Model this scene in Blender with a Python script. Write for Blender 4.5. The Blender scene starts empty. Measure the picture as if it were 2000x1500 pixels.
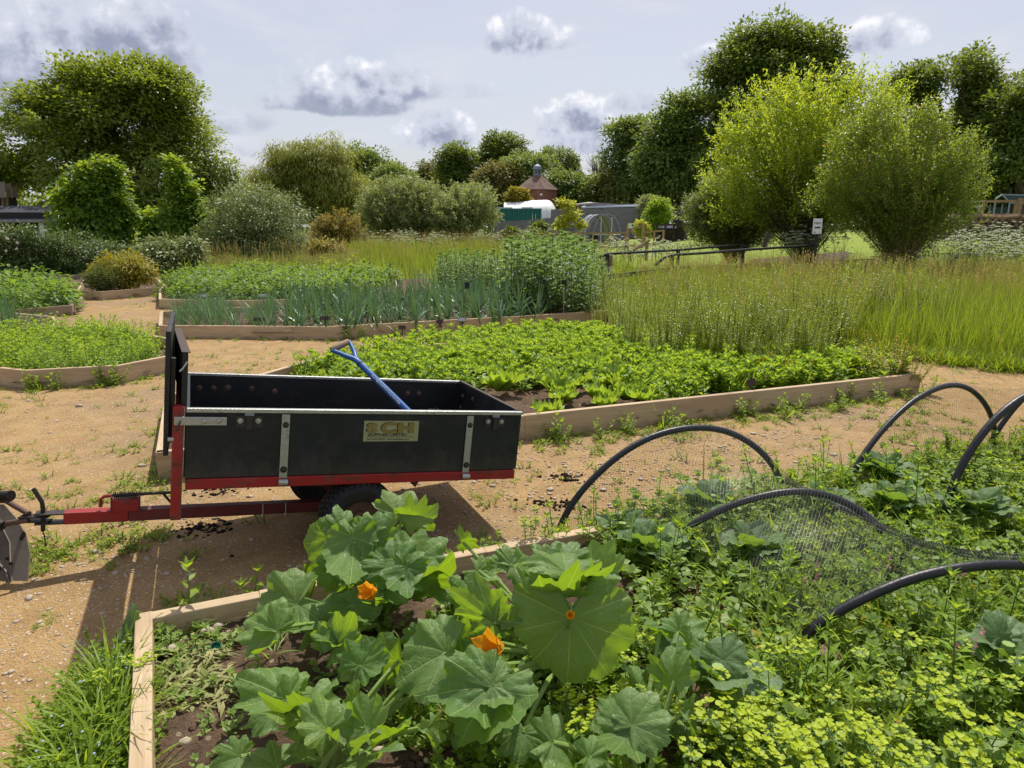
import bpy, bmesh, math, random
import numpy as np
from mathutils import Vector, Matrix

SC = bpy.context.scene
COL = SC.collection
R = math.radians
rng = np.random.default_rng(7)
random.seed(7)

# ---------------------------------------------------------------- camera model (pixels of the 2000x1500 photograph)
FPX, PITCH, CAMH = 1350.0, R(12.6), 1.52
CP, SP = math.cos(PITCH), math.sin(PITCH)

def sm(t):
    t = np.clip(t, 0, 1)
    return t * t * (3 - 2 * t)

def gz(x, y):
    """height of the ground"""
    x = np.asarray(x, float); y = np.asarray(y, float)
    return (.5 * sm((y - 10) / 45) + np.maximum(y - 55, 0) * .004
            + .85 * sm((x - 5) / 10) * sm((y - 18) / 14))

def ray(px, py):
    u = (px - 1000) / FPX; v = (py - 750) / FPX
    return np.array([u, CP - SP * v, -SP - CP * v])

def at_z(px, py, z=0.0):
    r = ray(px, py); return np.array([0, 0, CAMH]) + r * ((z - CAMH) / r[2])

def at_y(px, py, y):
    r = ray(px, py); return np.array([0, 0, CAMH]) + r * (y / r[1])

def gnd(px, py, dz=0.0):
    r = ray(px, py); d = .8
    for i in range(3000):
        p = np.array([0, 0, CAMH]) + r * d
        if p[2] <= gz(p[0], p[1]) + dz: return p
        d *= 1.004
    return p

def pxm(y):
    """metres per photo pixel at distance y"""
    return y / CP / FPX * 1.0

# ---------------------------------------------------------------- mesh helpers
def raw(name, V, groups, mats, midx=None, smooth=False, uv=None):
    me = bpy.data.meshes.new(name)
    V = np.asarray(V, np.float32)
    groups = [np.asarray(g, np.int32) for g in groups if len(g)]
    me.vertices.add(len(V)); me.vertices.foreach_set('co', V.ravel())
    nl = sum(g.size for g in groups); npoly = sum(len(g) for g in groups)
    me.loops.add(nl); me.polygons.add(npoly)
    li = np.concatenate([g.ravel() for g in groups]).astype(np.int32)
    me.loops.foreach_set('vertex_index', li)
    st = []; s = 0
    for g in groups:
        k = g.shape[1]; st.append(s + np.arange(len(g)) * k); s += g.size
    me.polygons.foreach_set('loop_start', np.concatenate(st).astype(np.int32))
    if midx is not None:
        me.polygons.foreach_set('material_index', np.concatenate([np.full(len(g), m, np.int32) if np.isscalar(m) else m for g, m in zip(groups, midx)]).astype(np.int32))
    if smooth:
        me.polygons.foreach_set('use_smooth', np.ones(npoly, bool))
    if uv is not None:
        l = me.uv_layers.new(name='UVMap'); l.data.foreach_set('uv', np.asarray(uv, np.float32)[li].ravel())
    me.update(calc_edges=True)
    for m in (mats if isinstance(mats, (list, tuple)) else [mats]): me.materials.append(m)
    return me

def link(name, me, parent=None, loc=None, rot=None):
    o = bpy.data.objects.new(name, me); COL.objects.link(o)
    if parent is not None: o.parent = parent
    if loc is not None: o.location = [float(c) for c in loc]
    if rot is not None: o.rotation_euler = rot
    return o

def tag(o, label=None, cat=None, group=None, kind=None):
    if label: o['label'] = label
    if cat: o['category'] = cat
    if group: o['group'] = group
    if kind: o['kind'] = kind
    return o

def thing(name, label, cat, loc=(0, 0, 0), rotz=0, group=None):
    o = bpy.data.objects.new(name, None); COL.objects.link(o)
    o.location = [float(c) for c in loc]; o.rotation_euler = (0, 0, rotz); o.empty_display_size = .1
    return tag(o, label, cat, group)

class MB:
    """collects shapes for one mesh"""
    def __init__(s): s.v = []; s.q = []; s.t = []; s.n = 0; s.ng = []
    def add(s, V, q=None, t=None, ng=None):
        V = np.asarray(V, float)
        if q is not None and len(q): s.q.append(np.asarray(q, int) + s.n)
        if t is not None and len(t): s.t.append(np.asarray(t, int) + s.n)
        if ng: s.ng += [[i + s.n for i in f] for f in ng]
        s.v.append(V); s.n += len(V); return s
    def box(s, c, d, M=None):
        c = np.asarray(c, float); h = np.asarray(d, float) / 2
        V = np.array([[x, y, z] for x in (-1, 1) for y in (-1, 1) for z in (-1, 1)]) * h
        if M is not None: V = V @ np.asarray(M).T
        V = V + c
        return s.add(V, [[0, 1, 3, 2], [4, 6, 7, 5], [0, 4, 5, 1], [2, 3, 7, 6], [0, 2, 6, 4], [1, 5, 7, 3]])
    def beam(s, a, b, w, h, up=(0, 0, 1)):
        a = np.asarray(a, float); b = np.asarray(b, float); d = b - a; L = np.linalg.norm(d); d = d / L
        up = np.asarray(up, float); sd = np.cross(up, d); n = np.linalg.norm(sd)
        if n < 1e-4: sd = np.cross((0, 1, 0), d); n = np.linalg.norm(sd)
        sd /= n; u = np.cross(d, sd)
        return s.box((a + b) / 2, (L, w, h), np.stack([d, sd, u], 1))
    def tube(s, path, rad, n=8, cap=True):
        P = np.asarray(path, float); m = len(P)
        rad = np.full(m, rad) if np.isscalar(rad) else np.asarray(rad, float)
        Tn = np.gradient(P, axis=0); Tn /= np.linalg.norm(Tn, axis=1)[:, None] + 1e-12
        ref = np.array([0, 0, 1.]) if abs(Tn[0][2]) < .9 else np.array([1., 0, 0])
        V = []; u = np.cross(Tn[0], ref); u /= np.linalg.norm(u)
        a = np.linspace(0, 2 * np.pi, n, endpoint=False)
        for i in range(m):
            u = u - Tn[i] * np.dot(u, Tn[i]); u /= np.linalg.norm(u); w = np.cross(Tn[i], u)
            V.append(P[i] + rad[i] * (np.cos(a)[:, None] * u + np.sin(a)[:, None] * w))
        V = np.concatenate(V); q = []
        for i in range(m - 1):
            for k in range(n): q.append([i * n + k, i * n + (k + 1) % n, (i + 1) * n + (k + 1) % n, (i + 1) * n + k])
        s.add(V, q, ng=[list(range(n))[::-1], list(range((m - 1) * n, m * n))] if cap else None)
        return s
    def lathe(s, prof, n=24, M=None, c=(0, 0, 0)):
        """profile of (r, z) round local z"""
        a = np.linspace(0, 2 * np.pi, n, endpoint=False)
        V = np.array([[r * math.cos(t), r * math.sin(t), z] for r, z in prof for t in a])
        if M is not None: V = V @ np.asarray(M).T
        V = V + np.asarray(c, float); q = []
        for i in range(len(prof) - 1):
            for k in range(n): q.append([i * n + k, i * n + (k + 1) % n, (i + 1) * n + (k + 1) % n, (i + 1) * n + k])
        return s.add(V, q)
    def prism(s, poly, n, thick):
        """flat polygon (3d points, in order) thickened along n"""
        P = np.asarray(poly, float); n = np.asarray(n, float); n = n / np.linalg.norm(n) * thick; k = len(P)
        return s.add(np.concatenate([P, P + n]), [[i, (i + 1) % k, k + (i + 1) % k, k + i] for i in range(k)],
                     ng=[list(range(k))[::-1], list(range(k, 2 * k))])
    def mesh(s, name, mats, smooth=False):
        V = np.concatenate(s.v)
        fs = ([f for a in s.q for f in a.tolist()] + [f for a in s.t for f in a.tolist()] + s.ng)
        me = bpy.data.meshes.new(name); me.from_pydata(V.tolist(), [], fs)
        bm = bmesh.new(); bm.from_mesh(me); bmesh.ops.recalc_face_normals(bm, faces=bm.faces); bm.to_mesh(me); bm.free()
        for m in (mats if isinstance(mats, (list, tuple)) else [mats]): me.materials.append(m)
        if smooth:
            me.polygons.foreach_set('use_smooth', np.ones(len(me.polygons), bool))
            me.set_sharp_from_angle(angle=R(38))
        me.update(); return me
    def obj(s, name, mat, parent=None, loc=None, rot=None, smooth=False, bev=0):
        o = link(name, s.mesh(name, mat, smooth), parent, loc, rot)
        if bev:
            b = o.modifiers.new('Bevel', 'BEVEL'); b.width = bev; b.segments = 2; b.limit_method = 'ANGLE'
        return o

def unit(v): return v / (np.linalg.norm(v, axis=-1, keepdims=True) + 1e-9)
def rdir(n, g=None): return unit((g or rng).normal(size=(n, 3)))

def leafset(P, D, N, L, W, fold=.25, curl=.15):
    """n simple leaves, each five points and four triangles"""
    P = np.asarray(P, float); n = len(P)
    D = unit(D); S = unit(np.cross(D, N)); N = np.cross(S, D)
    L = np.broadcast_to(np.asarray(L, float), (n,))[:, None]; W = np.broadcast_to(np.asarray(W, float), (n,))[:, None]
    up = N * fold * W
    V = np.stack([P, P + D * L * .42 - S * W / 2 + up * .5, P + D * L * .48, P + D * L * .42 + S * W / 2 + up * .5,
                  P + D * L - N * curl * L], 1).reshape(-1, 3)
    b = np.arange(n)[:, None] * 5
    F = np.concatenate([b + [0, 2, 1], b + [0, 3, 2], b + [1, 2, 4], b + [2, 3, 4]])
    return V, F

def ovalset(P, D, N, L, W, fold=.2, curl=.2):
    """rounder leaves: eight points"""
    P = np.asarray(P, float); n = len(P)
    D = unit(D); S = unit(np.cross(D, N)); N = np.cross(S, D)
    L = np.broadcast_to(np.asarray(L, float), (n,))[:, None]; W = np.broadcast_to(np.asarray(W, float), (n,))[:, None]
    up = N * fold * W * .5
    f = lambda a, b, h: P + D * L * a + S * W * b + up * h - N * curl * L * a * a
    V = np.stack([f(0, 0, 0), f(.22, -.42, 1), f(.62, -.46, 1), f(1, 0, 0), f(.62, .46, 1), f(.22, .42, 1), f(.25, 0, -.3), f(.65, 0, -.3)], 1).reshape(-1, 3)
    b = np.arange(n)[:, None] * 8
    F = np.concatenate([b + [0, 6, 1], b + [0, 5, 6], b + [2, 7, 3], b + [7, 4, 3], b + [1, 6, 7], b + [1, 7, 2], b + [6, 5, 4], b + [6, 4, 7]])
    return V, F

def bladeset(P, D, L, W, droop, seg=3, side=None):
    """arching blades; D is the first direction, droop bends them towards the ground"""
    P = np.asarray(P, float); n = len(P); D = unit(D)
    L = np.broadcast_to(np.asarray(L, float), (n,))[:, None]; W = np.broadcast_to(np.asarray(W, float), (n,))[:, None]
    dr = np.broadcast_to(np.asarray(droop, float), (n,))[:, None]
    hz = D * [1, 1, 0]
    S = unit(np.cross(D, unit(hz + 1e-4)) + rdir(n) * .25) if side is None else side
    rows = []; p = P.copy(); d = D.copy()
    for i in range(seg + 1):
        w = W * (1 - (i / seg) ** 2 * .96) * (1 if i else .8) / 2
        rows += [p - S * w, p + S * w]
        d = unit(d + (hz * .7 + np.array([0, 0, -1.])) * dr / seg)
        p = p + d * L / seg
    V = np.stack(rows, 1).reshape(-1, 3); k = 2 * (seg + 1)
    b = np.arange(n)[:, None] * k
    F = np.concatenate([b + [2 * i, 2 * i + 1, 2 * i + 3, 2 * i + 2] for i in range(seg)])
    return V, F

def stickset(A, B, ra, rb):
    A = np.asarray(A, float); B = np.asarray(B, float); n = len(A); d = unit(B - A)
    u = unit(np.cross(d, np.where(np.abs(d[:, 2:3]) > .9, [[1., 0, 0]], [[0, 0, 1.]]))); w = np.cross(d, u)
    ra = np.broadcast_to(np.asarray(ra, float), (n,))[:, None]; rb = np.broadcast_to(np.asarray(rb, float), (n,))[:, None]
    V = []
    for p, r in ((A, ra), (B, rb)):
        for k in range(3):
            a = k * 2 * math.pi / 3; V.append(p + r * (math.cos(a) * u + math.sin(a) * w))
    V = np.stack(V, 1).reshape(-1, 3); b = np.arange(n)[:, None] * 6
    F = np.concatenate([b + [k, (k + 1) % 3, 3 + (k + 1) % 3, 3 + k] for k in range(3)])
    return V, F

def merge(parts):
    """parts: list of (V, F, material index) -> V, groups, midx"""
    V = []; G = []; m = []; n = 0
    for v, f, i in parts:
        V.append(v); G.append(f + n); m.append(i); n += len(v)
    return np.concatenate(V), G, m

def pmesh(name, parts, mats, smooth=False):
    V, G, m = merge(parts); return raw(name, V, G, mats, m, smooth)

def scatter(variants, pos, rot, scl):
    """variants: list of parts lists; returns merged parts, by material and face size"""
    out = []
    which = rng.integers(0, len(variants), len(pos))
    for i in range(len(variants)):
        sel = np.where(which == i)[0]
        if not len(sel): continue
        c, s = np.cos(rot[sel]), np.sin(rot[sel])
        for v, f, m in variants[i]:
            X = v[None, :, 0] * c[:, None] - v[None, :, 1] * s[:, None]
            Y = v[None, :, 0] * s[:, None] + v[None, :, 1] * c[:, None]
            Z = np.broadcast_to(v[None, :, 2], X.shape)
            W = np.stack([X, Y, Z], -1) * scl[sel][:, None, None] + pos[sel][:, None, :]
            F = f[None] + (np.arange(len(sel)) * len(v))[:, None, None]
            out.append((W.reshape(-1, 3), F.reshape(-1, f.shape[1]), m))
    return out

_w = np.random.default_rng(3).normal(size=(14, 3)); _ph = np.random.default_rng(4).uniform(0, 6.28, 14)
def n3(p, f=1.0):
    p = np.asarray(p, float) * f
    return np.sin(p @ _w.T + _ph).mean(-1) * 1.9

def inpoly(x, y, poly):
    x = np.asarray(x); y = np.asarray(y); c = np.zeros(x.shape, bool); n = len(poly); j = n - 1
    for i in range(n):
        xi, yi = poly[i][0], poly[i][1]; xj, yj = poly[j][0], poly[j][1]
        if yi != yj: c ^= ((yi > y) != (yj > y)) & (x < (xj - xi) * (y - yi) / (yj - yi) + xi)
        j = i
    return c

def rand_in(poly, n, g=rng):
    P = np.asarray(poly)[:, :2]; lo, hi = P.min(0), P.max(0); out = np.zeros((0, 2))
    while len(out) < n:
        q = g.uniform(lo, hi, (n * 3, 2)); out = np.concatenate([out, q[inpoly(q[:, 0], q[:, 1], P)]])
    return out[:n]

def grid_in(poly, sp, jit=.3):
    P = np.asarray(poly)[:, :2]; lo, hi = P.min(0), P.max(0)
    X, Y = np.meshgrid(np.arange(lo[0], hi[0], sp), np.arange(lo[1], hi[1], sp)); q = np.stack([X.ravel(), Y.ravel()], 1)
    q += rng.uniform(-jit, jit, q.shape) * sp
    return q[inpoly(q[:, 0], q[:, 1], P)]

def shrink(poly, d):
    P = np.asarray(poly, float)[:, :2]; c = P.mean(0); v = P - c; l = np.linalg.norm(v, axis=1, keepdims=True)
    return c + v * (1 - d / l)

# ---------------------------------------------------------------- materials
def newmat(name):
    m = bpy.data.materials.new(name); m.use_nodes = True; nt = m.node_tree; nt.nodes.clear()
    o = nt.nodes.new('ShaderNodeOutputMaterial'); return m, nt, o

class NT:
    """terse node building"""
    def __init__(s, nt): s.nt = nt
    def n(s, t, **k):
        nd = s.nt.nodes.new('ShaderNode' + t)
        for a, v in k.items(): setattr(nd, a, v)
        return nd
    def set(s, sock, v):
        if hasattr(v, 'is_output') or isinstance(v, bpy.types.NodeSocket): s.nt.links.new(v, sock)
        else:
            if sock.type == 'RGBA' and len(v) == 3: v = (*v, 1)
            sock.default_value = v
    def math(s, op, a, b=0.0, c=None, clamp=False):
        nd = s.n('Math', operation=op, use_clamp=clamp); s.set(nd.inputs[0], a); s.set(nd.inputs[1], b)
        if c is not None: s.set(nd.inputs[2], c)
        return nd.outputs[0]
    def mix(s, f, a, b, mode='MIX'):
        nd = s.n('Mix', data_type='RGBA', blend_type=mode); s.set(nd.inputs[0], f); s.set(nd.inputs[6], a); s.set(nd.inputs[7], b)
        return nd.outputs[2]
    def ramp(s, f, a, b, lo=0., hi=1.):
        nd = s.n('MapRange', interpolation_type='SMOOTHSTEP'); s.set(nd.inputs[0], f); s.set(nd.inputs[1], a); s.set(nd.inputs[2], b)
        s.set(nd.inputs[3], lo); s.set(nd.inputs[4], hi); return nd.outputs[0]
    def noise(s, vec=None, scale=5., det=4., rough=.55, dist=0.):
        nd = s.n('TexNoise'); nd.inputs['Scale'].default_value = scale; nd.inputs['Detail'].default_value = det
        nd.inputs['Roughness'].default_value = rough; nd.inputs['Distortion'].default_value = dist
        if vec is not None: s.set(nd.inputs['Vector'], vec)
        return nd.outputs[0]
    def voro(s, vec=None, scale=5., feat='F1', out=0):
        nd = s.n('TexVoronoi', feature=feat); nd.inputs['Scale'].default_value = scale
        if vec is not None: s.set(nd.inputs['Vector'], vec)
        return nd.outputs[out]
    def obj(s): return s.n('TexCoord').outputs['Object']
    def pos(s): return s.n('NewGeometry').outputs['Position']
    def scalev(s, vec, sc):
        nd = s.n('Mapping'); s.set(nd.inputs[0], vec); nd.inputs['Scale'].default_value = sc; return nd.outputs[0]
    def bump(s, h, st=.3, dist=.01):
        nd = s.n('Bump'); nd.inputs['Strength'].default_value = st; nd.inputs['Distance'].default_value = dist; s.set(nd.inputs['Height'], h); return nd.outputs[0]
    def bsdf(s, col, rough=.6, spec=.4, metal=0., nrm=None, **k):
        b = s.n('BsdfPrincipled'); s.set(b.inputs['Base Color'], col); s.set(b.inputs['Roughness'], rough)
        b.inputs['Specular IOR Level'].default_value = spec; s.set(b.inputs['Metallic'], metal)
        if nrm is not None: s.set(b.inputs['Normal'], nrm)
        for a, v in k.items(): s.set(b.inputs[a], v)
        return b.outputs[0]

def leafmat(name, c1, c2, tc, trans=.42, rough=.5, spec=.35, c3=None, f3=.0):
    """two leaf colours by leaf and plant, light shining through"""
    k_ = (1.52, 1.36, 1.15) if name.startswith(('leaf', 'spurge')) else (1., 1., 1.); c1, c2, tc = [x * q for x, q in zip(c1, k_)], [x * q for x, q in zip(c2, k_)], [min(.85, x * q) for x, q in zip(tc, (1.28, 1.18, 1.) if k_[0] > 1 else k_)]
    m, nt, o = newmat(name); g = NT(nt)
    ri = g.n('NewGeometry').outputs['Random Per Island']; ro = g.n('ObjectInfo').outputs['Random']
    f = g.math('ADD', g.math('MULTIPLY', ri, .75), g.math('MULTIPLY', ro, .25))
    col = g.mix(f, c1, c2)
    if c3: col = g.mix(g.ramp(g.math('FRACT', g.math('MULTIPLY', ri, 13.7)), 1 - f3 - .02, 1 - f3 + .02), col, c3)
    tcol = g.mix(f, [a * .75 for a in tc], tc)
    if c3: tcol = g.mix(g.ramp(g.math('FRACT', g.math('MULTIPLY', ri, 13.7)), 1 - f3 - .02, 1 - f3 + .02), tcol, c3)
    p = g.bsdf(col, rough, spec)
    t = g.n('BsdfTranslucent'); g.set(t.inputs[0], tcol)
    mx = g.n('MixShader'); mx.inputs[0].default_value = trans
    nt.links.new(p, mx.inputs[1]); nt.links.new(t.outputs[0], mx.inputs[2]); nt.links.new(mx.outputs[0], o.inputs[0])
    return m

def plain(name, col, rough=.6, spec=.4, metal=0., var=.12, scale=8., bump=0., bscale=40., coords='obj', dirt=None, dirtf=(.55, .7)):
    m, nt, o = newmat(name); g = NT(nt); v = g.obj() if coords == 'obj' else g.pos()
    c = g.mix(g.noise(v, scale, 5), [x * (1 - var) for x in col], [min(1, x * (1 + var)) for x in col])
    if dirt: c = g.mix(g.ramp(g.noise(v, scale * 1.7, 6, .65), dirtf[0], dirtf[1]), c, dirt)
    nr = g.bump(g.noise(v, bscale, 4), bump, .01) if bump else None
    nt.links.new(g.bsdf(c, rough, spec, metal, nr), o.inputs[0]); return m

def woodmat(name, c1, c2, c3, rough=.75, fine=1.0):
    """grain along local x"""
    m, nt, o = newmat(name); g = NT(nt); v = g.obj()
    rnd = g.n('ObjectInfo').outputs['Random']
    off = g.n('CombineXYZ'); g.set(off.inputs[0], g.math('MULTIPLY', rnd, 37.)); g.set(off.inputs[1], g.math('MULTIPLY', rnd, 5.))
    ad = g.n('VectorMath', operation='ADD'); g.set(ad.inputs[0], v); g.set(ad.inputs[1], off.outputs[0]); v = ad.outputs[0]
    grain = g.noise(g.scalev(v, (1.2, 38 * fine, 38 * fine)), 2.2, 5, .6, 1.2)
    big = g.noise(g.scalev(v, (.9, 4, 4)), 1.6, 3, .5, .6)
    fine_ = g.noise(g.scalev(v, (6, 160, 160)), 2., 3)
    c = g.mix(g.ramp(grain, .32, .68), c1, c2)
    c = g.mix(g.math('MULTIPLY', g.ramp(big, .45, .72), .7), c, c3)
    c = g.mix(g.math('MULTIPLY', g.ramp(fine_, .5, .8), .35), c, [x * .6 for x in c1])
    kn = g.voro(g.scalev(v, (1.6, 6, 6)), 1.3)
    c = g.mix(g.math('MULTIPLY', g.ramp(kn, .12, .05), .75), c, [x * .35 for x in c1])
    if name.startswith('timber'):
        sp_ = g.n('SeparateXYZ'); g.set(sp_.inputs[0], g.obj())
        st = g.math('ADD', sp_.outputs[2], g.math('MULTIPLY', g.math('SUBTRACT', g.noise(g.scalev(v, (5, 9, 9)), 2.4, 5, .65), .5), .16))
        c = g.mix(g.ramp(st, -.035, -.10, 0., .6), c, (.17, .125, .08))
        c = g.mix(g.ramp(g.noise(g.scalev(v, (1.4, 3, 3)), 2., 5, .7), .52, .76, 0., .45), c, (.27, .23, .17))
    nt.links.new(g.bsdf(c, rough, .25, 0, g.bump(grain, .25, .004)), o.inputs[0]); return m
# ---------------------------------------------------------------- materials used
M = {}
M['wood'] = woodmat('timber_new', (.43, .315, .19), (.54, .42, .27), (.36, .26, .155))
M['wood_old'] = woodmat('timber_weathered', (.23, .18, .125), (.32, .26, .185), (.17, .135, .10))
M['rail_wood'] = woodmat('timber_rail', (.30, .20, .10), (.38, .27, .14), (.22, .15, .08))
M['grey_board'] = woodmat('timber_grey', (.19, .18, .185), (.26, .25, .26), (.145, .138, .14), .85)
M['dark_wood'] = woodmat('timber_dark', (.035, .027, .02), (.055, .042, .03), (.02, .016, .013))
M['bark'] = plain('bark', (.095, .075, .055), .9, .2, 0, .4, 6, .8, 30, 'pos')
M['stem'] = plain('plant_stem', (.10, .17, .04), .6, .3, 0, .25, 6)
M['stem_y'] = plain('willow_stem', (.24, .18, .05), .6, .3, 0, .25, 6)
M['white'] = plain('white_sheet', (.80, .80, .76), .45, .4, 0, .06, 2)
M['steel'] = plain('zinc_strap', (.42, .43, .40), .42, .5, .75, .2, 30, .15, 90, 'obj', (.22, .20, .16), (.56, .75))
M['dark_steel'] = plain('dark_steel', (.05, .045, .042), .5, .5, .6, .4, 30, .2, 80, 'obj', (.12, .07, .04), (.58, .7))
M['rusty'] = plain('rusty_steel', (.16, .10, .075), .7, .3, .3, .4, 30, .3, 80)
M['black_pipe'] = plain('black_pipe', (.012, .013, .016), .42, .45, 0, .4, 20, .2, 60, 'obj', (.06, .055, .05), (.6, .85))
M['rubber'] = plain('rubber', (.018, .018, .019), .75, .3, 0, .3, 20, .2, 60, 'obj', (.07, .055, .04), (.55, .8))
M['compost'] = plain('compost', (.022, .015, .011), .95, .15, 0, .6, 40, 1., 60, 'pos')
M['plate'] = plain('grey_plate', (.22, .185, .15), .65, .3, .1, .22, 7, .1, 40, 'obj', (.17, .125, .09), (.55, .72))
M['brown_label'] = plain('brown_label', (.045, .025, .018), .6, .4)
M['grey_label'] = plain('grey_label', (.28, .30, .36), .5, .4)
M['black_tile'] = plain('black_tile', (.010, .010, .016), .5, .4)
M['ink'] = plain('ink', (.015, .015, .015), .6, .3)
M['bean_flower'] = plain('bean_flower', (.75, .75, .70), .6, .2)
M['stone'] = plain('stone', (.42, .35, .27), .85, .25, 0, .35, 9, .5, 40, 'pos')
M['umbel'] = leafmat('umbel_white', (.66, .67, .50), (.78, .78, .64), (.6, .62, .42), .3, .7, .2)
M['orange'] = leafmat('orange_petal', (.80, .33, .01), (.85, .42, .02), (.9, .38, .01), .4, .5, .3)
M['blue_fl'] = leafmat('speedwell_blue', (.35, .45, .8), (.5, .55, .85), (.4, .5, .85), .3, .6, .2)
M['pink_fl'] = leafmat('persicaria_pink', (.55, .2, .28), (.65, .3, .36), (.6, .25, .3), .3, .6, .2)
M['rose_fl'] = leafmat('rose_pale', (.80, .68, .66), (.85, .76, .72), (.8, .7, .66), .3, .6, .2)
M['lav_fl'] = leafmat('lavender', (.30, .24, .50), (.40, .33, .58), (.35, .28, .55), .3, .6, .2)

M['maple'] = leafmat('leaf_maple', (.075, .125, .022), (.135, .20, .04), (.34, .44, .03), .38, .45, .4)
M['hazel'] = leafmat('leaf_hazel', (.055, .13, .022), (.11, .20, .03), (.36, .50, .04), .45, .5, .3)
M['oak'] = leafmat('leaf_oak', (.056, .10, .024), (.10, .155, .036), (.28, .38, .04), .34, .5, .3)
M['oak_far'] = leafmat('leaf_far', (.075, .135, .04), (.125, .20, .055), (.28, .38, .06), .34, .55, .3)
M['ash_far'] = leafmat('leaf_far_light', (.095, .155, .045), (.14, .21, .06), (.28, .38, .07), .4, .55, .3)
M['pine'] = leafmat('leaf_far_dun', (.12, .135, .045), (.17, .18, .06), (.28, .28, .06), .25, .6, .2)
M['willow'] = leafmat('leaf_willow', (.10, .18, .025), (.17, .26, .04), (.52, .64, .04), .52, .42, .4)
M['goat'] = leafmat('leaf_goat_willow', (.085, .155, .03), (.145, .225, .05), (.40, .52, .05), .48, .36, .55, (.36, .17, .05), .04)
M['goat_dark'] = leafmat('leaf_low_willow', (.075, .12, .04), (.12, .17, .06), (.28, .36, .05), .4, .4, .5, (.30, .17, .06), .03)
M['weeping'] = leafmat('leaf_weeping', (.14, .18, .035), (.20, .24, .05), (.42, .46, .06), .45, .5, .3)
M['silver'] = leafmat('leaf_silver', (.16, .22, .09), (.25, .31, .15), (.38, .46, .14), .38, .5, .35, (.33, .24, .10), .05)
M['varieg'] = leafmat('leaf_variegated', (.10, .15, .06), (.19, .25, .11), (.25, .33, .09), .32, .45, .4)
M['dark_shrub'] = leafmat('leaf_dark_shrub', (.045, .085, .025), (.085, .13, .04), (.15, .24, .04), .32, .45, .4)
M['golden'] = leafmat('leaf_golden', (.15, .17, .02), (.22, .22, .03), (.42, .40, .03), .4, .5, .3, (.38, .26, .03), .1)
M['rosemary'] = leafmat('leaf_rosemary', (.07, .10, .03), (.11, .14, .04), (.2, .26, .05), .3, .6, .2)
M['rusty_shrub'] = leafmat('leaf_rusty', (.16, .17, .04), (.22, .21, .05), (.38, .34, .06), .4, .5, .3, (.30, .11, .06), .12)

M['leek'] = leafmat('leaf_leek', (.045, .115, .065), (.085, .17, .095), (.16, .30, .09), .25, .38, .5)
M['potato'] = leafmat('leaf_potato', (.05, .12, .02), (.085, .18, .03), (.28, .45, .04), .42, .5, .35)
M['mint'] = leafmat('leaf_mint', (.10, .20, .022), (.16, .29, .035), (.45, .62, .04), .45, .5, .3)
M['bean'] = leafmat('leaf_bean', (.10, .18, .08), (.17, .25, .12), (.28, .46, .08), .35, .5, .3)
M['lettuce'] = leafmat('leaf_lettuce', (.105, .215, .025), (.16, .28, .035), (.42, .60, .045), .42, .42, .4)
M['weed'] = leafmat('leaf_weed', (.085, .175, .022), (.15, .25, .035), (.44, .60, .04), .45, .5, .3)
M['weed_y'] = leafmat('leaf_weed_yellow', (.10, .185, .025), (.16, .25, .035), (.44, .58, .045), .45, .5, .3, (.42, .30, .04), .03)
M['bind'] = leafmat('leaf_bindweed', (.10, .185, .05), (.165, .25, .075), (.38, .56, .05), .38, .5, .35)
M['bolt'] = leafmat('leaf_bolter', (.12, .185, .03), (.20, .26, .045), (.46, .56, .05), .42, .42, .4, (.36, .34, .05), .05)
M['grass'] = leafmat('leaf_grass', (.10, .19, .022), (.17, .27, .035), (.42, .56, .03), .45, .5, .3)
M['meadow'] = leafmat('leaf_meadow', (.075, .155, .018), (.15, .22, .028), (.34, .46, .03), .45, .5, .3, (.30, .25, .09), .05)
M['straw'] = leafmat('leaf_straw', (.33, .29, .11), (.42, .37, .16), (.52, .46, .16), .35, .6, .25)
M['spurge'] = leafmat('leaf_spurge', (.07, .145, .025), (.11, .20, .035), (.32, .48, .04), .42, .5, .3)
M['bract'] = leafmat('spurge_bract', (.20, .31, .015), (.31, .41, .02), (.54, .66, .02), .42, .5, .3)
M['wilt'] = leafmat('leaf_wilted', (.20, .24, .11), (.28, .29, .15), (.3, .34, .12), .3, .6, .2)
M['sapling'] = leafmat('leaf_sapling', (.20, .25, .03), (.28, .33, .04), (.52, .58, .04), .45, .5, .3)
M['hedge_pink'] = leafmat('leaf_sorrel', (.16, .22, .05), (.24, .27, .07), (.38, .42, .07), .4, .55, .3, (.40, .20, .12), .2)

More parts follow.
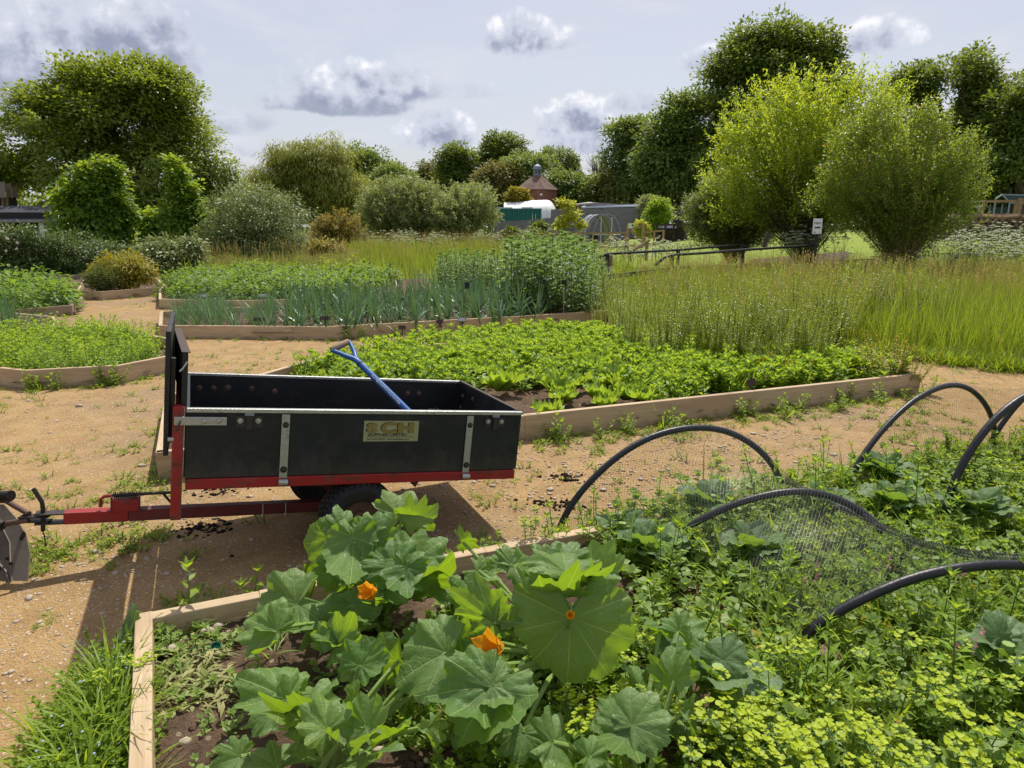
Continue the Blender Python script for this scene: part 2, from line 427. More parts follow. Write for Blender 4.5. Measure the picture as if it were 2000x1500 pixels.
def path_mat():
    m, nt, o = newmat('path_sandy'); g = NT(nt); v = g.pos()
    n1 = g.noise(v, .55, 5, .6); n2 = g.noise(v, 4.5, 6, .65); n3_ = g.noise(v, 45, 5, .7)
    c = g.mix(g.ramp(n2, .3, .7), (.300, .190, .080), (.425, .285, .130))
    c = g.mix(g.math('MULTIPLY', g.ramp(n1, .46, .66), .75), c, (.25, .18, .115))
    c = g.mix(g.math('MULTIPLY', g.ramp(n3_, .48, .70), .7), c, (.21, .135, .07))
    vs = g.n('TexVoronoi', feature='F1'); vs.inputs['Scale'].default_value = 55; g.set(vs.inputs['Vector'], v)
    sel = g.n('SeparateColor'); g.set(sel.inputs[0], vs.outputs['Color'])
    peb = g.math('MULTIPLY', g.ramp(vs.outputs[0], .42, .30), g.ramp(sel.outputs[0], .72, .78))
    c = g.mix(peb, c, g.mix(sel.outputs[1], (.62, .50, .36), (.40, .32, .26)))
    vb = g.n('TexVoronoi', feature='F1'); vb.inputs['Scale'].default_value = 120; g.set(vb.inputs['Vector'], v)
    sb = g.n('SeparateColor'); g.set(sb.inputs[0], vb.outputs['Color'])
    c = g.mix(g.math('MULTIPLY', g.ramp(vb.outputs[0], .5, .3), g.ramp(sb.outputs[0], .5, .9)), c, g.mix(sb.outputs[2], (.52, .37, .2), (.27, .18, .1)))
    h = g.math('ADD', g.math('MULTIPLY', peb, .5), g.math('ADD', g.math('MULTIPLY', n3_, 1.), g.math('MULTIPLY', vb.outputs[0], -.6)))
    nt.links.new(g.bsdf(c, .95, .15, 0, g.bump(h, .8, .012)), o.inputs[0]); return m
M['path'] = path_mat()

def soil_mat():
    m, nt, o = newmat('soil'); g = NT(nt); v = g.pos()
    n2 = g.noise(v, 7, 6, .7); n3_ = g.noise(v, 60, 5, .7)
    c = g.mix(g.ramp(n2, .35, .7), (.105, .066, .044), (.20, .135, .09))
    c = g.mix(g.math('MULTIPLY', g.ramp(n3_, .5, .75), .6), c, (.06, .04, .028))
    vs = g.n('TexVoronoi', feature='F1'); vs.inputs['Scale'].default_value = 38; g.set(vs.inputs['Vector'], v)
    sel = g.n('SeparateColor'); g.set(sel.inputs[0], vs.outputs['Color'])
    c = g.mix(g.math('MULTIPLY', g.ramp(vs.outputs[0], .4, .28), g.ramp(sel.outputs[0], .94, .96)), c, (.34, .27, .2))
    nt.links.new(g.bsdf(c, .95, .15, 0, g.bump(g.math('ADD', n2, n3_), .9, .03)), o.inputs[0]); return m
M['soil'] = soil_mat()

def turf_mat(name, a, b, d, sc=3.):
    m, nt, o = newmat(name); g = NT(nt); v = g.pos()
    c = g.mix(g.ramp(g.noise(v, sc, 6, .7), .3, .7), a, b)
    c = g.mix(g.math('MULTIPLY', g.ramp(g.noise(v, .35, 4), .45, .7), .6), c, d)
    c = g.mix(g.math('MULTIPLY', g.ramp(g.noise(v, 40, 4, .7), .5, .75), .5), c, [x * .4 for x in a])
    nt.links.new(g.bsdf(c, .9, .15, 0, g.bump(g.noise(v, 60, 4, .7), .8, .04)), o.inputs[0]); return m
M['turf'] = turf_mat('turf', (.085, .13, .025), (.13, .17, .04), (.16, .14, .06))
M['lawn'] = turf_mat('lawn', (.20, .28, .04), (.26, .33, .055), (.29, .31, .08), 1.2)
M['bark_floor'] = turf_mat('bark_floor', (.12, .09, .07), (.17, .13, .10), (.1, .08, .06), 2.)

# ---------------------------------------------------------------- world
SUN_EL, SUN_AZ = R(59), R(13)           # azimuth from straight ahead (+Y) towards the right (+X)
w = bpy.data.worlds.new('World'); SC.world = w; w.use_nodes = True
nt = w.node_tree; nt.nodes.clear(); g = NT(nt)
sky = g.n('TexSky', sky_type='NISHITA', sun_disc=False, sun_elevation=SUN_EL, sun_rotation=SUN_AZ, altitude=20, air_density=1.2, dust_density=2.5, ozone_density=1.)
K = .10                                  # background strength; clouds are given as radiance / K
dirv = g.n('TexCoord').outputs['Generated']
sp = g.n('SeparateXYZ'); g.set(sp.inputs[0], dirv)
az = g.math('ARCTAN2', sp.outputs[0], sp.outputs[1]); el = g.math('ARCSINE', sp.outputs[2])
ae = g.n('CombineXYZ'); g.set(ae.inputs[0], az); g.set(ae.inputs[1], el); ae = ae.outputs[0]
# thin high veil
nv = g.noise(g.scalev(ae, (1.6, 4.5, 1)), 2.2, 6, .6, .8)
nv2 = g.noise(g.scalev(ae, (5, 16, 1)), 2., 5, .6, 1.2)
veil = g.math('ADD', g.math('MULTIPLY', g.ramp(nv, .25, .75), .40), g.math('MULTIPLY', g.ramp(nv2, .3, .75), .16))
veil = g.math('ADD', veil, .46, clamp=True)
hz = g.ramp(el, .55, .02)                # paler towards the horizon
vc = g.mix(hz, [x / K for x in (.53, .53, .655)], [x / K for x in (.625, .65, .735)])
vc = g.mix(g.math('MULTIPLY', g.ramp(nv, .45, .75), .6), vc, [x / K for x in (.70, .71, .765)])
col = g.mix(veil, sky.outputs[0], vc)
# cumulus: direction, half width, half height, softness, brightness
def cpx(px, py):
    r = ray(px, py); r = r / np.linalg.norm(r); return math.atan2(r[0], r[1]), math.asin(r[2])
warp = g.noise(ae, 9., 5, .6); warp2 = g.noise(g.scalev(ae, (1, 1, 1)), 27., 8, .56)
wx = g.math('MULTIPLY', g.math('SUBTRACT', warp, .5), .34)
fb = g.math('ADD', g.math('MULTIPLY', g.math('SUBTRACT', warp, .5), 1.3), g.math('MULTIPLY', g.math('SUBTRACT', warp2, .5), 1.1))
sh = g.n('VectorMath', operation='ADD'); g.set(sh.inputs[0], ae); sh.inputs[1].default_value = (.006, .022, 0)
fu = g.math('ADD', g.math('MULTIPLY', g.noise(sh.outputs[0], 9., 5, .6), 1.3), g.math('MULTIPLY', g.noise(sh.outputs[0], 27., 8, .56), 1.1))
fu = g.math('SUBTRACT', fu, 1.2)
relief = g.math('MULTIPLY', g.math('SUBTRACT', fb, fu), 1.3)
clouds = [(40, 80, 330, 140, 1., .46, .75), (290, 105, 130, 150, 1., .40, .75), (60, 225, 400, 95, .85, .26, .5), (430, 240, 120, 40, .5, .5, .5),
          (1030, 76, 112, 62, 1., .52, 1.), (730, 175, 175, 66, 1., .44, .95), (690, 208, 180, 34, .85, .34, .7), (852, 258, 88, 66, 1., .42, .9),
          (1125, 252, 92, 84, 1., .44, 1.), (1160, 280, 100, 36, .9, .36, .8), (1225, 205, 78, 34, .8, .55, .8),
          (1385, 125, 75, 42, .85, .56, .8), (1720, 75, 115, 52, .9, .56, .8), (600, 300, 190, 26, .5, .5, .5), (900, 180, 90, 30, .5, .6, .5), (480, 240, 90, 14, .3, .6, .4),
          (-350, 150, 200, 100, .8, .6, .6), (2500, 150, 200, 80, .8, .7, .6)]
for (px, py, rx, ry, opac, lev, con) in clouds:
    a0, e0 = cpx(px, py); a1, _ = cpx(px + rx, py); _, e1 = cpx(px, py - ry)
    rx_, ry_ = abs(a1 - a0), abs(e1 - e0)
    u = g.math('DIVIDE', g.math('SUBTRACT', az, a0), rx_); v = g.math('DIVIDE', g.math('SUBTRACT', el, e0), ry_)
    vb = g.math('ADD', g.math('MAXIMUM', v, 0.), g.math('MULTIPLY', g.math('MINIMUM', v, 0.), 1.45))
    rr = g.math('SQRT', g.math('ADD', g.math('MULTIPLY', u, u), g.math('MULTIPLY', vb, vb)))
    d = g.math('ADD', g.math('SUBTRACT', 1., rr), g.math('MULTIPLY', fb, .85))
    mask = g.math('MULTIPLY', g.ramp(d, .02, .36), opac)
    s = g.math('ADD', g.math('ADD', g.math('MULTIPLY', v, .30 * con), lev - .08), g.math('MULTIPLY', relief, con))
    s = g.math('ADD', s, g.math('MULTIPLY', g.ramp(d, .75, .1), .18 * con))
    cc = g.mix(g.ramp(s, .12, .62), [x / K for x in (.28, .315, .43)], [x / K for x in (.58, .61, .71)])
    cc = g.mix(g.ramp(s, .60, 1.0), cc, [x / K for x in (.90, .90, .93)])
    col = g.mix(mask, col, cc)
bg = g.n('Background'); g.set(bg.inputs[0], col); bg.inputs[1].default_value = K
wo = g.n('OutputWorld'); nt.links.new(bg.outputs[0], wo.inputs[0])

sun = bpy.data.lights.new('sun', 'SUN'); sun.energy = 4.6; sun.angle = R(.5); sun.color = (1., .94, .84)
so = bpy.data.objects.new('sun', sun); COL.objects.link(so)
sd = Vector((math.sin(SUN_AZ) * math.cos(SUN_EL), math.cos(SUN_AZ) * math.cos(SUN_EL), math.sin(SUN_EL)))
so.rotation_euler = sd.to_track_quat('Z', 'Y').to_euler(); so.location = sd * 60

cam = bpy.data.cameras.new('camera'); co = bpy.data.objects.new('camera', cam); COL.objects.link(co)
cam.sensor_width = 36; cam.lens = 36 * FPX / 2000; cam.clip_end = 3000; cam.clip_start = .05
co.location = (0, 0, CAMH); co.rotation_euler = (R(90) - PITCH, 0, 0); SC.camera = co
SC.view_settings.view_transform = 'Standard'; SC.view_settings.look = 'None'; SC.view_settings.gamma = 1; SC.view_settings.exposure = .20
SC.cycles.max_bounces = 6; SC.cycles.transparent_max_bounces = 12; SC.cycles.diffuse_bounces = 4; SC.cycles.glossy_bounces = 2
SC.cycles.transmission_bounces = 3; SC.cycles.use_denoising = True

# ---------------------------------------------------------------- ground, path, lawn
def sheet(name, xs, ys, mat, dz, poly=None, rough=0.):
    X, Y = np.meshgrid(xs, ys); Z = gz(X, Y) + dz
    if rough: Z = Z + rough * n3(np.stack([X.ravel(), Y.ravel(), 0 * X.ravel()], 1), 1.6).reshape(X.shape)
    nx, ny = len(xs), len(ys); i = np.arange(nx * ny).reshape(ny, nx)
    q = np.stack([i[:-1, :-1], i[:-1, 1:], i[1:, 1:], i[1:, :-1]], -1).reshape(-1, 4)
    V = np.stack([X, Y, Z], -1).reshape(-1, 3)
    if poly is not None:
        c = V[q].mean(1); q = q[inpoly(c[:, 0], c[:, 1], poly)]
    o = link(name, raw(name, V, [q], mat, smooth=True)); tag(o, kind='structure'); return o
gx = np.concatenate([np.linspace(-400, -40, 30)[:-1], np.linspace(-40, 60, 101), np.linspace(60, 400, 30)[1:]])
gy = np.concatenate([np.linspace(-30, 70, 101), np.linspace(70, 900, 40)[1:]])
sheet('ground', gx, gy, M['turf'], -.035)
PATH = [(-14, -2), (10, -2), (10, 6.3), (7.4, 7.1), (5.9, 7.75), (4.9, 8.6), (4.2, 9.3), (3.2, 9.3), (2.6, 10.8), (1., 12.2), (-3, 13), (-4.6, 15), (-6, 18.5), (-8, 19.5), (-10.6, 17.5), (-13, 14), (-16, 9)]
sheet('path', np.arange(-16, 10.1, .12), np.arange(-2, 20, .12), M['path'], 0., PATH, .006)
LAWN = [(3.6, 27), (6, 24.5), (12, 25), (22, 27), (32, 34), (40, 48), (24, 55), (7.5, 53), (4.4, 40)]
sheet('lawn', np.arange(2, 42, .5), np.arange(22, 58, .5), M['lawn'], .004, LAWN)
# ---------------------------------------------------------------- trailer
def paint_red():
    m, nt, o = newmat('red_paint'); g = NT(nt); v = g.obj()
    c = g.mix(g.noise(v, 9, 5), (.23, .011, .012), (.34, .018, .018))
    rust = g.ramp(g.noise(g.scalev(v, (1, 1, 2.2)), 8, 7, .7), .50, .64)
    c = g.mix(g.math('MULTIPLY', rust, .8), c, (.09, .035, .022))
    c = g.mix(g.math('MULTIPLY', g.ramp(g.noise(v, 3, 6, .7), .5, .75), .35), c, (.2, .10, .07))
    nt.links.new(g.bsdf(c, g.math('ADD', g.math('MULTIPLY', rust, .4), .38), .4, 0, g.bump(rust, .25, .004)), o.inputs[0]); return m
def ply_black():
    m, nt, o = newmat('black_ply'); g = NT(nt); v = g.obj()
    c = g.mix(g.noise(v, 4, 6, .65), (.005, .0065, .009), (.013, .016, .019))
    sc = g.noise(g.scalev(v, (3, 3, 40)), 5, 6, .7, 2.)
    c = g.mix(g.math('MULTIPLY', g.ramp(sc, .60, .78), .45), c, (.15, .14, .13))
    c = g.mix(g.math('MULTIPLY', g.ramp(g.noise(g.scalev(v, (1, 1, 1.8)), 6, 8, .75), .48, .78), .45), c, (.070, .055, .042))
    sz = g.n('SeparateXYZ'); g.set(sz.inputs[0], v); dz_ = g.math('ADD', sz.outputs[2], g.math('MULTIPLY', g.math('SUBTRACT', g.noise(g.scalev(v, (2, 2, 1)), 7, 7, .75), .5), .42))
    c = g.mix(g.ramp(dz_, -.17, -.36, 0., .22), c, (.15, .125, .095))
    nt.links.new(g.bsdf(c, g.ramp(g.noise(v, 7, 5), .3, .8, .36, .6), .4, 0, g.bump(sc, .08, .003)), o.inputs[0]); return m
M['red'] = paint_red(); M['ply'] = ply_black()
M['ply_edge'] = plain('ply_edge', (.06, .045, .035), .7, .3, 0, .4, 30)
M['gold'] = plain('gold_plate', (.33, .33, .18), .42, .5, .35, .12, 14, .05, 60, 'obj', (.24, .22, .10), (.6, .8))
M['gold_dark'] = plain('gold_letter', (.23, .19, .055), .5, .4, .3)
M['dark_red'] = plain('dark_red_paint', (.13, .022, .02), .55, .35, 0, .35, 14, .1, 50, 'obj', (.07, .035, .026), (.5, .7))

TO = np.array([-1.344, 2.764, .799]); TA = np.array([.9042, .4102, -.1191]); TB = np.array([-.4149, .9097, -.0171])
TU = np.cross(TA, TB); TU /= np.linalg.norm(TU); TB = np.cross(TU, TA)
TL, TW, TH = 1.541, .882, .30
TM = Matrix(((TA[0], TB[0], TU[0], TO[0]), (TA[1], TB[1], TU[1], TO[1]), (TA[2], TB[2], TU[2], TO[2]), (0, 0, 0, 1)))
def tw(x, y, z): return TO + TA * x + TB * y + TU * z
def tl(p): q = np.asarray(p) - TO; return np.array([q @ TA, q @ TB, q @ TU])
tr = thing('tipping_trailer', 'black box trailer on a red frame with its front board raised', 'trailer')
tr.matrix_world = TM
def bolt(par, mat, p, n, r=.011, t=.008):
    n = np.asarray(n, float); z = n / np.linalg.norm(n); x = np.cross(z, (.3, .5, .8)); x /= np.linalg.norm(x); Mx = np.stack([x, np.cross(z, x), z], 1)
    MB().lathe([(r * 1.5, 0), (r * 1.5, .002), (r, .002), (r * .9, t * .75), (r * .5, t), (0.0005, t * 1.05)], 10, Mx, p).obj('bolt', M[mat], par, smooth=True)
# near, far and rear panels, floor
near = MB().box((TL / 2, .009, -TH / 2 - .006), (TL, .018, TH - .012)).obj('side_panel', M['ply'], tr)
MB().box((TL / 2, -.001, -.006), (TL, .027, .017)).obj('rim_strip', M['steel'], near, bev=.002)
far = MB().box((TL / 2, TW - .009, -TH / 2 - .004), (TL, .018, TH - .014)).obj('side_panel', M['ply'], tr)
MB().box((TL / 2, TW - .009, -.004), (TL, .026, .014)).obj('rim_strip', M['steel'], far, bev=.002)
rear = MB().box((TL - .010, TW / 2, -TH / 2), (.018, TW - .044, TH)).obj('tailgate', M['ply'], tr)
MB().box((TL - .010, TW / 2, .0035), (.020, TW - .044, .006)).obj('edge_strip', M['ply_edge'], rear)
MB().box((.004, TW / 2, -TH / 2), (.018, TW - .04, TH)).obj('front_panel', M['ply'], tr)
MB().box((TL / 2, TW / 2, -TH - .012), (TL - .03, TW - .02, .02)).obj('floor', M['ply_edge'], tr)
for x, z in ((.06, -.075), (.13, -.075), (.20, -.07), (.32, -.072), (.44, -.085), (1.10, -.085), (1.20, -.08), (1.27, -.08)):
    bolt(far, 'rusty', (x, TW - .018, z), (0, -1, 0), .010, .008)
for y, z in ((.62, -.06), (.78, -.075), (.80, -.15)): bolt(rear, 'rusty', (TL - .019, y, z), (-1, 0, 0), .009, .007)
# red frame rail, front posts
MB().box((TL / 2 - .002, .012, -TH - .027), (TL - .01, .04, .046)).obj('frame_rail', M['red'], tr, bev=.004)
MB().box((TL / 2 - .002, TW - .012, -TH - .027), (TL - .01, .04, .046)).obj('frame_rail', M['red'], tr, bev=.004)
MB().box((TL - .03, TW / 2, -TH - .03), (.04, TW - .07, .04)).obj('cross_rail', M['red'], tr, bev=.004)
for y in (.014, TW - .014):
    p = MB().box((-.030, y, -.235), (.042, .050, .49)).obj('front_post', M['red'], tr, bev=.004)
    MB().box((-.012, y - .022 if y < .4 else y + .022, -.235), (.004, .006, .47)).obj('post_edge', M['rusty'], p)
MB().box((-.031, TW / 2, -.345), (.036, TW - .09, .05)).obj('cross_rail', M['red'], tr, bev=.004)
mb = MB()
mb.box((.055, -.016, -.050), (.20, .005, .036))
hb = mb.obj('hinge_strap', M['steel'], tr, bev=.0015)
bolt(hb, 'steel', (.07, -.0185, -.05), (0, -1, 0), .010); bolt(hb, 'steel', (.125, -.0185, -.05), (0, -1, 0), .010)
mb = MB().lathe([(.016, 0), (.016, .012), (.006, .013), (.0005, .013)], 14, np.array([[1, 0, 0], [0, 0, 1.], [0, -1., 0]]), (-.018, -.0185, -.05))
mb.tube([(-.022, -.032, -.046), (-.03, -.036, -.075), (-.034, -.036, -.088)], .0035, 6); mb.obj('hinge_pin', M['dark_steel'], hb, smooth=True)
# vertical straps with turned ends
for x, tilt in ((.395, .0), (1.262, .0)):
    s = MB().box((x, -.006, -.165), (.034, .005, .288)).obj('strap', M['steel'], tr, bev=.0015)
    k = MB().lathe([(.0005, -.019), (.015, -.019), (.015, .019), (.0005, .019)], 14, np.array([[0, 0, 1.], [1, 0, 0], [0, 1, 0]]), (x, -.013, -.327)).obj('strap_roll', M['steel'], s, smooth=True)
    bolt(s, 'dark_steel', (x, -.009, -.068), (0, -1, 0), .009, .01); bolt(s, 'dark_steel', (x, -.009, -.27), (0, -1, 0), .010, .011)
# latch plates
for x in (.245, 1.395):
    s = MB().box((x, -.0035, -.055), (.11, .004, .052)).box((x, -.012, -.055), (.026, .016, .062)).obj('latch_plate', M['dark_steel'], tr, bev=.0015)
    bolt(s, 'steel', (x - .036, -.006, -.05), (0, -1, 0), .008); bolt(s, 'steel', (x + .036, -.006, -.05), (0, -1, 0), .008)
    MB().tube([(x - .018, -.014, -.018), (x + .018, -.014, -.018), (x + .018, -.014, -.024), (x - .018, -.014, -.024), (x - .018, -.014, -.018)], .0025, 6).obj('latch_loop', M['steel'], s)
bolt(near, 'dark_steel', (TL - .012, -.0005, -.07), (0, -1, 0), .009, .014)
# name plate
np_ = MB().box((.872, -.0012, -.098), (.262, .0025, .098)).obj('name_plate', M['gold'], tr)
def text(s, x, z, size, mat, parent, y=-.0032, ext=.0004, off=0., sx=1., shear=0., align='LEFT', rot=(R(90), 0, 0), name='lettering'):
    c = bpy.data.curves.new(name, 'FONT'); c.body = s; c.size = size; c.extrude = ext; c.offset = off; c.shear = shear; c.align_x = align; c.resolution_u = 3
    t_ = bpy.data.objects.new('t', c); COL.objects.link(t_); bpy.context.view_layer.update()
    me = bpy.data.meshes.new_from_object(t_.evaluated_get(bpy.context.evaluated_depsgraph_get())); bpy.data.objects.remove(t_); bpy.data.curves.remove(c)
    me.materials.clear(); me.materials.append(mat); o = bpy.data.objects.new(name, me); COL.objects.link(o); o.parent = parent; o.location = (x, y, z); o.rotation_euler = rot; o.scale = (sx, 1, 1); return o
for dx, dz, mt, yy in ((-.0042, .0015, M['ink'], -.0030), (0, 0, M['gold_dark'], -.0040)):
    text('S', .757 + dx, -.104 + dz, .060, mt, np_, yy, off=.0036, sx=1.65)
    text('C', .822 + dx, -.106 + dz, .068, mt, np_, yy, off=.0036, sx=1.55)
    text('H', .902 + dx, -.104 + dz, .060, mt, np_, yy, off=.0044, sx=1.8)
text('(SUPPLIES) LIMITED', .760, -.1195, .0155, M['ink'], np_, off=.0003, sx=1.42)
MB().box((.870, -.0028, -.1235), (.22, .0006, .0012)).obj('underline', M['ink'], np_)
MB().box((.870, -.0028, -.1275), (.22, .0006, .0007)).obj('underline', M['gold_dark'], np_)
text('Tel: 01473 328272   www.schsupplies.co.uk', .757, -.1395, .0108, M['ink'], np_, sx=1.06)
# raised front boards
def slab(name, c, d, mat, par, bev=.003): return MB().box(c, d).obj(name, mat, par, bev=bev)
fb_ = slab('front_board', (-.062, TW / 2 - .005, .055), (.020, TW - .03, .52), M['ply'], tr)

f2 = slab('front_board', (-.019, TW / 2 + .012, .117), (.022, TW - .005, .225), M['ply'], tr)
f2.rotation_euler = (0, 0, R(2.9)); f2.location = (.010, 0, 0); fb_.location = (-.012, 0, 0)
slab('top_strip', (-.017, TW / 2 + .012, .2315), (.034, TW - .005, .004), M['ply_edge'], f2, .001)
MB().tube([(-.012, -.004, .196), (-.028, -.006, .168), (-.040, -.006, .155)], .004, 6).obj('gate_hook', M['steel'], f2)
slab('stiffener', (-.042, .065, .02), (.018, .03, .36), M['ply_edge'], fb_)
MB().lathe([(.0005, 0), (.010, 0), (.010, .022), (.0005, .022)], 10, np.array([[0, 0, -1.], [0, 1, 0], [1, 0, 0]]), (-.045, -.006, -.13)).obj('stop_bolt', M['steel'], tr)
# drawbar, lever, axle
DZ = -.605; DY = .44
db = MB().box((.28, DY, DZ), (1.02, .055, .055)).obj('drawbar', M['dark_red'], tr, bev=.004)
HX = tl(at_y(78, 1008, 2.93))[0]
db2 = MB().box(((HX + .10 - .23) / 2, DY, DZ), (abs(HX + .10 + .23), .056, .056)).obj('drawbar_front', M['red'], tr, bev=.005)
for dz in (.022, -.022): MB().box((HX + .055, DY, DZ + dz), (.13, .052, .008)).obj('clevis_plate', M['dark_steel'], tr, bev=.002)
pin = MB().tube([(HX + .02, DY, DZ - .06), (HX + .02, DY, DZ + .045), (HX + .016, DY, DZ + .075), (HX - .012, DY + .01, DZ + .125), (HX - .02, DY + .012, DZ + .135)], .0095, 8).obj('hitch_pin', M['dark_steel'], tr, smooth=True)
MB().tube([(HX + .02, DY - .01, DZ - .055), (HX + .028, DY - .015, DZ - .085), (HX + .032, DY - .012, DZ - .13)], .003, 5).obj('pin_tether', M['dark_steel'], pin)
lv = MB().box((-.245, DY - .012, DZ + .052), (.115, .045, .058)).obj('latch_box', M['red'], tr, bev=.003)
MB().box((-.187, DY - .012, DZ + .060), (.006, .05, .085)).obj('latch_cheek', M['dark_red'], lv); MB().box((-.301, DY - .012, DZ + .058), (.005, .05, .075)).obj('latch_cheek', M['dark_red'], lv)
MB().tube([(-.345, DY - .012, DZ + .045), (-.345, DY - .012, DZ + .082), (-.33, DY - .012, DZ + .094), (-.30, DY - .012, DZ + .096)], .008, 8).obj('latch_lever', M['red'], lv, smooth=True)
MB().tube([(-.30, DY - .012, DZ + .098), (-.05, DY - .012, DZ + .102)], .0075, 8).tube([(-.09, DY - .012, DZ + .1), (-.05, DY - .012, DZ + .045)], .006, 6).obj('latch_rod', M['dark_steel'], lv, smooth=True)
tt = np.linspace(0, 1, 100); a = tt * 2 * np.pi * 12
MB().tube(np.stack([-.295 + .1 * tt, DY - .012 + .014 * np.cos(a), DZ + .098 + .014 * np.sin(a)], 1), .0022, 4).obj('latch_spring', M['dark_steel'], lv)
for x in (.36, .47): MB().tube([(x, DY - .030, DZ + .028), (x + .002, DY - .031, DZ - .02), (x - .004, DY - .031, DZ - .035)], .003, 5).obj('cotter_pin', M['steel'], db)
for y in (.30, .58): MB().prism([(.60, y, -TH - .05), (.90, y, -TH - .05), (.84, y, -.52), (.66, y, -.52)], (0, 1, 0), .008).obj('axle_bracket', M['dark_red'], tr)
MB().box((.74, .34, -.42), (.10, .01, .18)).obj('axle_web', M['dark_red'], tr)
MB().prism([(.98, .06, -TH - .05), (1.06, .06, -TH - .05), (1.03, .06, -.40)], (0, 1, 0), .01).obj('gusset', M['dark_red'], tr)
MB().tube([(.755, .04, -.527), (.70, TW - .06, -.527)], .016, 10).obj('axle', M['dark_red'], tr, smooth=True)
def wheel(y0):
    wz = -.527; MW = np.array([[1, 0, 0], [0, 0, 1.], [0, -1., 0]])
    w_ = bpy.data.objects.new('wheel', None); COL.objects.link(w_); w_.parent = tr; w_.location = (.755 if y0 < .4 else .70, y0, wz)
    r = .178; hw = .082
    prof = [(.095, -hw * .8), (.12, -hw), (.152, -hw * .98), (r - .012, -hw * .82), (r - .004, -hw * .5), (r, 0), (r - .004, hw * .5), (r - .012, hw * .82), (.152, hw * .98), (.12, hw), (.095, hw * .8)]
    ty = MB().lathe(prof, 48, MW).obj('tyre', M['rubber'], w_, smooth=True)
    mb = MB()
    for k in range(40):
        for row, off in ((-.6, 0), (-.2, .5), (.2, 0), (.6, .5)):
            t = 2 * math.pi * (k + off) / 40; c, s = math.cos(t), math.sin(t)
            rr = r - .002 - .012 * abs(row) ** 2
            mb.box((rr * c, row * hw, rr * s), (.014, hw * .33, .022), np.array([[c, 0, -s], [0, 1, 0], [s, 0, c]]))
    mb.obj('tread_blocks', M['rubber'], w_)
    MB().lathe([(.0005, -.03), (.03, -.03), (.035, -.015), (.085, -.02), (.095, -.05), (.099, -.06), (.099, .06), (.085, .02), (.035, .02), (.0005, .02)], 28, MW).obj('rim', M['rusty'], w_, smooth=True)
for y0 in (.045, TW - .11): wheel(y0)

# compost in the trailer
nx, ny = 60, 36; xs = np.linspace(.04, TL - .03, nx); ys = np.linspace(.03, TW - .03, ny); X, Y = np.meshgrid(xs, ys)
hgt = -.285 + .115 * np.exp(-((X - 1.33) / .15) ** 2 - ((Y - .66) / .2) ** 2) + .085 * np.exp(-((X - .42) / .22) ** 2 - ((Y - .80) / .16) ** 2) + .03 * sm((Y - .3) / .5)
hgt = np.minimum(hgt + .02 * n3(np.stack([X.ravel(), Y.ravel(), X.ravel() * 0], 1), 14).reshape(X.shape) + rng.normal(0, .006, X.shape), -.09)
i = np.arange(nx * ny).reshape(ny, nx); q = np.stack([i[:-1, :-1], i[:-1, 1:], i[1:, 1:], i[1:, :-1]], -1).reshape(-1, 4)
V = np.stack([X, Y, hgt], -1).reshape(-1, 3)
cl_p = V[rng.integers(0, len(V), 900)] + rng.normal(0, .004, (900, 3)); lv_, lf_ = leafset(cl_p, rdir(900), rdir(900), rng.uniform(.01, .04, 900), rng.uniform(.006, .014, 900))
Va, G_, m_ = merge([(V, q, 0), (lv_, lf_, 0)]); Vw = Va @ np.stack([TA, TB, TU]) + TO
b0 = Vw.mean(0)
o = link('compost_heap', raw('compost_heap', Vw - b0, G_, M['compost'], smooth=False), None, b0)
tag(o, 'dark crumbly compost lying inside the black trailer', 'compost', kind='stuff')

# ---------------------------------------------------------------- spade leaning in the trailer
def paint_blue():
    m, nt, o = newmat('blue_paint'); g = NT(nt); v = g.obj()
    c = g.mix(g.noise(v, 20, 4), (.022, .10, .30), (.035, .15, .42))
    wr = g.ramp(g.noise(g.scalev(v, (1, 1, .25)), 60, 6, .7), .60, .68)
    c = g.mix(g.math('MULTIPLY', wr, .8), c, (.16, .09, .06))
    nt.links.new(g.bsdf(c, .38, .5), o.inputs[0]); return m
M['blue'] = paint_blue(); M['grip'] = woodmat('grip_wood', (.20, .14, .095), (.27, .20, .14), (.15, .10, .07))
M['scuff'] = plain('scuffed_paint', (.55, .56, .58), .5, .4, 0, .3, 80)
# shaft leaves the near rim at (795,800), fork at (700,700), grip (645,683)-(681,668)
pA = at_y(800, 806, 3.40); pB = at_y(700, 707, 3.56)
dS = unit(pB - pA)
spd = thing('garden_spade', 'blue metal spade with a wooden grip standing in the trailer', 'spade', pA - dS * .17)
b0 = np.array(spd.location)
sh_ = MB().tube([pA - dS * .17 - b0, pA - b0, pB - b0], [.0175, .0170, .0165], 14).obj('shaft', M['blue'], spd, smooth=True)
for t in (-.02, .96): c = pA + (pB - pA) * t - b0; MB().tube([c - dS * .003, c + dS * .003], .0186, 14).obj('shaft_ring', M['dark_steel'], sh_)
g0 = at_y(648, 683, 3.55); g1 = at_y(681, 667, 3.66)
for ge, nm in ((g0, 0), (g1, 1)):
    off = unit(ge - (g0 + g1) / 2)
    P = [pB - dS * .02, pB + dS * .03 + off * .004, pB + dS * .06 + off * .03, (pB + dS * .07) * .45 + ge * .55 + off * .016, ge + off * .006 - dS * .0]
    P = np.array(P) - b0; tq = np.linspace(0, 4, 17); P = np.stack([np.interp(tq, range(5), P[:, k]) for k in range(3)], 1)
    for _ in range(3): P[1:-1] = (P[:-2] + 2 * P[1:-1] + P[2:]) / 4
    MB().tube(P, np.linspace(.0150, .0100, 17), 10).obj('fork_arm', M['blue'], spd, smooth=True)
gd = unit(g1 - g0); c = (g0 + g1) / 2 - b0
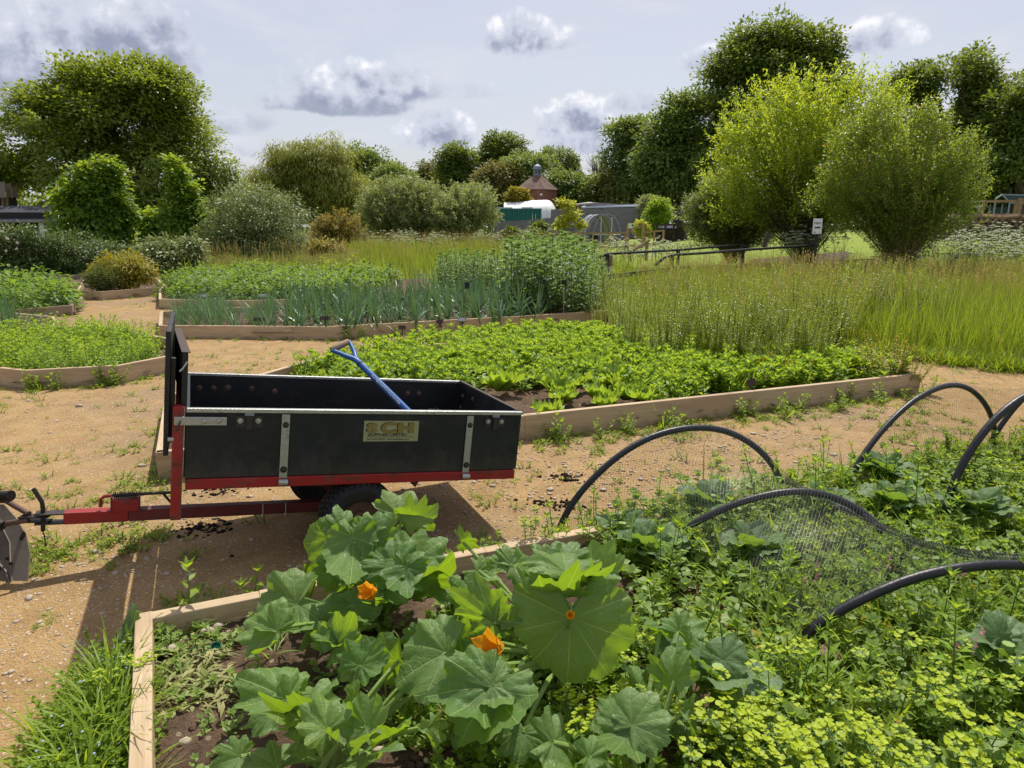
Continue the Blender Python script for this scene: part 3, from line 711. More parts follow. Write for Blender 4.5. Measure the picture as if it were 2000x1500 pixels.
grip = MB().tube([(-.055, 0, 0), (-.05, 0, 0), (0, 0, 0), (.05, 0, 0), (.055, 0, 0)], [.013, .0165, .0175, .0165, .013], 14).obj('grip', M['grip'], spd, c, Vector(gd).to_track_quat('X', 'Z').to_euler(), smooth=True)
ln = np.linalg.norm(g1 - g0); grip.scale = (ln / .11, 1, 1)
# worn pale patches on the shaft, facing the camera
vdir = unit(np.array([0, 0, CAMH]) - pA); sd_ = unit(np.cross(dS, vdir)); nd_ = np.cross(sd_, dS); nd_ = nd_ if nd_ @ vdir > 0 else -nd_
mb = MB(); gr = np.random.default_rng(5)
for t in np.concatenate([np.linspace(.30, .60, 13), np.linspace(.63, .82, 7)]):
    c = pA + (pB - pA) * (1 - t) - b0 + nd_ * .0160 + sd_ * gr.uniform(-.002, .003)
    k = gr.uniform(.003, .007); w2 = gr.uniform(.004, .008)
    mb.prism([c - dS * k - sd_ * w2, c + dS * k - sd_ * w2 * .7, c + dS * k * .7 + sd_ * w2, c - dS * k * .6 + sd_ * w2 * .8], nd_, .0016)
mb.obj('worn_marks', M['scuff'], sh_)
bl = pA - dS * .17 - b0
MB().prism([bl + sd_ * .09, bl - sd_ * .09, bl - sd_ * .085 - dS * .08, bl - dS * .12, bl + sd_ * .085 - dS * .08], nd_, .004).obj('blade', M['dark_steel'], spd)

# ---------------------------------------------------------------- mower at the left edge
mw = thing('ride_on_mower', 'grey ride-on mower rear cut by the photo edge, hitched to the trailer', 'mower', gnd(-90, 1180))
b0 = np.array(mw.location)
def Pm(px, py, y): return at_y(px, py, y) - b0
pl = [Pm(-60, 990, 3.02), Pm(6, 984, 3.0), Pm(34, 1012, 2.97), Pm(56, 1045, 2.93), Pm(63, 1080, 2.88), Pm(60, 1145, 2.80), Pm(53, 1205, 2.72), Pm(44, 1230, 2.69), Pm(31, 1228, 2.69), Pm(0, 1180, 2.72), Pm(-60, 1070, 2.80)]
nrm_ = np.cross(pl[3] - pl[0], pl[6] - pl[0]); nrm_ = unit(nrm_); nrm_ = -nrm_ if nrm_[1] < 0 else nrm_
# flatten on its mean plane
cpl = np.mean(pl, 0); pl = [p - nrm_ * ((p - cpl) @ nrm_) for p in pl]
rp = MB().prism(pl, nrm_, .006).obj('rear_plate', M['plate'], mw, bev=.002)
def onp(px, py, lift=0.):
    r = ray(px, py); o3 = np.array([0, 0, CAMH]) - b0; t = ((cpl - o3) @ nrm_) / (r @ nrm_); return o3 + r * t - nrm_ * lift
MB().tube([onp(-10, 1000, .004), onp(20, 1060, .004), onp(22, 1120, .004), onp(28, 1160, .004)], .004, 6).tube([onp(-10, 1092, .004), onp(12, 1115, .004), onp(30, 1178, .004)], .005, 6).obj('pressed_ridge', M['plate'], rp, smooth=True)
for p in ((16, 1091), (23, 1101), (2, 1110)): MB().tube([onp(*p), onp(*p, .012)], .006, 8).obj('plate_bolt', M['dark_steel'], rp)
MB().prism([onp(38, 1050, .002), onp(60, 1041, .05), onp(63, 1046, .05), onp(40, 1056, .002)], nrm_, .012).obj('tow_tab', M['dark_steel'], rp)
hpt = tw(HX + .02, DY, DZ) - b0
MB().tube([Pm(-40, 975, 2.98), Pm(12, 978, 2.97), hpt + np.array([-.06, 0, .02])], .0125, 10).tube([Pm(-30, 1045, 2.86), Pm(5, 1024, 2.88), hpt + np.array([-.06, -.01, -.005])], .0125, 10).obj('hitch_bar', M['rusty'], mw, smooth=True)
MB().box(hpt + np.array([-.035, 0, .008]), (.13, .04, .007)).box(hpt + np.array([-.035, 0, -.014]), (.13, .04, .007)).obj('hitch_tongue', M['dark_steel'], mw, bev=.002)
MB().tube([Pm(-25, 970, 2.99), Pm(22, 968, 2.96)], .024, 12).tube([Pm(-10, 1022, 2.87), Pm(6, 1027, 2.865)], .022, 12).obj('bar_clamp', M['dark_steel'], mw, smooth=True)
# the rest of the machine, outside the frame
MB().box(Pm(-250, 1020, 2.95) + [0, 0, .12], (.7, .5, .35)).box(Pm(-330, 900, 2.95), (.5, .12, .08)).obj('mower_body', M['dark_steel'], mw, bev=.02)
MB().box(Pm(-250, 800, 2.95), (.4, .4, .1)).box(Pm(-310, 720, 2.95), (.1, .4, .4)).obj('mower_seat', M['rubber'], mw, bev=.03)
for yy in (2.62, 3.3):
    c = at_y(-150, 1050, yy) - b0; c[2] = .2 - b0[2]
    MB().lathe([(.08, -.08), (.15, -.09), (.2, -.06), (.21, 0), (.2, .06), (.15, .09), (.08, .08)], 28, np.array([[1, 0, 0], [0, 0, 1.], [0, -1., 0]]), c).obj('rear_tyre', M['rubber'], mw, smooth=True)
MB().tube([Pm(-120, 900, 2.75), Pm(-118, 760, 2.72), Pm(-125, 640, 2.7)], .02, 8).tube([Pm(-120, 800, 2.75), Pm(-350, 780, 3.0)], .015, 8).obj('roll_bar', M['dark_steel'], mw, smooth=True)
# ---------------------------------------------------------------- raised beds
BH = .20
def board(name, a, b, h, t, mat, par, base, ctr, lift=0.):
    """plank whose outer face runs from a to b (world xy on the ground); ctr is the inside of the bed"""
    a = np.asarray(a, float); b = np.asarray(b, float); d = b - a; L = np.linalg.norm(d); d /= L
    n = np.array([-d[1], d[0]]); mid = (a + b) / 2
    if n @ (np.asarray(ctr) - mid) < 0: n = -n
    c = mid + n * t / 2; ga, gb = float(gz(*a)), float(gz(*b))
    o = MB().box((0, 0, 0), (L, t, h)).obj(name, mat, par, bev=.005)
    o.location = (c[0] - base[0], c[1] - base[1], (ga + gb) / 2 + h / 2 - .012 + lift - base[2]); o.rotation_euler = (0, -math.asin((gb - ga) / L), math.atan2(d[1], d[0]))
    return o

def bed(name, label, poly, h=BH, t=.05, mat='wood', skip=(), soil=.06, cell=.09, rough=.012, posts=()):
    P = np.asarray(poly, float)[:, :2]; c = P.mean(0); base = np.array([c[0], c[1], float(gz(*c))])
    r_ = thing(name, label, 'raised bed', base)
    n = len(P)
    for i in range(n):
        if i in skip: continue
        board('board', P[i], P[(i + 1) % n], h + (.002 if i % 2 else 0), t, M[mat], r_, base, c)
    for i in posts:
        q = P[i] + (c - P[i]) / np.linalg.norm(c - P[i]) * .075
        MB().box((0, 0, 0), (.06, .06, h - .03)).obj('corner_post', M[mat], r_, (q[0] - base[0], q[1] - base[1], h / 2 - .02))
    S = shrink(P, .02); lo, hi = S.min(0), S.max(0)
    xs = np.arange(lo[0], hi[0] + cell, cell); ys = np.arange(lo[1], hi[1] + cell, cell); X, Y = np.meshgrid(xs, ys)
    Z = gz(X, Y) + soil + rough * n3(np.stack([X.ravel(), Y.ravel(), 0 * X.ravel()], 1), 9).reshape(X.shape) + rng.normal(0, rough * .5, X.shape)
    i = np.arange(X.size).reshape(X.shape); q = np.stack([i[:-1, :-1], i[:-1, 1:], i[1:, 1:], i[1:, :-1]], -1).reshape(-1, 4)
    V = np.stack([X, Y, Z], -1).reshape(-1, 3); cc = V[q].mean(1); q = q[inpoly(cc[:, 0], cc[:, 1], S)]
    link('soil', raw('soil', V - base, [q], M['soil'], smooth=True), r_)
    return r_

xy = lambda px, py, z=0.: at_z(px, py, z)[:2]
# the middle lettuce bed
BM = [xy(310, 941), xy(1025, 860), xy(1795, 768), xy(1668, 702, .2), xy(1180, 655, .2), xy(860, 668, .2), xy(636, 691, .2), xy(470, 738, .2), xy(322, 768, .2)]
bed('raised_bed', 'timber bed of lettuces and weeds right behind the black trailer', BM, posts=(0, 2), cell=.07, soil=.07, rough=.018)
# leek bed and potato bed behind it
B1 = [xy(312, 661), xy(650, 664), xy(1015, 641), xy(1190, 628), at_z(1190, 560, 0)[:2], at_z(820, 585, .2)[:2], xy(485, 598, .2), xy(312, 607, .2)]
bed('raised_bed', 'long timber bed planted with leeks and onions', B1, soil=.10, cell=.12, skip=(3, 4, 5))
B2 = [xy(312, 604), xy(485, 607), at_z(620, 603)[:2], at_z(840, 590)[:2], at_z(830, 556)[:2], at_z(420, 552)[:2], xy(330, 564), xy(312, 584)]
bed('raised_bed', 'timber bed of potato plants behind the onions', B2, soil=.10, cell=.15, skip=(2, 3, 4, 5))
# beds on the left
BL1 = [at_z(-160, 735)[:2], xy(56, 761), xy(234, 750), xy(340, 727), at_z(340, 690)[:2], at_z(200, 660)[:2], at_z(30, 668)[:2], at_z(-170, 690)[:2]]
bed('raised_bed', 'angled timber bed full of bright green mint at the left edge', BL1, posts=(1,), cell=.12)
BL2 = [at_z(-120, 690)[:2], xy(84, 684), xy(120, 652), at_z(108, 641)[:2], at_z(20, 632)[:2], at_z(-120, 640)[:2]]
bed('raised_bed', 'small timber bed of leeks behind the mint bed', BL2, cell=.15)
BL3 = [at_z(-100, 640)[:2], xy(84, 622), xy(143, 617), xy(165, 600), at_z(150, 590)[:2], at_z(60, 575)[:2], at_z(-100, 585)[:2]]
bed('raised_bed', 'weathered grey bed of potato plants beyond the small leek bed', BL3, mat='wood_old', cell=.2)
BR = [xy(152, 586), xy(200, 588), xy(326, 578), at_z(310, 560)[:2], at_z(230, 553)[:2], at_z(165, 562)[:2]]
bed('raised_bed', 'low timber bed round a clipped yellow-green bush', BR, cell=.25)
BL4 = [at_z(100, 577)[:2], xy(130, 577), xy(186, 563), at_z(170, 553)[:2], at_z(100, 556)[:2]]
bed('raised_bed', 'far grey bed half hidden between potatoes and the clipped bush', BL4, mat='wood_old', cell=.3)
# the front bed; top edge of its boards measured
FH = .125
BF = [at_z(264, 1200, FH)[:2], at_z(505, 1153, FH)[:2], at_z(942, 1068, FH)[:2], at_z(1796, 905, FH)[:2], at_z(2250, 840, FH)[:2], (5.2, 3.2), (4.2, .5), tuple(at_z(250, 1500, FH)[:2] + (at_z(250, 1500, FH) - at_z(264, 1200, FH))[:2] * 1.5)]
bf = bed('raised_bed', 'front timber bed holding courgettes, cabbages and black hoops', BF, h=FH + .012, t=.058, skip=(4, 5, 6), soil=.045, cell=.035, rough=.014, posts=(0,))
BFP = np.asarray(BF)

# ---------------------------------------------------------------- small plants: mesh variants
G = np.random.default_rng
UP = np.array([0, 0, 1.])
def v_sprig(n, h, spread, L, W, sd, lean=.35, shape=leafset, low=.1, tip=True, up=.45):
    """upright stems with leaves all the way up; materials 0 leaf, 1 stem"""
    g_ = G(sd); A = np.zeros((n, 3)); ang = g_.uniform(0, 6.28, n); rad = spread * g_.uniform(.0, .5, n)
    A[:, 0] = rad * np.cos(ang); A[:, 1] = rad * np.sin(ang)
    d = unit(np.stack([np.cos(ang) * lean * g_.uniform(.1, 1.4, n), np.sin(ang) * lean * g_.uniform(.1, 1.4, n), np.ones(n)], 1))
    hh = h * g_.uniform(.6, 1.05, n); B = A + d * hh[:, None]
    sv, sf = stickset(A, B, .0035, .0015)
    Ps, Ds, Ls = [], [], []
    for i in range(n):
        k = max(3, int(hh[i] / (L * .42)))
        for j in range(k):
            t = low + (1 - low) * (j + .5) / k; a0 = j * 1.571 + g_.uniform(-.4, .4)
            for s in (0, math.pi):
                a = a0 + s; Ps.append(A[i] + d[i] * hh[i] * t); Ds.append([math.cos(a), math.sin(a), up + g_.uniform(-.3, .35) + .5 * (t > .85)]); Ls.append(L * (1.1 - .55 * t) * g_.uniform(.75, 1.2))
        if tip:
            for a in np.arange(0, 6.28, 1.26): Ps.append(B[i]); Ds.append([math.cos(a), math.sin(a), 1.3]); Ls.append(L * .55)
    Ls = np.array(Ls); lv, lf = shape(np.array(Ps), np.array(Ds), np.broadcast_to(UP, (len(Ps), 3)) + rdir(len(Ps), g_) * .35, Ls, Ls * W / L)
    return [(lv, lf, 0), (sv, sf, 1)]

def v_tuft(n, L, W, sd, lean=.5, droop=.8, spread=.03, seg=3):
    g_ = G(sd); a = g_.uniform(0, 6.28, n); P = np.stack([np.cos(a), np.sin(a), a * 0], 1) * (spread * g_.uniform(0, 1, n))[:, None]
    D = np.stack([np.cos(a) * lean * g_.uniform(.2, 1.3, n), np.sin(a) * lean * g_.uniform(.2, 1.3, n), np.ones(n)], 1)
    v, f = bladeset(P, D, L * g_.uniform(.5, 1.1, n), W, droop * g_.uniform(.3, 1.3, n), seg)
    return [(v, f, 0)]

def v_leek(sd, n=9, L=.55, W=.032):
    g_ = G(sd); ang0 = g_.uniform(0, 6.28); k = np.arange(n); a = ang0 + (k % 2) * math.pi + g_.uniform(-.5, .5, n)
    lean = np.linspace(.75, .06, n) * g_.uniform(.6, 1.5, n); P = np.stack([np.cos(a) * .008, np.sin(a) * .008, .03 + .012 * k], 1)
    D = np.stack([np.cos(a) * lean, np.sin(a) * lean, np.ones(n)], 1)
    v, f = bladeset(P, D, L * np.linspace(.75, 1.05, n) * g_.uniform(.85, 1.1, n), W, g_.uniform(.05, 1.5, n) ** 1.5 * np.linspace(1.3, .5, n), 6)
    sv, sf = stickset(np.array([[0, 0, -.02]]), np.array([[0, 0, .16]]), .014, .011)
    return [(v, f, 0), (sv, sf, 1)]

def v_onion(sd, n=16, L=.5):
    g_ = G(sd); a = g_.uniform(0, 6.28, n); lean = g_.uniform(.1, .75, n); P = np.stack([np.cos(a) * .03, np.sin(a) * .03, a * 0], 1)
    D = np.stack([np.cos(a) * lean, np.sin(a) * lean, np.ones(n)], 1)
    v, f = bladeset(P, D, L * g_.uniform(.6, 1.1, n), .013, g_.uniform(.02, .8, n) ** 2, 4); return [(v, f, 0)]

def v_potato(sd, n=150, r=.30, h=.42, L=.085):
    g_ = G(sd); d = rdir(n, g_); d[:, 2] = np.abs(d[:, 2]); rr = g_.uniform(.45, 1, n) ** .6
    P = d * np.array([r, r, h]) * rr[:, None] * (1 + .2 * n3(d, 3))[:, None]
    D = unit(d * [1, 1, .3]) + [0, 0, -.15] + rdir(n, g_) * .4; N = UP + d * .5 + rdir(n, g_) * .3
    v, f = ovalset(P, D, N, L * g_.uniform(.6, 1.2, n), L * .62 * g_.uniform(.7, 1.1, n), .25, .3)
    st = P[::5]; sv, sf = stickset(st * [.2, .2, 0], st, .006, .003)
    return [(v, f, 0), (sv, sf, 1)]

def v_bean(sd, h=1.05, ns=5):
    g_ = G(sd); parts = []; P, D, L, N = [], [], [], []; A, B = [], []; fl = []
    for s in range(ns):
        a = g_.uniform(0, 6.28); b = np.array([math.cos(a), math.sin(a), 0]) * g_.uniform(.02, .12); t_ = b * 2.2 + UP * h * g_.uniform(.75, 1.05)
        A.append(b); B.append(t_); k = 15
        for j in range(k):
            t = .12 + .88 * j / k; p = b + (t_ - b) * t; an = j * 2.4 + g_.uniform(-.4, .4); o_ = np.array([math.cos(an), math.sin(an), 0])
            for q, off in ((.03, 0), (.07, .5), (.07, -.5), (.11, .3)):
                a2 = an + off * 1.7; P.append(p + o_ * q + UP * q * .4); D.append([math.cos(a2), math.sin(a2), .45 + g_.uniform(-.4, .5)]); L.append(.085 * g_.uniform(.7, 1.15) * (1.1 - .35 * t))
            if .35 < t < .85 and g_.random() < .4: fl.append(p + o_ * .035)
        for a2 in np.arange(0, 6.28, .8): P.append(t_); D.append([math.cos(a2) * .7, math.sin(a2) * .7, 1.]); L.append(.085)
    L = np.array(L); v, f = ovalset(np.array(P), np.array(D), UP + rdir(len(P), g_) * .5, L, L * .52, .3, .15); sv, sf = stickset(np.array(A), np.array(B), .008, .005)
    parts = [(v, f, 0), (sv, sf, 1)]
    if fl:
        fl = np.array(fl); fv, ff = ovalset(fl, rdir(len(fl), g_) + [0, 0, -.2], rdir(len(fl), g_), .035, .028); parts.append((fv, ff, 2))
    return parts

def v_lettuce(sd, r=.15, n=24, asp=.82):
    g_ = G(sd); V, F = [], []; off = 0
    for i in range(n):
        a = i * 2.4 + g_.uniform(-.3, .3); t = i / n; el_ = .45 + .95 * t; L = r * (1.15 - .55 * t) * g_.uniform(.85, 1.15); W = L * asp
        u = np.linspace(0, 1, 6); w_ = np.linspace(-1, 1, 7); U, Wd = np.meshgrid(u, w_, indexing='ij')
        prof = np.sin(np.clip(U * 1.08 + .12, 0, 1) * np.pi * .93) ** .6
        x = U * L * math.cos(el_ * .8); z = U * L * math.sin(el_) + .02 + .05 * U * L * U; y = Wd * W / 2 * prof
        ruff = .30 * L * U * (np.sin(Wd * 9 + i * 1.7) * .5 * np.abs(Wd) + .5 * np.sin(U * 9 + i) * np.abs(Wd) ** 1.5); z = z + ruff + .22 * np.abs(Wd) ** 2 * L * U - .12 * L * U ** 3
        x = x + .10 * L * np.cos(Wd * 8 + i) * U * np.abs(Wd)
        X = x * math.cos(a) - y * math.sin(a); Y = x * math.sin(a) + y * math.cos(a)
        V.append(np.stack([X, Y, z], -1).reshape(-1, 3)); k = np.arange(42).reshape(6, 7)
        F.append(np.stack([k[:-1, :-1], k[:-1, 1:], k[1:, 1:], k[1:, :-1]], -1).reshape(-1, 4) + off); off += 42
    return [(np.concatenate(V), np.concatenate(F), 0)]

def v_umbel(sd, h=1.05):
    """white-flowered umbellifer: 0 leaf, 1 stem, 2 flower"""
    g_ = G(sd); A, B, P = [], [], []; top = np.array([g_.uniform(-.08, .08), g_.uniform(-.08, .08), h]); A.append([0, 0, 0]); B.append(top)
    heads = [top] + [np.array([g_.uniform(-.28, .28), g_.uniform(-.28, .28), h * g_.uniform(.72, 1.0)]) for _ in range(g_.integers(4, 8))]
    fl = []
    for hd in heads[1:]: q = top * g_.uniform(.45, .75); A.append(q); B.append(hd)
    for hd in heads:
        r = g_.uniform(.035, .065)
        for k in range(15):
            a = k * 2.4; rr = r * math.sqrt((k + .5) / 15); c = hd + np.array([math.cos(a) * rr, math.sin(a) * rr, .025 + .022 * (1 - (rr / r) ** 2)]); A.append(hd - UP * .02); B.append(c); fl.append(c)
    fl = np.array(fl); n = len(fl); fv, ff = [], []
    for s in range(2):
        a, b = ovalset(fl + rdir(n, g_) * .004 - [.008, 0, 0], np.broadcast_to([1., 0, 0], (n, 3)) + rdir(n, g_) * .5, UP + rdir(n, g_) * .35, .026, .024, .3, 0.); fv.append(a); ff.append(b)
    A = np.array(A, float); B = np.array(B, float); ra = np.where(np.arange(len(A)) < len(heads), .005, .0014); sv, sf = stickset(A, B, ra, ra * .7)
    m = 70; a = g_.uniform(0, 6.28, m); z = g_.uniform(.1, .72, m) * h; rr = g_.uniform(.03, .22, m); P = np.stack([np.cos(a) * rr, np.sin(a) * rr, z], 1)
    lv, lf = leafset(P, np.stack([np.cos(a), np.sin(a), g_.uniform(-.3, .5, m)], 1), UP + rdir(m, g_) * .4, g_.uniform(.05, .11, m), .028)
    return [(lv, lf, 0), (sv, sf, 1), (fv[0], ff[0], 2), (fv[1], ff[1], 2)]

def v_spurge(sd, h=.33, ns=6):
    """0 leaf, 1 stem, 2 bract"""
    g_ = G(sd); A, B, P, D, L = [], [], [], [], []; bp, bd, bn, bl = [], [], [], []
    for s in range(ns):
        a = g_.uniform(0, 6.28); b = np.array([math.cos(a), math.sin(a), 0]) * g_.uniform(.01, .05); t_ = b * 4.5 + UP * h * g_.uniform(.7, 1.05); A.append(b); B.append(t_)
        for j in range(9):
            t = .25 + .7 * j / 9; an = j * 2.4; P.append(b + (t_ - b) * t); D.append([math.cos(an), math.sin(an), .35]); L.append(.036 * (.5 + t))
        for k in range(5):
            an = k * 1.257 + g_.uniform(-.2, .2); o_ = np.array([math.cos(an), math.sin(an), 0])
            P.append(t_); D.append(o_ + UP * .2); L.append(.042)
            e = t_ + o_ * .040 + UP * .028; A.append(t_); B.append(e)
            for lvl, (e2, sz) in enumerate([(e, .032), (e + UP * .008, .021)]):
                for q in range(2):
                    a3 = an + 1.57 * (1 - lvl) + q * 3.14; o3 = np.array([math.cos(a3), math.sin(a3), 0]); bp.append(e2 + UP * .002 * q); bd.append(o3 + UP * .35); bn.append(UP * 1. - o3 * .3); bl.append(sz * .82 * g_.uniform(.8, 1.1))
    L = np.array(L); bl = np.array(bl); lv, lf = ovalset(np.array(P), np.array(D), np.broadcast_to(UP, (len(P), 3)), L, L * .5, .2, .2)
    bv, bf_ = ovalset(np.array(bp), np.array(bd), np.array(bn), bl, bl * .95, .2, .15); sv, sf = stickset(np.array(A), np.array(B), .0025, .002)
    return [(lv, lf, 0), (sv, sf, 1), (bv, bf_, 2)]

def v_seedgrass(sd, n=7, h=1.0):
    """flowering grass: 0 blade, 1 straw"""
    g_ = G(sd); a = g_.uniform(0, 6.28, n); D = np.stack([np.cos(a) * .16, np.sin(a) * .16, np.ones(n)], 1); P = np.stack([np.cos(a), np.sin(a), 0 * a], 1) * .08
    v, f = bladeset(P, D, h * g_.uniform(.45, .85, n), .007, .35, 3)
    hh = h * g_.uniform(.8, 1.1, n); B = P + unit(D) * hh[:, None]; sv, sf = stickset(P, B, .0014, .0009)
    k = 10; t = np.repeat(hh[:, None] - g_.uniform(0, .14, (n, k)) , 1, 1); Q = (P[:, None] + unit(D)[:, None] * t[..., None]).reshape(-1, 3)
    hv, hf = leafset(Q, np.array([0, 0, 1.]) + rdir(n * k, g_) * .6, rdir(n * k, g_), .026, .007)
    return [(v, f, 0), (sv, sf, 1), (hv, hf, 1)]

def meshes(name, gens, mats):
    return [pmesh(name, p, mats) for p in gens]

def plant(kind, label, cat, group, mes, pos, scl=(.85, 1.15), tilt=.06, base=None):
    for i, p in enumerate(pos):
        p = np.asarray(p, float); z = p[2] if len(p) > 2 else float(gz(p[0], p[1])) + (base or 0)
        o = link(kind, mes[i % len(mes)], None, (p[0], p[1], z), (rng.uniform(-tilt, tilt), rng.uniform(-tilt, tilt), rng.uniform(0, 6.28)))
        s = rng.uniform(*scl); o.scale = (s, s, s * rng.uniform(.92, 1.08)); tag(o, label, cat, group)

def stuff(name, label, variants, mats, pts, scl, dz=0., cat=None):
    pts = np.asarray(pts, float); n = len(pts); z = gz(pts[:, 0], pts[:, 1]) + dz
    parts = scatter(variants, np.column_stack([pts[:, 0], pts[:, 1], z]), rng.uniform(0, 6.28, n), rng.uniform(*scl, n) if isinstance(scl, tuple) else np.asarray(scl))
    o = link(name, pmesh(name, parts, mats)); tag(o, label, cat or name.split('_')[-1], kind='stuff'); return o

# ---------------------------------------------------------------- crops in the far beds
lk = meshes('leek_plant', [v_leek(i, 9 + i % 3) for i in range(6)], [M['leek'], M['bind']])
on = meshes('onion_plant', [v_onion(20 + i) for i in range(4)], [M['leek']])
leekpoly = [at_z(540, 650, .1)[:2], at_z(660, 652, .1)[:2], at_z(1000, 634, .1)[:2], at_z(1090, 628, .1)[:2], at_z(1000, 585, .1)[:2], at_z(840, 588, .1)[:2], at_z(560, 603, .1)[:2]]
q = grid_in(shrink(leekpoly, .1), .232, .36)
plant('leek_plant', 'blue-green leek with upright strap leaves in the long timber bed', 'leek', 'leeks in the long timber bed', lk, q, (.58, 1.0), .14, .09)
onpoly1 = [at_z(345, 645, .1)[:2], at_z(470, 648, .1)[:2], at_z(455, 605, .1)[:2], at_z(345, 610, .1)[:2]]
onpoly2 = [at_z(490, 647, .1)[:2], at_z(540, 648, .1)[:2], at_z(540, 610, .1)[:2], at_z(490, 610, .1)[:2]]
q = np.concatenate([grid_in(onpoly1, .27, .4), grid_in(onpoly2, .27, .4)])
plant('onion_plant', 'thin-leaved onion plant at the left end of the leek bed', 'onion', 'onions in the leek bed', on, q, (.85, 1.15), .1, .09)
q = grid_in([at_z(-60, 668, .1)[:2], at_z(75, 660, .1)[:2], at_z(90, 648, .1)[:2], at_z(60, 638, .1)[:2], at_z(-60, 645, .1)[:2]], .34)
plant('leek_plant', 'leek in the small bed behind the mint', 'leek', 'leeks in the small bed', lk, q, (.9, 1.2), .1, .09)
pt = meshes('potato_plant', [v_potato(40 + i) for i in range(5)], [M['potato'], M['stem']])
q = grid_in(shrink(B2, .3), .50); q = q[q[:, 0] < at_z(720, 585)[0]]
plant('potato_plant', 'bushy dark green potato plant in the bed behind the onions', 'potato plant', 'potatoes behind the onions', pt, q, (.95, 1.3), .05, .08)
q = grid_in(shrink(BL3, .15), .5)
plant('potato_plant', 'bushy potato plant in the weathered grey bed', 'potato plant', 'potatoes in the grey bed', pt, q, (1.1, 1.5), .05, .08)
mt = meshes('mint_plant', [v_sprig(14, .34, .28, .075, .03, 60 + i, .4) for i in range(5)], [M['mint'], M['stem']])
q = grid_in(shrink(BL1, .16), .21)
plant('mint_plant', 'bright green mint plant in the angled bed at the left edge', 'mint', 'mint in the angled bed', mt, q, (.5, .95), .12, .06)
bn = meshes('broad_bean_plant', [v_bean(80 + i) for i in range(5)], [M['bean'], M['stem'], M['bean_flower']])
beanpoly = [at_z(985, 612, .1)[:2], at_z(1125, 622, .1)[:2], at_z(1162, 612, .1)[:2], at_z(1148, 555, .1)[:2], at_z(1000, 548, .1)[:2]]
q = grid_in(beanpoly, .34, .35)
plant('broad_bean_plant', 'tall broad bean plant with grey-green leaves right of the leeks', 'bean plant', 'broad beans right of the leeks', bn, q, (.88, 1.15), .06, .09)
q = grid_in([at_z(850, 578)[:2], at_z(990, 590)[:2], at_z(990, 560)[:2], at_z(880, 552)[:2]], .45, .35)
plant('broad_bean_plant', 'leafy broad bean at the right end of the bean block', 'bean plant', 'broad beans at the right end', bn, grid_in([at_z(1125, 625, .1)[:2], at_z(1185, 618, .1)[:2], at_z(1180, 585, .1)[:2], at_z(1140, 590, .1)[:2]], .36), (.55, .75), .08, .09)
q = grid_in([at_z(850, 578)[:2], at_z(990, 590)[:2], at_z(990, 560)[:2], at_z(880, 552)[:2]], .45, .35)
plant('broad_bean_plant', 'shorter broad bean plant behind the leeks', 'bean plant', 'broad beans behind the leeks', bn, q, (.68, .82), .06, .09)

# ---------------------------------------------------------------- lettuce bed
lt = meshes('lettuce_plant', [v_lettuce(100 + i) for i in range(5)], [M['lettuce']])
lpx = [(1075, 800), (1110, 775), (1165, 772), (1180, 790), (1215, 768), (1258, 782), (1085, 762), (1040, 742), (1120, 745), (1150, 725), (1095, 722), (1190, 742), (1235, 745), (1050, 705), (1000, 715), (1130, 700), (1180, 712), (960, 700), (1010, 690), (1075, 682), (920, 690), (985, 672), (880, 705), (930, 725), (1035, 665), (1150, 682), (1010, 740), (980, 755), (1230, 720)]
plant('lettuce_plant', 'bright green leafy lettuce in the bed behind the trailer', 'lettuce', 'lettuces behind the trailer', lt, [at_z(a + rng.uniform(-8, 8), b + 14 + rng.uniform(-5, 5), .09) for a, b in lpx], (.85, 1.35), .25)
wv = [v_sprig(6, .16, .16, .072, .036, 120 + i, .65) for i in range(5)] + [v_tuft(12, .2, .008, 130 + i) for i in range(2)]
wm = [M['weed'], M['stem']]
lw = [at_z(640, 712, .1)[:2], at_z(800, 676, .1)[:2], at_z(1000, 655, .1)[:2], at_z(1180, 660, .1)[:2], at_z(1400, 690, .1)[:2], at_z(1690, 730, .1)[:2], at_z(1480, 765, .1)[:2], at_z(1300, 785, .1)[:2], at_z(1200, 735, .1)[:2], at_z(1020, 760, .1)[:2], at_z(900, 760, .1)[:2], at_z(560, 745, .1)[:2]]
stuff('bed_weeds', 'fresh green chickweed filling the bed round the lettuces', wv, [M['mint'], M['stem']], np.concatenate([(lambda q: q[n3(np.column_stack([q, q[:, 0] * 0]), 1.3) > -.75])(rand_in(lw, 900)), rand_in([at_z(1000, 650, .1)[:2], at_z(1190, 655, .1)[:2], at_z(1460, 715, .1)[:2], at_z(1330, 760, .1)[:2], at_z(1180, 700, .1)[:2]], 320), rand_in([at_z(1230, 770, .1)[:2], at_z(1400, 765, .1)[:2], at_z(1750, 742, .1)[:2], at_z(1680, 712, .1)[:2], at_z(1350, 715, .1)[:2]], 420)]), (.6, 1.75), .06, 'weeds')
bv = [v_sprig(10, .95, .22, .042, .022, 140 + i, .16, leafset, .08, False, .8) for i in range(5)]
bo = meshes('bolted_spinach_plant', bv, [M['bolt'], M['stem']])
bp_ = [at_z(1195, 662, .1)[:2], at_z(1330, 688, .1)[:2], at_z(1500, 715, .1)[:2], at_z(1640, 702, .1)[:2], at_z(1680, 672, .1)[:2], at_z(1500, 628, .1)[:2], at_z(1200, 606, .1)[:2]]
q = grid_in(bp_, .25, .5)
bo_ = 0
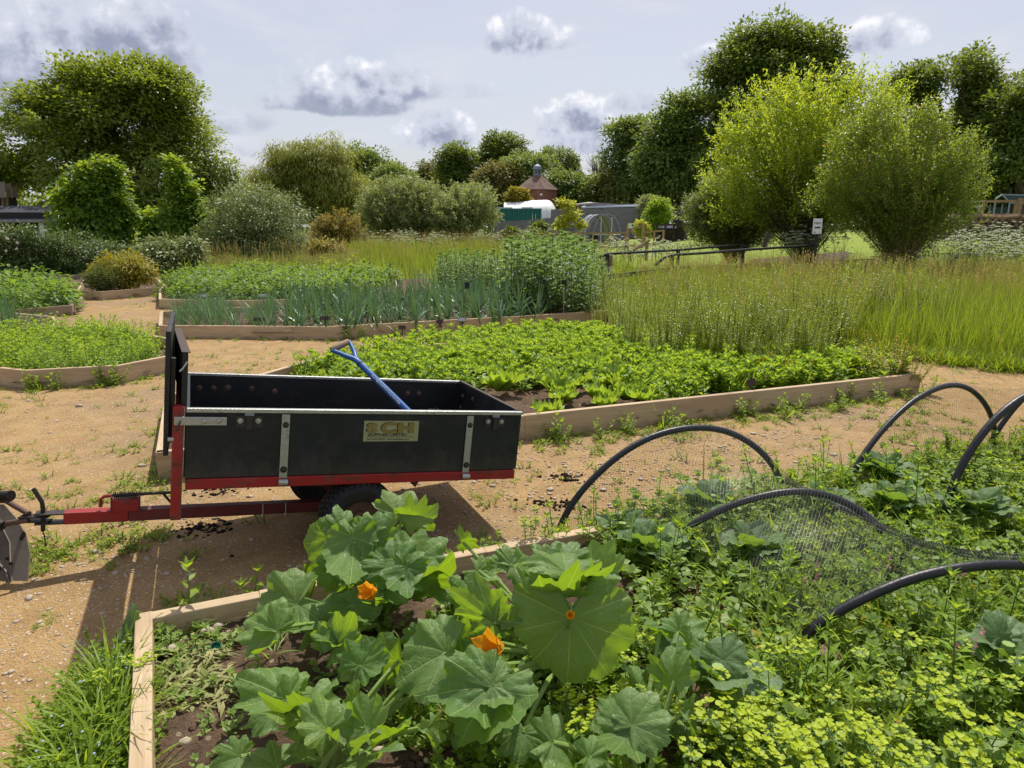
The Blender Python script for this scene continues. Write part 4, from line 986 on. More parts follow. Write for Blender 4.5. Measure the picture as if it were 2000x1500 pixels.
plant('bolted_spinach_plant', 'tall bolted plant with small pale leaves at the meadow edge', 'bolted plant', 'bolted plants by the meadow', bo, np.concatenate([q, rand_in([at_z(1200, 700, .1)[:2], at_z(1330, 722, .1)[:2], at_z(1500, 742, .1)[:2], at_z(1680, 732, .1)[:2], at_z(1600, 690, .1)[:2], at_z(1300, 670, .1)[:2]], 46) * [1, 1], rand_in([at_z(1140, 626, .1)[:2], at_z(1205, 640, .1)[:2], at_z(1210, 600)[:2], at_z(1160, 596)[:2]], 14), rand_in([at_z(1640, 702, .1)[:2], at_z(1690, 672, .1)[:2], at_z(1600, 625)[:2], at_z(1300, 598)[:2], at_z(1500, 625)[:2]], 60), rand_in([at_z(1600, 650)[:2], at_z(1800, 672)[:2], at_z(1850, 640)[:2], at_z(1600, 610)[:2]], 85)]), (.36, 1.12), .2, .05)
mp = meshes('bolted_spinach_plant', [v_sprig(9, .42, .3, .05, .026, 150 + i, .45) for i in range(2)], [M['golden'], M['stem']])
q = [at_z(1715, 742, .1), at_z(1745, 745, .1), at_z(1770, 748, .1), at_z(1735, 730, .1)]
plant('marjoram_plant', 'yellow-green bushy herb at the right corner of the lettuce bed', 'herb', 'yellow herbs at the bed corner', mp, q, (.9, 1.2), .1)
dk = meshes('dock_plant', [v_lettuce(170 + i, .21, 10, .5) for i in range(2)], [M['golden']])
for (a, b), lb in zip(((1420, 712), (1535, 738), (1645, 722)), ('dock plant with big yellowing leaves under the tall bolted plants', 'broad dock rosette with yellow leaves near the brown bed label', 'yellow-leaved dock at the far right of the lettuce bed')):
    plant('dock_plant', lb, 'dock', 'yellowing docks', dk, [at_z(a, b, .09)], (1., 1.15), .1)

# ---------------------------------------------------------------- bed labels
def marker(px, py, w, label, mat='brown_label', ph=.16, tilt=0., text_=False, z0=.10, rz=0.):
    p = at_z(px, py, z0); t_ = thing('plant_label', label, 'plant label', p, rz, 'plant labels')
    MB().box((0, 0, ph / 2 - .03), (.014, .006, ph + .06)).obj('stake', M[mat if mat != 'grey_label' else 'ink'], t_)
    pl_ = MB().box((0, 0, 0), (w, .008, .055)).obj('face', M[mat], t_, (0, -.006, ph), (R(-25), tilt, 0), bev=.002)
    if text_:
        for dz, ww in ((.011, .07), (-.009, .10)):
            mb = MB(); x = -ww / 2
            while x < ww / 2: k = rng.uniform(.006, .012); mb.box((x + k / 2, -.0048, dz), (k, .001, .010)); x += k + .003
            mb.obj('lettering', M['white'], pl_)
marker(508, 645, .17, 'brown T-shaped plant label among the onions')
marker(637, 650, .16, 'brown T-shaped plant label in front of the leeks, beside the bend in the boards', ph=.21)
marker(786, 646, .10, 'short tilted brown plant label at the front of the leeks', ph=.05, tilt=.1)
marker(859, 640, .10, 'small brown plant label left of the pale one', ph=.09, tilt=-.05)
marker(903, 637, .12, 'pale grey plant label with two lines of writing before the leeks', 'grey_label', .10, text_=True)
marker(400, 598, .16, 'grey plant label before the leftmost potato plants', 'grey_label', .20, text_=True)
marker(515, 600, .15, 'grey plant label between onions and potatoes', 'grey_label', .22, text_=True)
marker(676, 600, .10, 'small grey plant label behind the leeks', 'grey_label', .22)
marker(1465, 775, .075, 'dark plant label on the front board of the lettuce bed', ph=.13, tilt=-.35, z0=.12)
marker(1682, 742, .09, 'brown plant label tilted over the right end of the front board', ph=.10, tilt=-.3, z0=.14)
def tile(px, py, py2, label):
    p = at_z(px, py2, .1); t_ = thing('slate_marker', label, 'plant label', p, 0, 'black markers on sticks'); top = at_y(px, py, p[1]) - p
    MB().tube([(0, 0, -.05), top], .008, 6).obj('stick', M['wood'], t_); MB().box(top + np.array([0, -.012, .04]), (.085, .008, .11)).obj('face', M['black_tile'], t_, bev=.003)
tile(1060, 556, 612, 'black square marker on a stick in the beans, left of two'); tile(1101, 558, 620, 'black square marker on a stick, nearest the right end of the beans'); tile(912, 562, 620, 'black square marker on a stick in the bean plants behind the leeks')

# ---------------------------------------------------------------- loose ground cover on the path
def octa(n, g_):
    v = np.array([[1, 0, 0], [-1, 0, 0], [0, 1, 0], [0, -1, 0], [0, 0, 1], [0, 0, -1.], [.7, .7, 0.2], [-.7, .7, -.1], [-.7, -.7, .2], [.7, -.7, 0], [.6, 0, .7], [-.6, 0, .65], [0, .6, .65], [0, -.6, .7]])
    bm = bmesh.new(); [bm.verts.new(p) for p in v]; bmesh.ops.convex_hull(bm, input=bm.verts); bm.verts.ensure_lookup_table(); bm.verts.index_update()
    F = np.array([[x.index for x in f.verts] for f in bm.faces if len(f.verts) == 3]); V = np.array([x.co for x in bm.verts]); bm.free(); return V, F
oV, oF = octa(1, rng)
def stones(name, label, pts, size, flat=.55, dz=0., mat='stone'):
    n = len(pts); s = size(n); V = []; 
    for i in range(n):
        k = oV * (1 + rng.normal(0, .14, oV.shape)) * np.array([1, rng.uniform(.6, 1), flat * rng.uniform(.6, 1.1)]) * s[i]; a = rng.uniform(0, 6.28); c, sn = math.cos(a), math.sin(a)
        V.append(np.stack([k[:, 0] * c - k[:, 1] * sn + pts[i][0], k[:, 0] * sn + k[:, 1] * c + pts[i][1], k[:, 2] + gz(*pts[i][:2]) + dz + s[i] * .1], 1))
    F = (oF[None] + (np.arange(n) * len(oV))[:, None, None]).reshape(-1, 3)
    o = link(name, raw(name, np.concatenate(V), [F], M[mat])); tag(o, label, 'stones', kind='stuff')
allbeds = [BM, B1, B2, BL1, BL2, BL3, BR, BL4, BF]
def offbeds(p): 
    k = np.ones(len(p), bool)
    for b in allbeds: k &= ~inpoly(p[:, 0], p[:, 1], b)
    return p[k]
near_area = [(-4.5, 1.2), (5.2, 3.6), (6.5, 6.5), (3, 9), (-6, 9), (-6, 4)]
pts = np.concatenate([rand_in(near_area, 9500), rand_in([(-2.6, 1.5), (0, 2.9), (2.5, 4.2), (2.2, 5.2), (-2.4, 4), (-3.4, 2.4)], 6000)])
pts = offbeds(pts); stones('gravel', 'pale flint gravel strewn over the sandy path', pts, lambda n: np.clip(rng.lognormal(-5.35, .55, n), .002, .035))
pts = offbeds(rand_in([(-9, 8), (2, 8), (2, 12), (-5, 16), (-8, 18), (-11, 14)], 1500)); stones('gravel', 'scattered flints on the far end of the path', pts, lambda n: np.clip(rng.lognormal(-4.7, .5, n), .004, .05))
# grass and weed tufts along boards and in patches
def along(poly, i0, n, out=.12, jit=.1):
    a, b = np.asarray(poly[i0])[:2], np.asarray(poly[(i0 + 1) % len(poly)])[:2]; c = np.mean([p[:2] for p in poly], 0); d = unit((b - a)[None])[0]; nn = np.array([-d[1], d[0]])
    if nn @ (c - (a + b) / 2) > 0: nn = -nn
    t = rng.uniform(0, 1, n); return a + (b - a) * t[:, None] + nn * np.abs(rng.normal(0, out, n))[:, None] + rng.normal(0, jit * .2, (n, 2))
P_ = [along(BM, 0, 40, .10), along(BM, 1, 170, .16), along(BM, 8, 40, .08), along(B1, 0, 40, .12), along(B1, 1, 60, .15), along(BL1, 0, 12), along(BL1, 1, 40, .12), along(BL1, 2, 30, .1), along(BR, 1, 30, .2), along(BL3, 1, 20, .2), along(BF, 2, 50, .10), along(B1, 7, 30, .2), along(B2, 0, 10), along(BL2, 1, 16, .15)]
def patch(px, py, n, r, ry=None): 
    c = gnd(px, py)[:2]; return c + rng.normal(0, 1, (n, 2)) * [r, (ry or r * .8)]
for px, py, n, r in ((n_[0], n_[1], max(4, int(n_[2] * (.38 if n_[1] > 850 or n_[0] < 480 else .8))), n_[3] * .9) for n_ in ((120, 870, 40, .35), (60, 960, 30, .2), (1010, 930, 25, .15), (1180, 940, 20, .2), (1400, 890, 30, .3), (480, 720, 20, .3), (620, 700, 20, .3), (250, 790, 25, .3), (85, 1105, 80, .13), (150, 1085, 45, .10), (255, 1045, 55, .12), (300, 1060, 30, .1), (205, 965, 50, .16), (260, 950, 50, .16), (330, 955, 45, .12), (170, 980, 30, .12), (75, 1080, 20, .06), (1160, 875, 50, .2), (1240, 860, 45, .2), (1330, 845, 40, .2), (950, 978, 16, .06), (1085, 865, 25, .12), (1450, 820, 40, .25), (1550, 810, 40, .25), (1690, 790, 50, .3), (1760, 820, 40, .3), (1800, 850, 35, .2), (1560, 700, 20, .2), (20, 800, 20, .2), (40, 890, 20, .18), (230, 880, 20, .12), (200, 625, 25, .35), (250, 600, 25, .4), (420, 700, 15, .2), (230, 655, 20, .4), (560, 690, 12, .2), (700, 668, 25, .3), (800, 660, 20, .3), (600, 665, 15, .3), (30, 1080, 10, .05), (360, 1180, 8, .05), (400, 1085, 10, .05), (1900, 720, 60, .4), (1700, 690, 40, .3))):
    P_.append(patch(px, py, n, r))
P_.append(rand_in(near_area, 420))
pts = offbeds(np.concatenate(P_))
tv = [v_tuft(14, .075, .005, 200 + i, .9, 1., .03) for i in range(4)] + [v_sprig(4, .05, .10, .032, .013, 210 + i, 1.4) for i in range(4)]
stuff('path_grass', 'short grass and flat weeds growing in patches on the sandy path', tv, [M['grass'], M['stem']], pts, (.4, 1.1), 0., 'grass')
pts = np.concatenate([along(BM, 1, 26, .12), along(B1, 1, 10, .1), along(BF, 2, 14, .08), along(BL1, 1, 8, .06)])
stuff('board_weeds', 'taller weeds leaning against the timber boards', [v_sprig(5, .20, .12, .06, .022, 220 + i, .6) for i in range(4)] + [v_tuft(10, .22, .007, 230, .6, .9)], [M['weed'], M['stem']], offbeds(pts), (.6, 1.2), 0., 'weeds')
# spilt compost crumbs and dark clods
pts = np.concatenate([patch(395, 1035, 170, .085, .05), patch(1105, 935, 70, .05), patch(1085, 985, 120, .09, .04), patch(405, 1077, 3, .02), patch(440, 1090, 2, .02), patch(430, 960, 90, .12, .05)])
stones('spilt_compost', 'dark crumbs of compost spilt on the sandy path', offbeds(pts), lambda n: np.clip(rng.lognormal(-5., .5, n), .003, .022), .8, 0., 'compost')
# single flints one can point at
for px, py, s, lb in ((327, 1123, .020, 'pale grey flint lying in the trailer shadow'), (155, 795, .035, 'flat pale flint on the path before the angled mint bed'), (355, 1057, .016, 'whitish flint beside the spilt compost'), (278, 912, .03, 'white flint near the weedy corner of the lettuce bed')):
    p = gnd(px, py); V = oV * (1 + rng.normal(0, .12, oV.shape)) * [1, .8, .55] * s
    o = link('flint', raw('flint', V, [oF], M['stone']), None, p + [0, 0, s * .3]); tag(o, lb, 'stone', 'single flints on the path')
# ---------------------------------------------------------------- trees
def lobes_w(lobes, Y):
    out = []
    for l in lobes:
        px, py, rx, ry = l[:4]; y = Y + (l[4] if len(l) > 4 else 0); c = at_y(px, py, y); k = y / CP / FPX * 1.0
        out.append((c, np.array([rx * k, min(rx, ry * 1.2) * k * .9, ry * k])))
    return out

def limbs(mb, base, ends, r0, g_, fork=.35):
    """trunk and main limbs out to clump centres"""
    top = np.mean(ends, 0); h = max(top[2] - base[2], .5); f = base + np.array([(top[0] - base[0]) * .3, (top[1] - base[1]) * .3, h * fork])
    mb.tube([base - [0, 0, .3], base + (f - base) * .05, base + (f - base) * .5 + g_.normal(0, .02 * h, 3) * [1, 1, 0], f], [r0 * 1.5, r0 * 1.15, r0 * .9, r0 * .8], 10)
    for e in ends:
        m1 = f + (e - f) * .4 + np.array([0, 0, -.08 * h]) + g_.normal(0, .03 * h, 3); m2 = f + (e - f) * .75 + g_.normal(0, .02 * h, 3)
        mb.tube([f - (e - f) * .02, m1, m2, e], [r0 * .5, r0 * .34, r0 * .2, r0 * .06], 6)

def tree(name, label, cat, lobes, Y, mat, base_px, trunk=.3, nclump=500, per=32, L=.26, W=.15, cr=.9, gap=-.35, gapf=.5, group=None, seed=0, droop=.1, nlimb=14, shell=.45, lump=.22, bare=False, fork=.35, flat=.0):
    g_ = G(1000 + seed); Lb = lobes_w(lobes, Y); Yb = Y
    bx = at_y(base_px[0], base_px[1], Yb); base = np.array([bx[0], bx[1], float(gz(bx[0], bx[1])) - .1])
    t = thing(name, label, cat, base, 0, group)
    w_ = np.array([r[0] * r[2] for _, r in Lb]); w_ /= w_.sum(); idx = g_.choice(len(Lb), nclump, p=w_)
    low_ = cat in ('bush', 'shrub', 'ivy'); d = rdir(nclump, g_); d[:, 2] = np.where(d[:, 2] < (-.95 if low_ else -.5), -d[:, 2] * .6, d[:, 2])
    d = unit(d); rr = g_.uniform(0, 1, nclump) ** shell
    C = np.array([Lb[i][0] for i in idx]); Rr = np.array([Lb[i][1] for i in idx])
    big_ = nclump >= 200 and not bare and not low_
    if big_: Rr = np.maximum(Rr - cr * 1.7, Rr * .35)
    P = C + d * Rr * (rr * (1 + lump * n3(d * 1.0 + C * .3, 2.6)))[:, None]
    if big_:
        nb = max(14, nclump // 8); Bc = P[:nb]; P = Bc[g_.integers(0, nb, nclump)] + (lambda e: e * [1, 1, .62] + [0, 0, .25 * cr])(rdir(nclump, g_) * (g_.uniform(0, 1, nclump) ** .4)[:, None] * cr * 1.9)
    P = P[n3(P, gapf) > gap]
    if low_: P[:, 2] = np.where(P[:, 2] < base[2] + .15, base[2] + .15 + g_.uniform(0, .3, len(P)), P[:, 2])
    P = P[P[:, 2] > base[2] + (.1 if low_ else .3)]; n = len(P); cen = np.average([c for c, _ in Lb], 0, w_)
    if not bare:
        if Y > 30 and nclump > 100: per = int(per * 1.9); L = L * .66; W = W * .66
        q = np.repeat(P, per, 0); m = len(q); s = cr * g_.uniform(.6, 1.25, n).repeat(per)[:, None]
        o_ = rdir(m, g_) * (g_.uniform(0, 1, m) ** .5)[:, None] * s; o_[:, 2] *= .62; q = q + o_
        out = unit(q - cen); D = unit(o_ * 1.0 / (s + 1e-6) + out * .45 + rdir(m, g_) * .55) + [0, 0, -droop]; N = UP * (.8 + flat) + out * .35 + rdir(m, g_) * .55
        lv, lf = leafset(q, D, N, L * g_.uniform(.6, 1.3, m), W * g_.uniform(.7, 1.2, m), .3, .2)
        link('crown', raw('crown', lv - base, [lf], mat), t)
    mb = MB(); e = P[g_.permutation(n)[:nlimb]]; limbs(mb, base, e, trunk, g_, fork); A, B = [], []
    for p in P[g_.permutation(n)[:min(n, 160)]]:
        k = e[np.argmin(((e - p) ** 2).sum(1))]; A.append(k * .6 + (base + [0, 0, (cen[2] - base[2]) * .6]) * .4); B.append(p)
    sv, sf = stickset(np.array(A), np.array(B), trunk * .09, trunk * .03); mb.add(sv, sf)
    link('trunk', mb.mesh('trunk', M['bark'], True), t).location = (-base[0], -base[1], -base[2])
    return t

def shoots(name, label, cat, lobes, Y, mat, base_px, nshoot=420, per=46, L=.12, W=.035, smat='stem_y', group=None, seed=0, over=1.08, arch=.12, start=.25, root=.3, hang=0., t0=.35, low=.12, fill=0.):
    """many-stemmed willow: shoots running from the base to the outline, leaves along them"""
    g_ = G(2000 + seed); Lb = lobes_w(lobes, Y); bx = at_y(base_px[0], base_px[1], Y); base = np.array([bx[0], bx[1], float(gz(bx[0], bx[1]))])
    t = thing(name, label, cat, base, 0, group); w_ = np.array([r[0] * r[2] for _, r in Lb]); w_ /= w_.sum(); idx = g_.choice(len(Lb), nshoot, p=w_)
    d = rdir(nshoot, g_); d[:, 2] = np.where(d[:, 2] < -.3, -d[:, 2], d[:, 2]); d = unit(d)
    C = np.array([Lb[i][0] for i in idx]); Rr = np.array([Lb[i][1] for i in idx])
    E = C + d * Rr * (g_.uniform(.35, 1, nshoot) ** .5 * over * (1 + .10 * n3(d, 3.)))[:, None]; E[:, 2] = np.maximum(E[:, 2], base[2] + low)
    a = g_.uniform(0, 6.28, nshoot); S0 = base + np.stack([np.cos(a) * root * .5, np.sin(a) * root * .5, g_.uniform(.1, .5, nshoot) * root * 2], 1)
    M1 = S0 + (E - S0) * .5 + np.stack([0 * a, 0 * a, np.linalg.norm(E - S0, axis=1) * arch], 1) + g_.normal(0, .06, (nshoot, 3))
    f = lambda tt: S0 * ((1 - tt) ** 2)[:, None] + M1 * (2 * tt * (1 - tt))[:, None] + E * (tt ** 2)[:, None]
    parts = []
    for k in range(4):
        p, q = f(np.full(nshoot, k / 4)), f(np.full(nshoot, (k + 1) / 4)); sz = .009 * Lb[0][1][0] / 2.2; parts.append((*stickset(p, q, sz * (1 - k / 4.6), sz * (1 - (k + 1) / 4.6)), 0))
    pm = pmesh('branches', parts, [M[smat]]); o = link('branches', pm, t); o.location = (-base[0], -base[1], -base[2])
    tt = (t0 + (1 - t0) * g_.uniform(0, 1, nshoot * per) ** .8); ii = np.repeat(np.arange(nshoot), per)
    p = S0[ii] * ((1 - tt) ** 2)[:, None] + M1[ii] * (2 * tt * (1 - tt))[:, None] + E[ii] * (tt ** 2)[:, None]
    tg = unit((M1[ii] - S0[ii]) * (1 - tt)[:, None] + (E[ii] - M1[ii]) * tt[:, None]); m = len(p)
    p = p + rdir(m, g_) * (.10 * (1.1 - tt))[:, None] * Lb[0][1][0] / 2.2
    D = unit(tg * .7 + rdir(m, g_) * .8) + [0, 0, -hang]
    lv, lf = leafset(p, D, UP + rdir(m, g_) * .8, L * g_.uniform(.6, 1.25, m), W * g_.uniform(.8, 1.2, m), .3, .2)
    if fill:
        nf = int(nshoot * fill); ix = g_.choice(len(Lb), nf, p=w_); d2 = rdir(nf, g_); d2[:, 2] = np.where(d2[:, 2] < -.75, -d2[:, 2], d2[:, 2])
        c2 = np.array([Lb[i][0] for i in ix]) + d2 * np.array([Lb[i][1] for i in ix]) * (g_.uniform(.25, 1, nf) ** .45 * (1 + .24 * n3(d2, 3.4)))[:, None]
        c2 = c2[(c2[:, 2] > base[2] + low) & (n3(c2, 1.1) > -.38)]; nf = len(c2); ax = unit(unit(c2 - base) + rdir(nf, g_) * .45); k2 = 18; ln = Lb[0][1][0] * .26
        tt2 = np.tile(np.linspace(-.5, .5, k2), nf); q2 = np.repeat(c2, k2, 0) + np.repeat(ax, k2, 0) * (tt2 * ln)[:, None] + rdir(nf * k2, g_) * ln * .12
        D2 = unit(np.repeat(ax, k2, 0) * .7 + rdir(nf * k2, g_) * .8) + [0, 0, -hang]; v2, f2_ = leafset(q2, D2, UP + rdir(nf * k2, g_) * .8, L * g_.uniform(.6, 1.25, nf * k2), W * g_.uniform(.8, 1.2, nf * k2), .3, .2)
        lf = np.concatenate([lf, f2_ + len(lv)]); lv = np.concatenate([lv, v2])
    link('crown', raw('crown', lv - base, [lf], mat), t); return t

def weeping(name, label, lobes, Y, base_px, seed=0):
    g_ = G(3000 + seed); Lb = lobes_w(lobes, Y); bx = at_y(base_px[0], base_px[1], Y); base = np.array([bx[0], bx[1], float(gz(bx[0], bx[1]))]); t = thing(name, label, 'tree', base)
    P, D, A, B = [], [], [], []
    for c, r in Lb:
        n = int(300 * r[0] * r[2] / 14) + 60
        d = rdir(n, g_); d[:, 2] = np.abs(d[:, 2]) * 1.0 - .15; d = unit(d); top = c + d * r * (g_.uniform(.4, 1, n) ** .5)[:, None]; ln = g_.uniform(.25, .85, n) * r[2] * 1.3
        out = unit((top - c) * [1, 1, 0]); k = 26
        for j in range(k):
            s = (j + g_.uniform(0, 1, n)) / k; q = top + out * (ln * .22 * np.sin(s * 1.4))[:, None] - UP * (ln * s ** 1.3)[:, None] + UP * .15 * ln[:, None] * (np.sin(s * 2.2))[:, None]
            ok = q[:, 2] > base[2] + .4; P.append(q[ok]); D.append((np.array([0, 0, -1.]) + out * .35 + rdir(n, g_) * .45)[ok])
    P = np.concatenate(P); D = np.concatenate(D); m = len(P); lv, lf = leafset(P, D, rdir(m, g_), .36 * g_.uniform(.6, 1.3, m), .075, .2, .1)
    link('crown', raw('crown', lv - base, [lf], M['weeping']), t)
    mb = MB(); ends = np.array([c + rdir(1, g_)[0] * r * .5 for c, r in Lb for _ in range(5)]); limbs(mb, base, ends, .4, g_); link('trunk', mb.mesh('trunk', M['bark'], True), t).location = (-base[0], -base[1], -base[2])

# left side
tree('maple_tree', 'huge broad maple with a domed crown on the left', 'tree', [(215, 300, 215, 185), (110, 250, 110, 100), (300, 230, 120, 110), (400, 340, 75, 90), (60, 350, 75, 110), (215, 175, 120, 66), (150, 215, 95, 85), (290, 215, 100, 85), (430, 410, 45, 50), (330, 400, 130, 70, -2), (120, 400, 130, 60, -2), (-30, 330, 90, 130)], 42, M['maple'], (225, 470), .5, 1050, 46, .36, .26, .95, -.42, .42, seed=1, flat=.3)
hz_ = dict(per=22, L=.19, W=.16, cr=.42, shell=.55, gap=-.35, gapf=1.0, lump=.5)
tree('hazel_bush', 'bright round-leaved hazel in front of the dark slate roof', 'bush', [(150, 365, 28, 28), (188, 343, 26, 20), (205, 375, 42, 42), (172, 420, 55, 42), (218, 440, 38, 48), (243, 420, 16, 26), (128, 398, 18, 24), (195, 465, 50, 28), (215, 345, 18, 30)], 27, M['hazel'], (190, 490), .08, 620, seed=2, **hz_)
tree('hazel_bush', 'tall narrow hazel between the slate-roofed hut and the pale round shrub', 'bush', [(318, 340, 22, 24), (346, 358, 24, 34), (328, 405, 36, 48), (355, 430, 36, 54), (386, 440, 16, 34), (304, 440, 22, 40), (340, 478, 50, 26), (335, 322, 12, 14), (365, 380, 20, 20)], 27.5, M['hazel'], (340, 490), .08, 600, seed=3, **hz_)
tree('rounded_shrub', 'large rounded grey-green shrub left of the weeping willow', 'shrub', [(500, 440, 100, 75), (470, 420, 60, 50), (540, 440, 60, 60), (500, 485, 105, 40), (420, 470, 35, 40)], 26, M['varieg'], (500, 500), .1, 620, 34, .13, .05, .42, -.9, 1., seed=4, shell=.4, lump=.12)
tree('dark_shrub', 'dark small-leaved shrub at the left edge with pale roses', 'shrub', [(30, 500, 72, 48), (-30, 495, 80, 55), (50, 465, 36, 24), (30, 530, 80, 26)], 21, M['dark_shrub'], (30, 540), .08, 420, 30, .11, .055, .36, -.9, 1., seed=5, shell=.42)
tree('dark_shrub', 'dark mounded shrub between the rose shrub and the clipped bush', 'shrub', [(150, 500, 70, 44), (205, 510, 45, 38), (110, 492, 45, 34), (150, 532, 82, 24)], 21.5, M['dark_shrub'], (160, 545), .08, 460, 30, .10, .04, .36, -.9, 1., seed=6, shell=.42)
tree('clipped_bush', 'low clipped bush tinged yellow in the round timber bed', 'bush', [(238, 528, 52, 36), (215, 540, 35, 26), (262, 535, 38, 30)], 16.2, M['golden'], (238, 566), .05, 320, 30, .085, .032, .22, -.9, 1., seed=7, shell=.42)
tree('rosemary_bush', 'dark feathery bush on the near side of the clipped one', 'bush', [(205, 545, 30, 22), (185, 550, 14, 14)], 15.6, M['rosemary'], (205, 566), .04, 160, 30, .08, .016, .2, -.9, 1., seed=8, droop=-.5)
tree('silver_shrub', 'small silvery shrub under the tall narrow hazel', 'shrub', [(335, 500, 52, 36), (370, 490, 25, 30), (310, 505, 30, 25)], 20.5, M['varieg'], (335, 540), .05, 240, 28, .13, .06, .3, -.9, 1., seed=9)
r_ = gnd(20, 545); rz = thing('rose_flowers', 'pale rose blooms on the dark shrub at the left edge', 'flower', at_y(20, 470, 20.35))
for px, py in ((14, 466), (34, 474), (32, 486), (4, 452), (12, 490)):
    p = at_y(px, py, 20.35) - np.array(rz.location); fv, ff = ovalset(np.repeat(p[None], 14, 0), rdir(14), rdir(14), .05, .042); link('bloom', raw('bloom', fv, [ff], M['rose_fl']), rz)
tree('weeping_willow', 'olive weeping willow with soft drooping branches behind the pale round shrub', 'tree', [(620, 350, 100, 75), (570, 325, 58, 50), (665, 375, 70, 60), (600, 400, 110, 45), (640, 305, 55, 32), (565, 285, 26, 20), (525, 365, 36, 36), (700, 400, 40, 45)], 58, M['weeping'], (620, 460), .4, 700, 40, .62, .11, 1.0, -.6, .4, seed=15, droop=1.1, lump=.3)
shoots('rusty_shrub', 'loose shrub with rusty tips left of the silver willows', 'shrub', [(665, 450, 48, 40), (640, 460, 40, 35)], 33, M['rusty_shrub'], (665, 490), 260, 30, .16, .05, 'stem', seed=1)
sw = dict(nshoot=380, per=44, L=.24, W=.07, t0=.25, fill=.8)
shoots('silver_willow', 'silvery willow shrub, leftmost of three below the dovecote', 'willow', [(760, 410, 62, 58), (740, 430, 45, 40)], 47, M['silver'], (765, 465), group='silver willows', seed=2, **sw)
shoots('silver_willow', 'middle silvery willow shrub, half behind the right-hand one', 'willow', [(830, 415, 55, 52), (800, 405, 40, 50)], 46, M['silver'], (820, 465), group='silver willows', seed=3, **sw)
shoots('silver_willow', 'round silvery willow shrub against the green container', 'willow', [(905, 418, 66, 55), (880, 430, 50, 42), (930, 410, 45, 45)], 45, M['silver'], (900, 470), group='silver willows', seed=4, **sw)
# far skyline
ft = dict(per=28, L=.55, W=.36, cr=1.2, gapf=.3)
tree('far_tree', 'dark airy tree right behind the weeping willow', 'tree', [(710, 320, 42, 40), (735, 345, 40, 35), (690, 330, 30, 35)], 85, M['oak_far'], (715, 440), .4, 260, seed=20, **ft)
tree('far_tree', 'green tree low behind the silver willows', 'tree', [(770, 365, 55, 40), (740, 380, 50, 30)], 80, M['oak_far'], (765, 440), .3, 240, seed=21, **ft)
tree('far_tree', 'dun brownish tree on the skyline left of the dark pair', 'tree', [(830, 345, 50, 28), (800, 340, 40, 20), (855, 355, 40, 40)], 100, M['pine'], (830, 440), .4, 240, seed=22, **ft)
tree('far_tree', 'dark rounded tree, left of the pair beside the dovecote', 'tree', [(900, 320, 38, 42), (905, 360, 50, 40), (885, 340, 30, 40)], 92, M['oak'], (905, 440), .4, 300, seed=23, **ft)
tree('far_tree', 'tallest dark rounded tree behind the dovecote', 'tree', [(985, 300, 48, 48), (1000, 330, 45, 45), (960, 320, 35, 45), (1020, 345, 40, 35)], 95, M['oak'], (990, 440), .5, 420, seed=24, **ft)
tree('far_tree', 'feathery olive conifer left of the dovecote', 'tree', [(970, 355, 38, 32), (990, 380, 48, 30), (950, 375, 30, 25)], 82, M['pine'], (975, 440), .3, 240, seed=25, **ft)
tree('far_tree', 'yellow-green tree close behind the left of the dovecote roof', 'tree', [(1020, 335, 30, 30), (1010, 360, 35, 40), (1050, 330, 28, 22)], 84, M['ash_far'], (1015, 440), .3, 240, seed=26, **ft)
tree('far_tree', 'thin pale birch with sky showing through, right of the dovecote', 'tree', [(1095, 315, 35, 22), (1110, 340, 30, 30), (1075, 305, 18, 15)], 88, M['ash_far'], (1095, 440), .2, 150, 22, .45, .3, .8, -.1, .6, seed=27)
tree('far_tree', 'mid green bushy tree touching the right of the dovecote wall', 'tree', [(1110, 375, 36, 34), (1130, 390, 30, 28), (1090, 380, 22, 30)], 78, M['oak_far'], (1110, 440), .25, 220, seed=28, **ft)
tree('far_tree', 'dark ivy-clad mound below the bare tree', 'tree', [(1165, 378, 34, 34), (1185, 395, 40, 25), (1150, 395, 25, 25)], 76, M['oak'], (1165, 440), .3, 240, seed=29, **ft)
tree('bare_tree', 'leafless tree with fine upright twigs on the skyline', 'tree', [(1168, 318, 32, 30), (1175, 340, 25, 25)], 90, M['oak'], (1170, 440), .22, 240, bare=True, nlimb=30, seed=30, shell=.6, gap=-2)
tree('far_tree', 'thin olive bushes under the bare tree', 'tree', [(1215, 360, 40, 35), (1200, 385, 40, 25), (1240, 385, 40, 30)], 74, M['pine'], (1215, 440), .2, 240, seed=31, **ft)
tree('far_tree', 'round tree left of the great oak', 'tree', [(1235, 275, 40, 45), (1260, 310, 45, 50), (1220, 320, 30, 40), (1250, 370, 60, 45)], 72, M['oak_far'], (1240, 440), .4, 420, gap=-.9, seed=32, **ft)
tree('far_tree', 'dark tree joining the left shoulder of the great oak', 'tree', [(1310, 270, 50, 60), (1340, 220, 40, 40), (1290, 330, 55, 60), (1350, 310, 60, 80), (1330, 370, 70, 60)], 66, M['oak_far'], (1320, 440), .5, 640, gap=-.9, seed=33, **ft)
tree('oak_tree', 'great dark oak towering behind the bright willows', 'tree', [(1520, 170, 130, 115), (1500, 100, 90, 60), (1580, 120, 75, 70), (1430, 150, 55, 70), (1630, 190, 45, 75), (1450, 240, 90, 90), (1560, 280, 120, 120), (1400, 330, 60, 60)], 62, M['oak'], (1530, 450), .7, 1150, 34, .5, .34, 1.25, -.38, .35, seed=34)
tree('sycamore_tree', 'tall dark tree at the right with a many-domed top', 'tree', [(1850, 180, 95, 75), (1920, 160, 60, 65), (1800, 190, 50, 70), (1960, 240, 60, 110), (1860, 290, 130, 120), (1790, 300, 60, 100)], 52, M['oak'], (1870, 440), .6, 900, 34, .42, .3, 1.1, -.42, .4, seed=35)
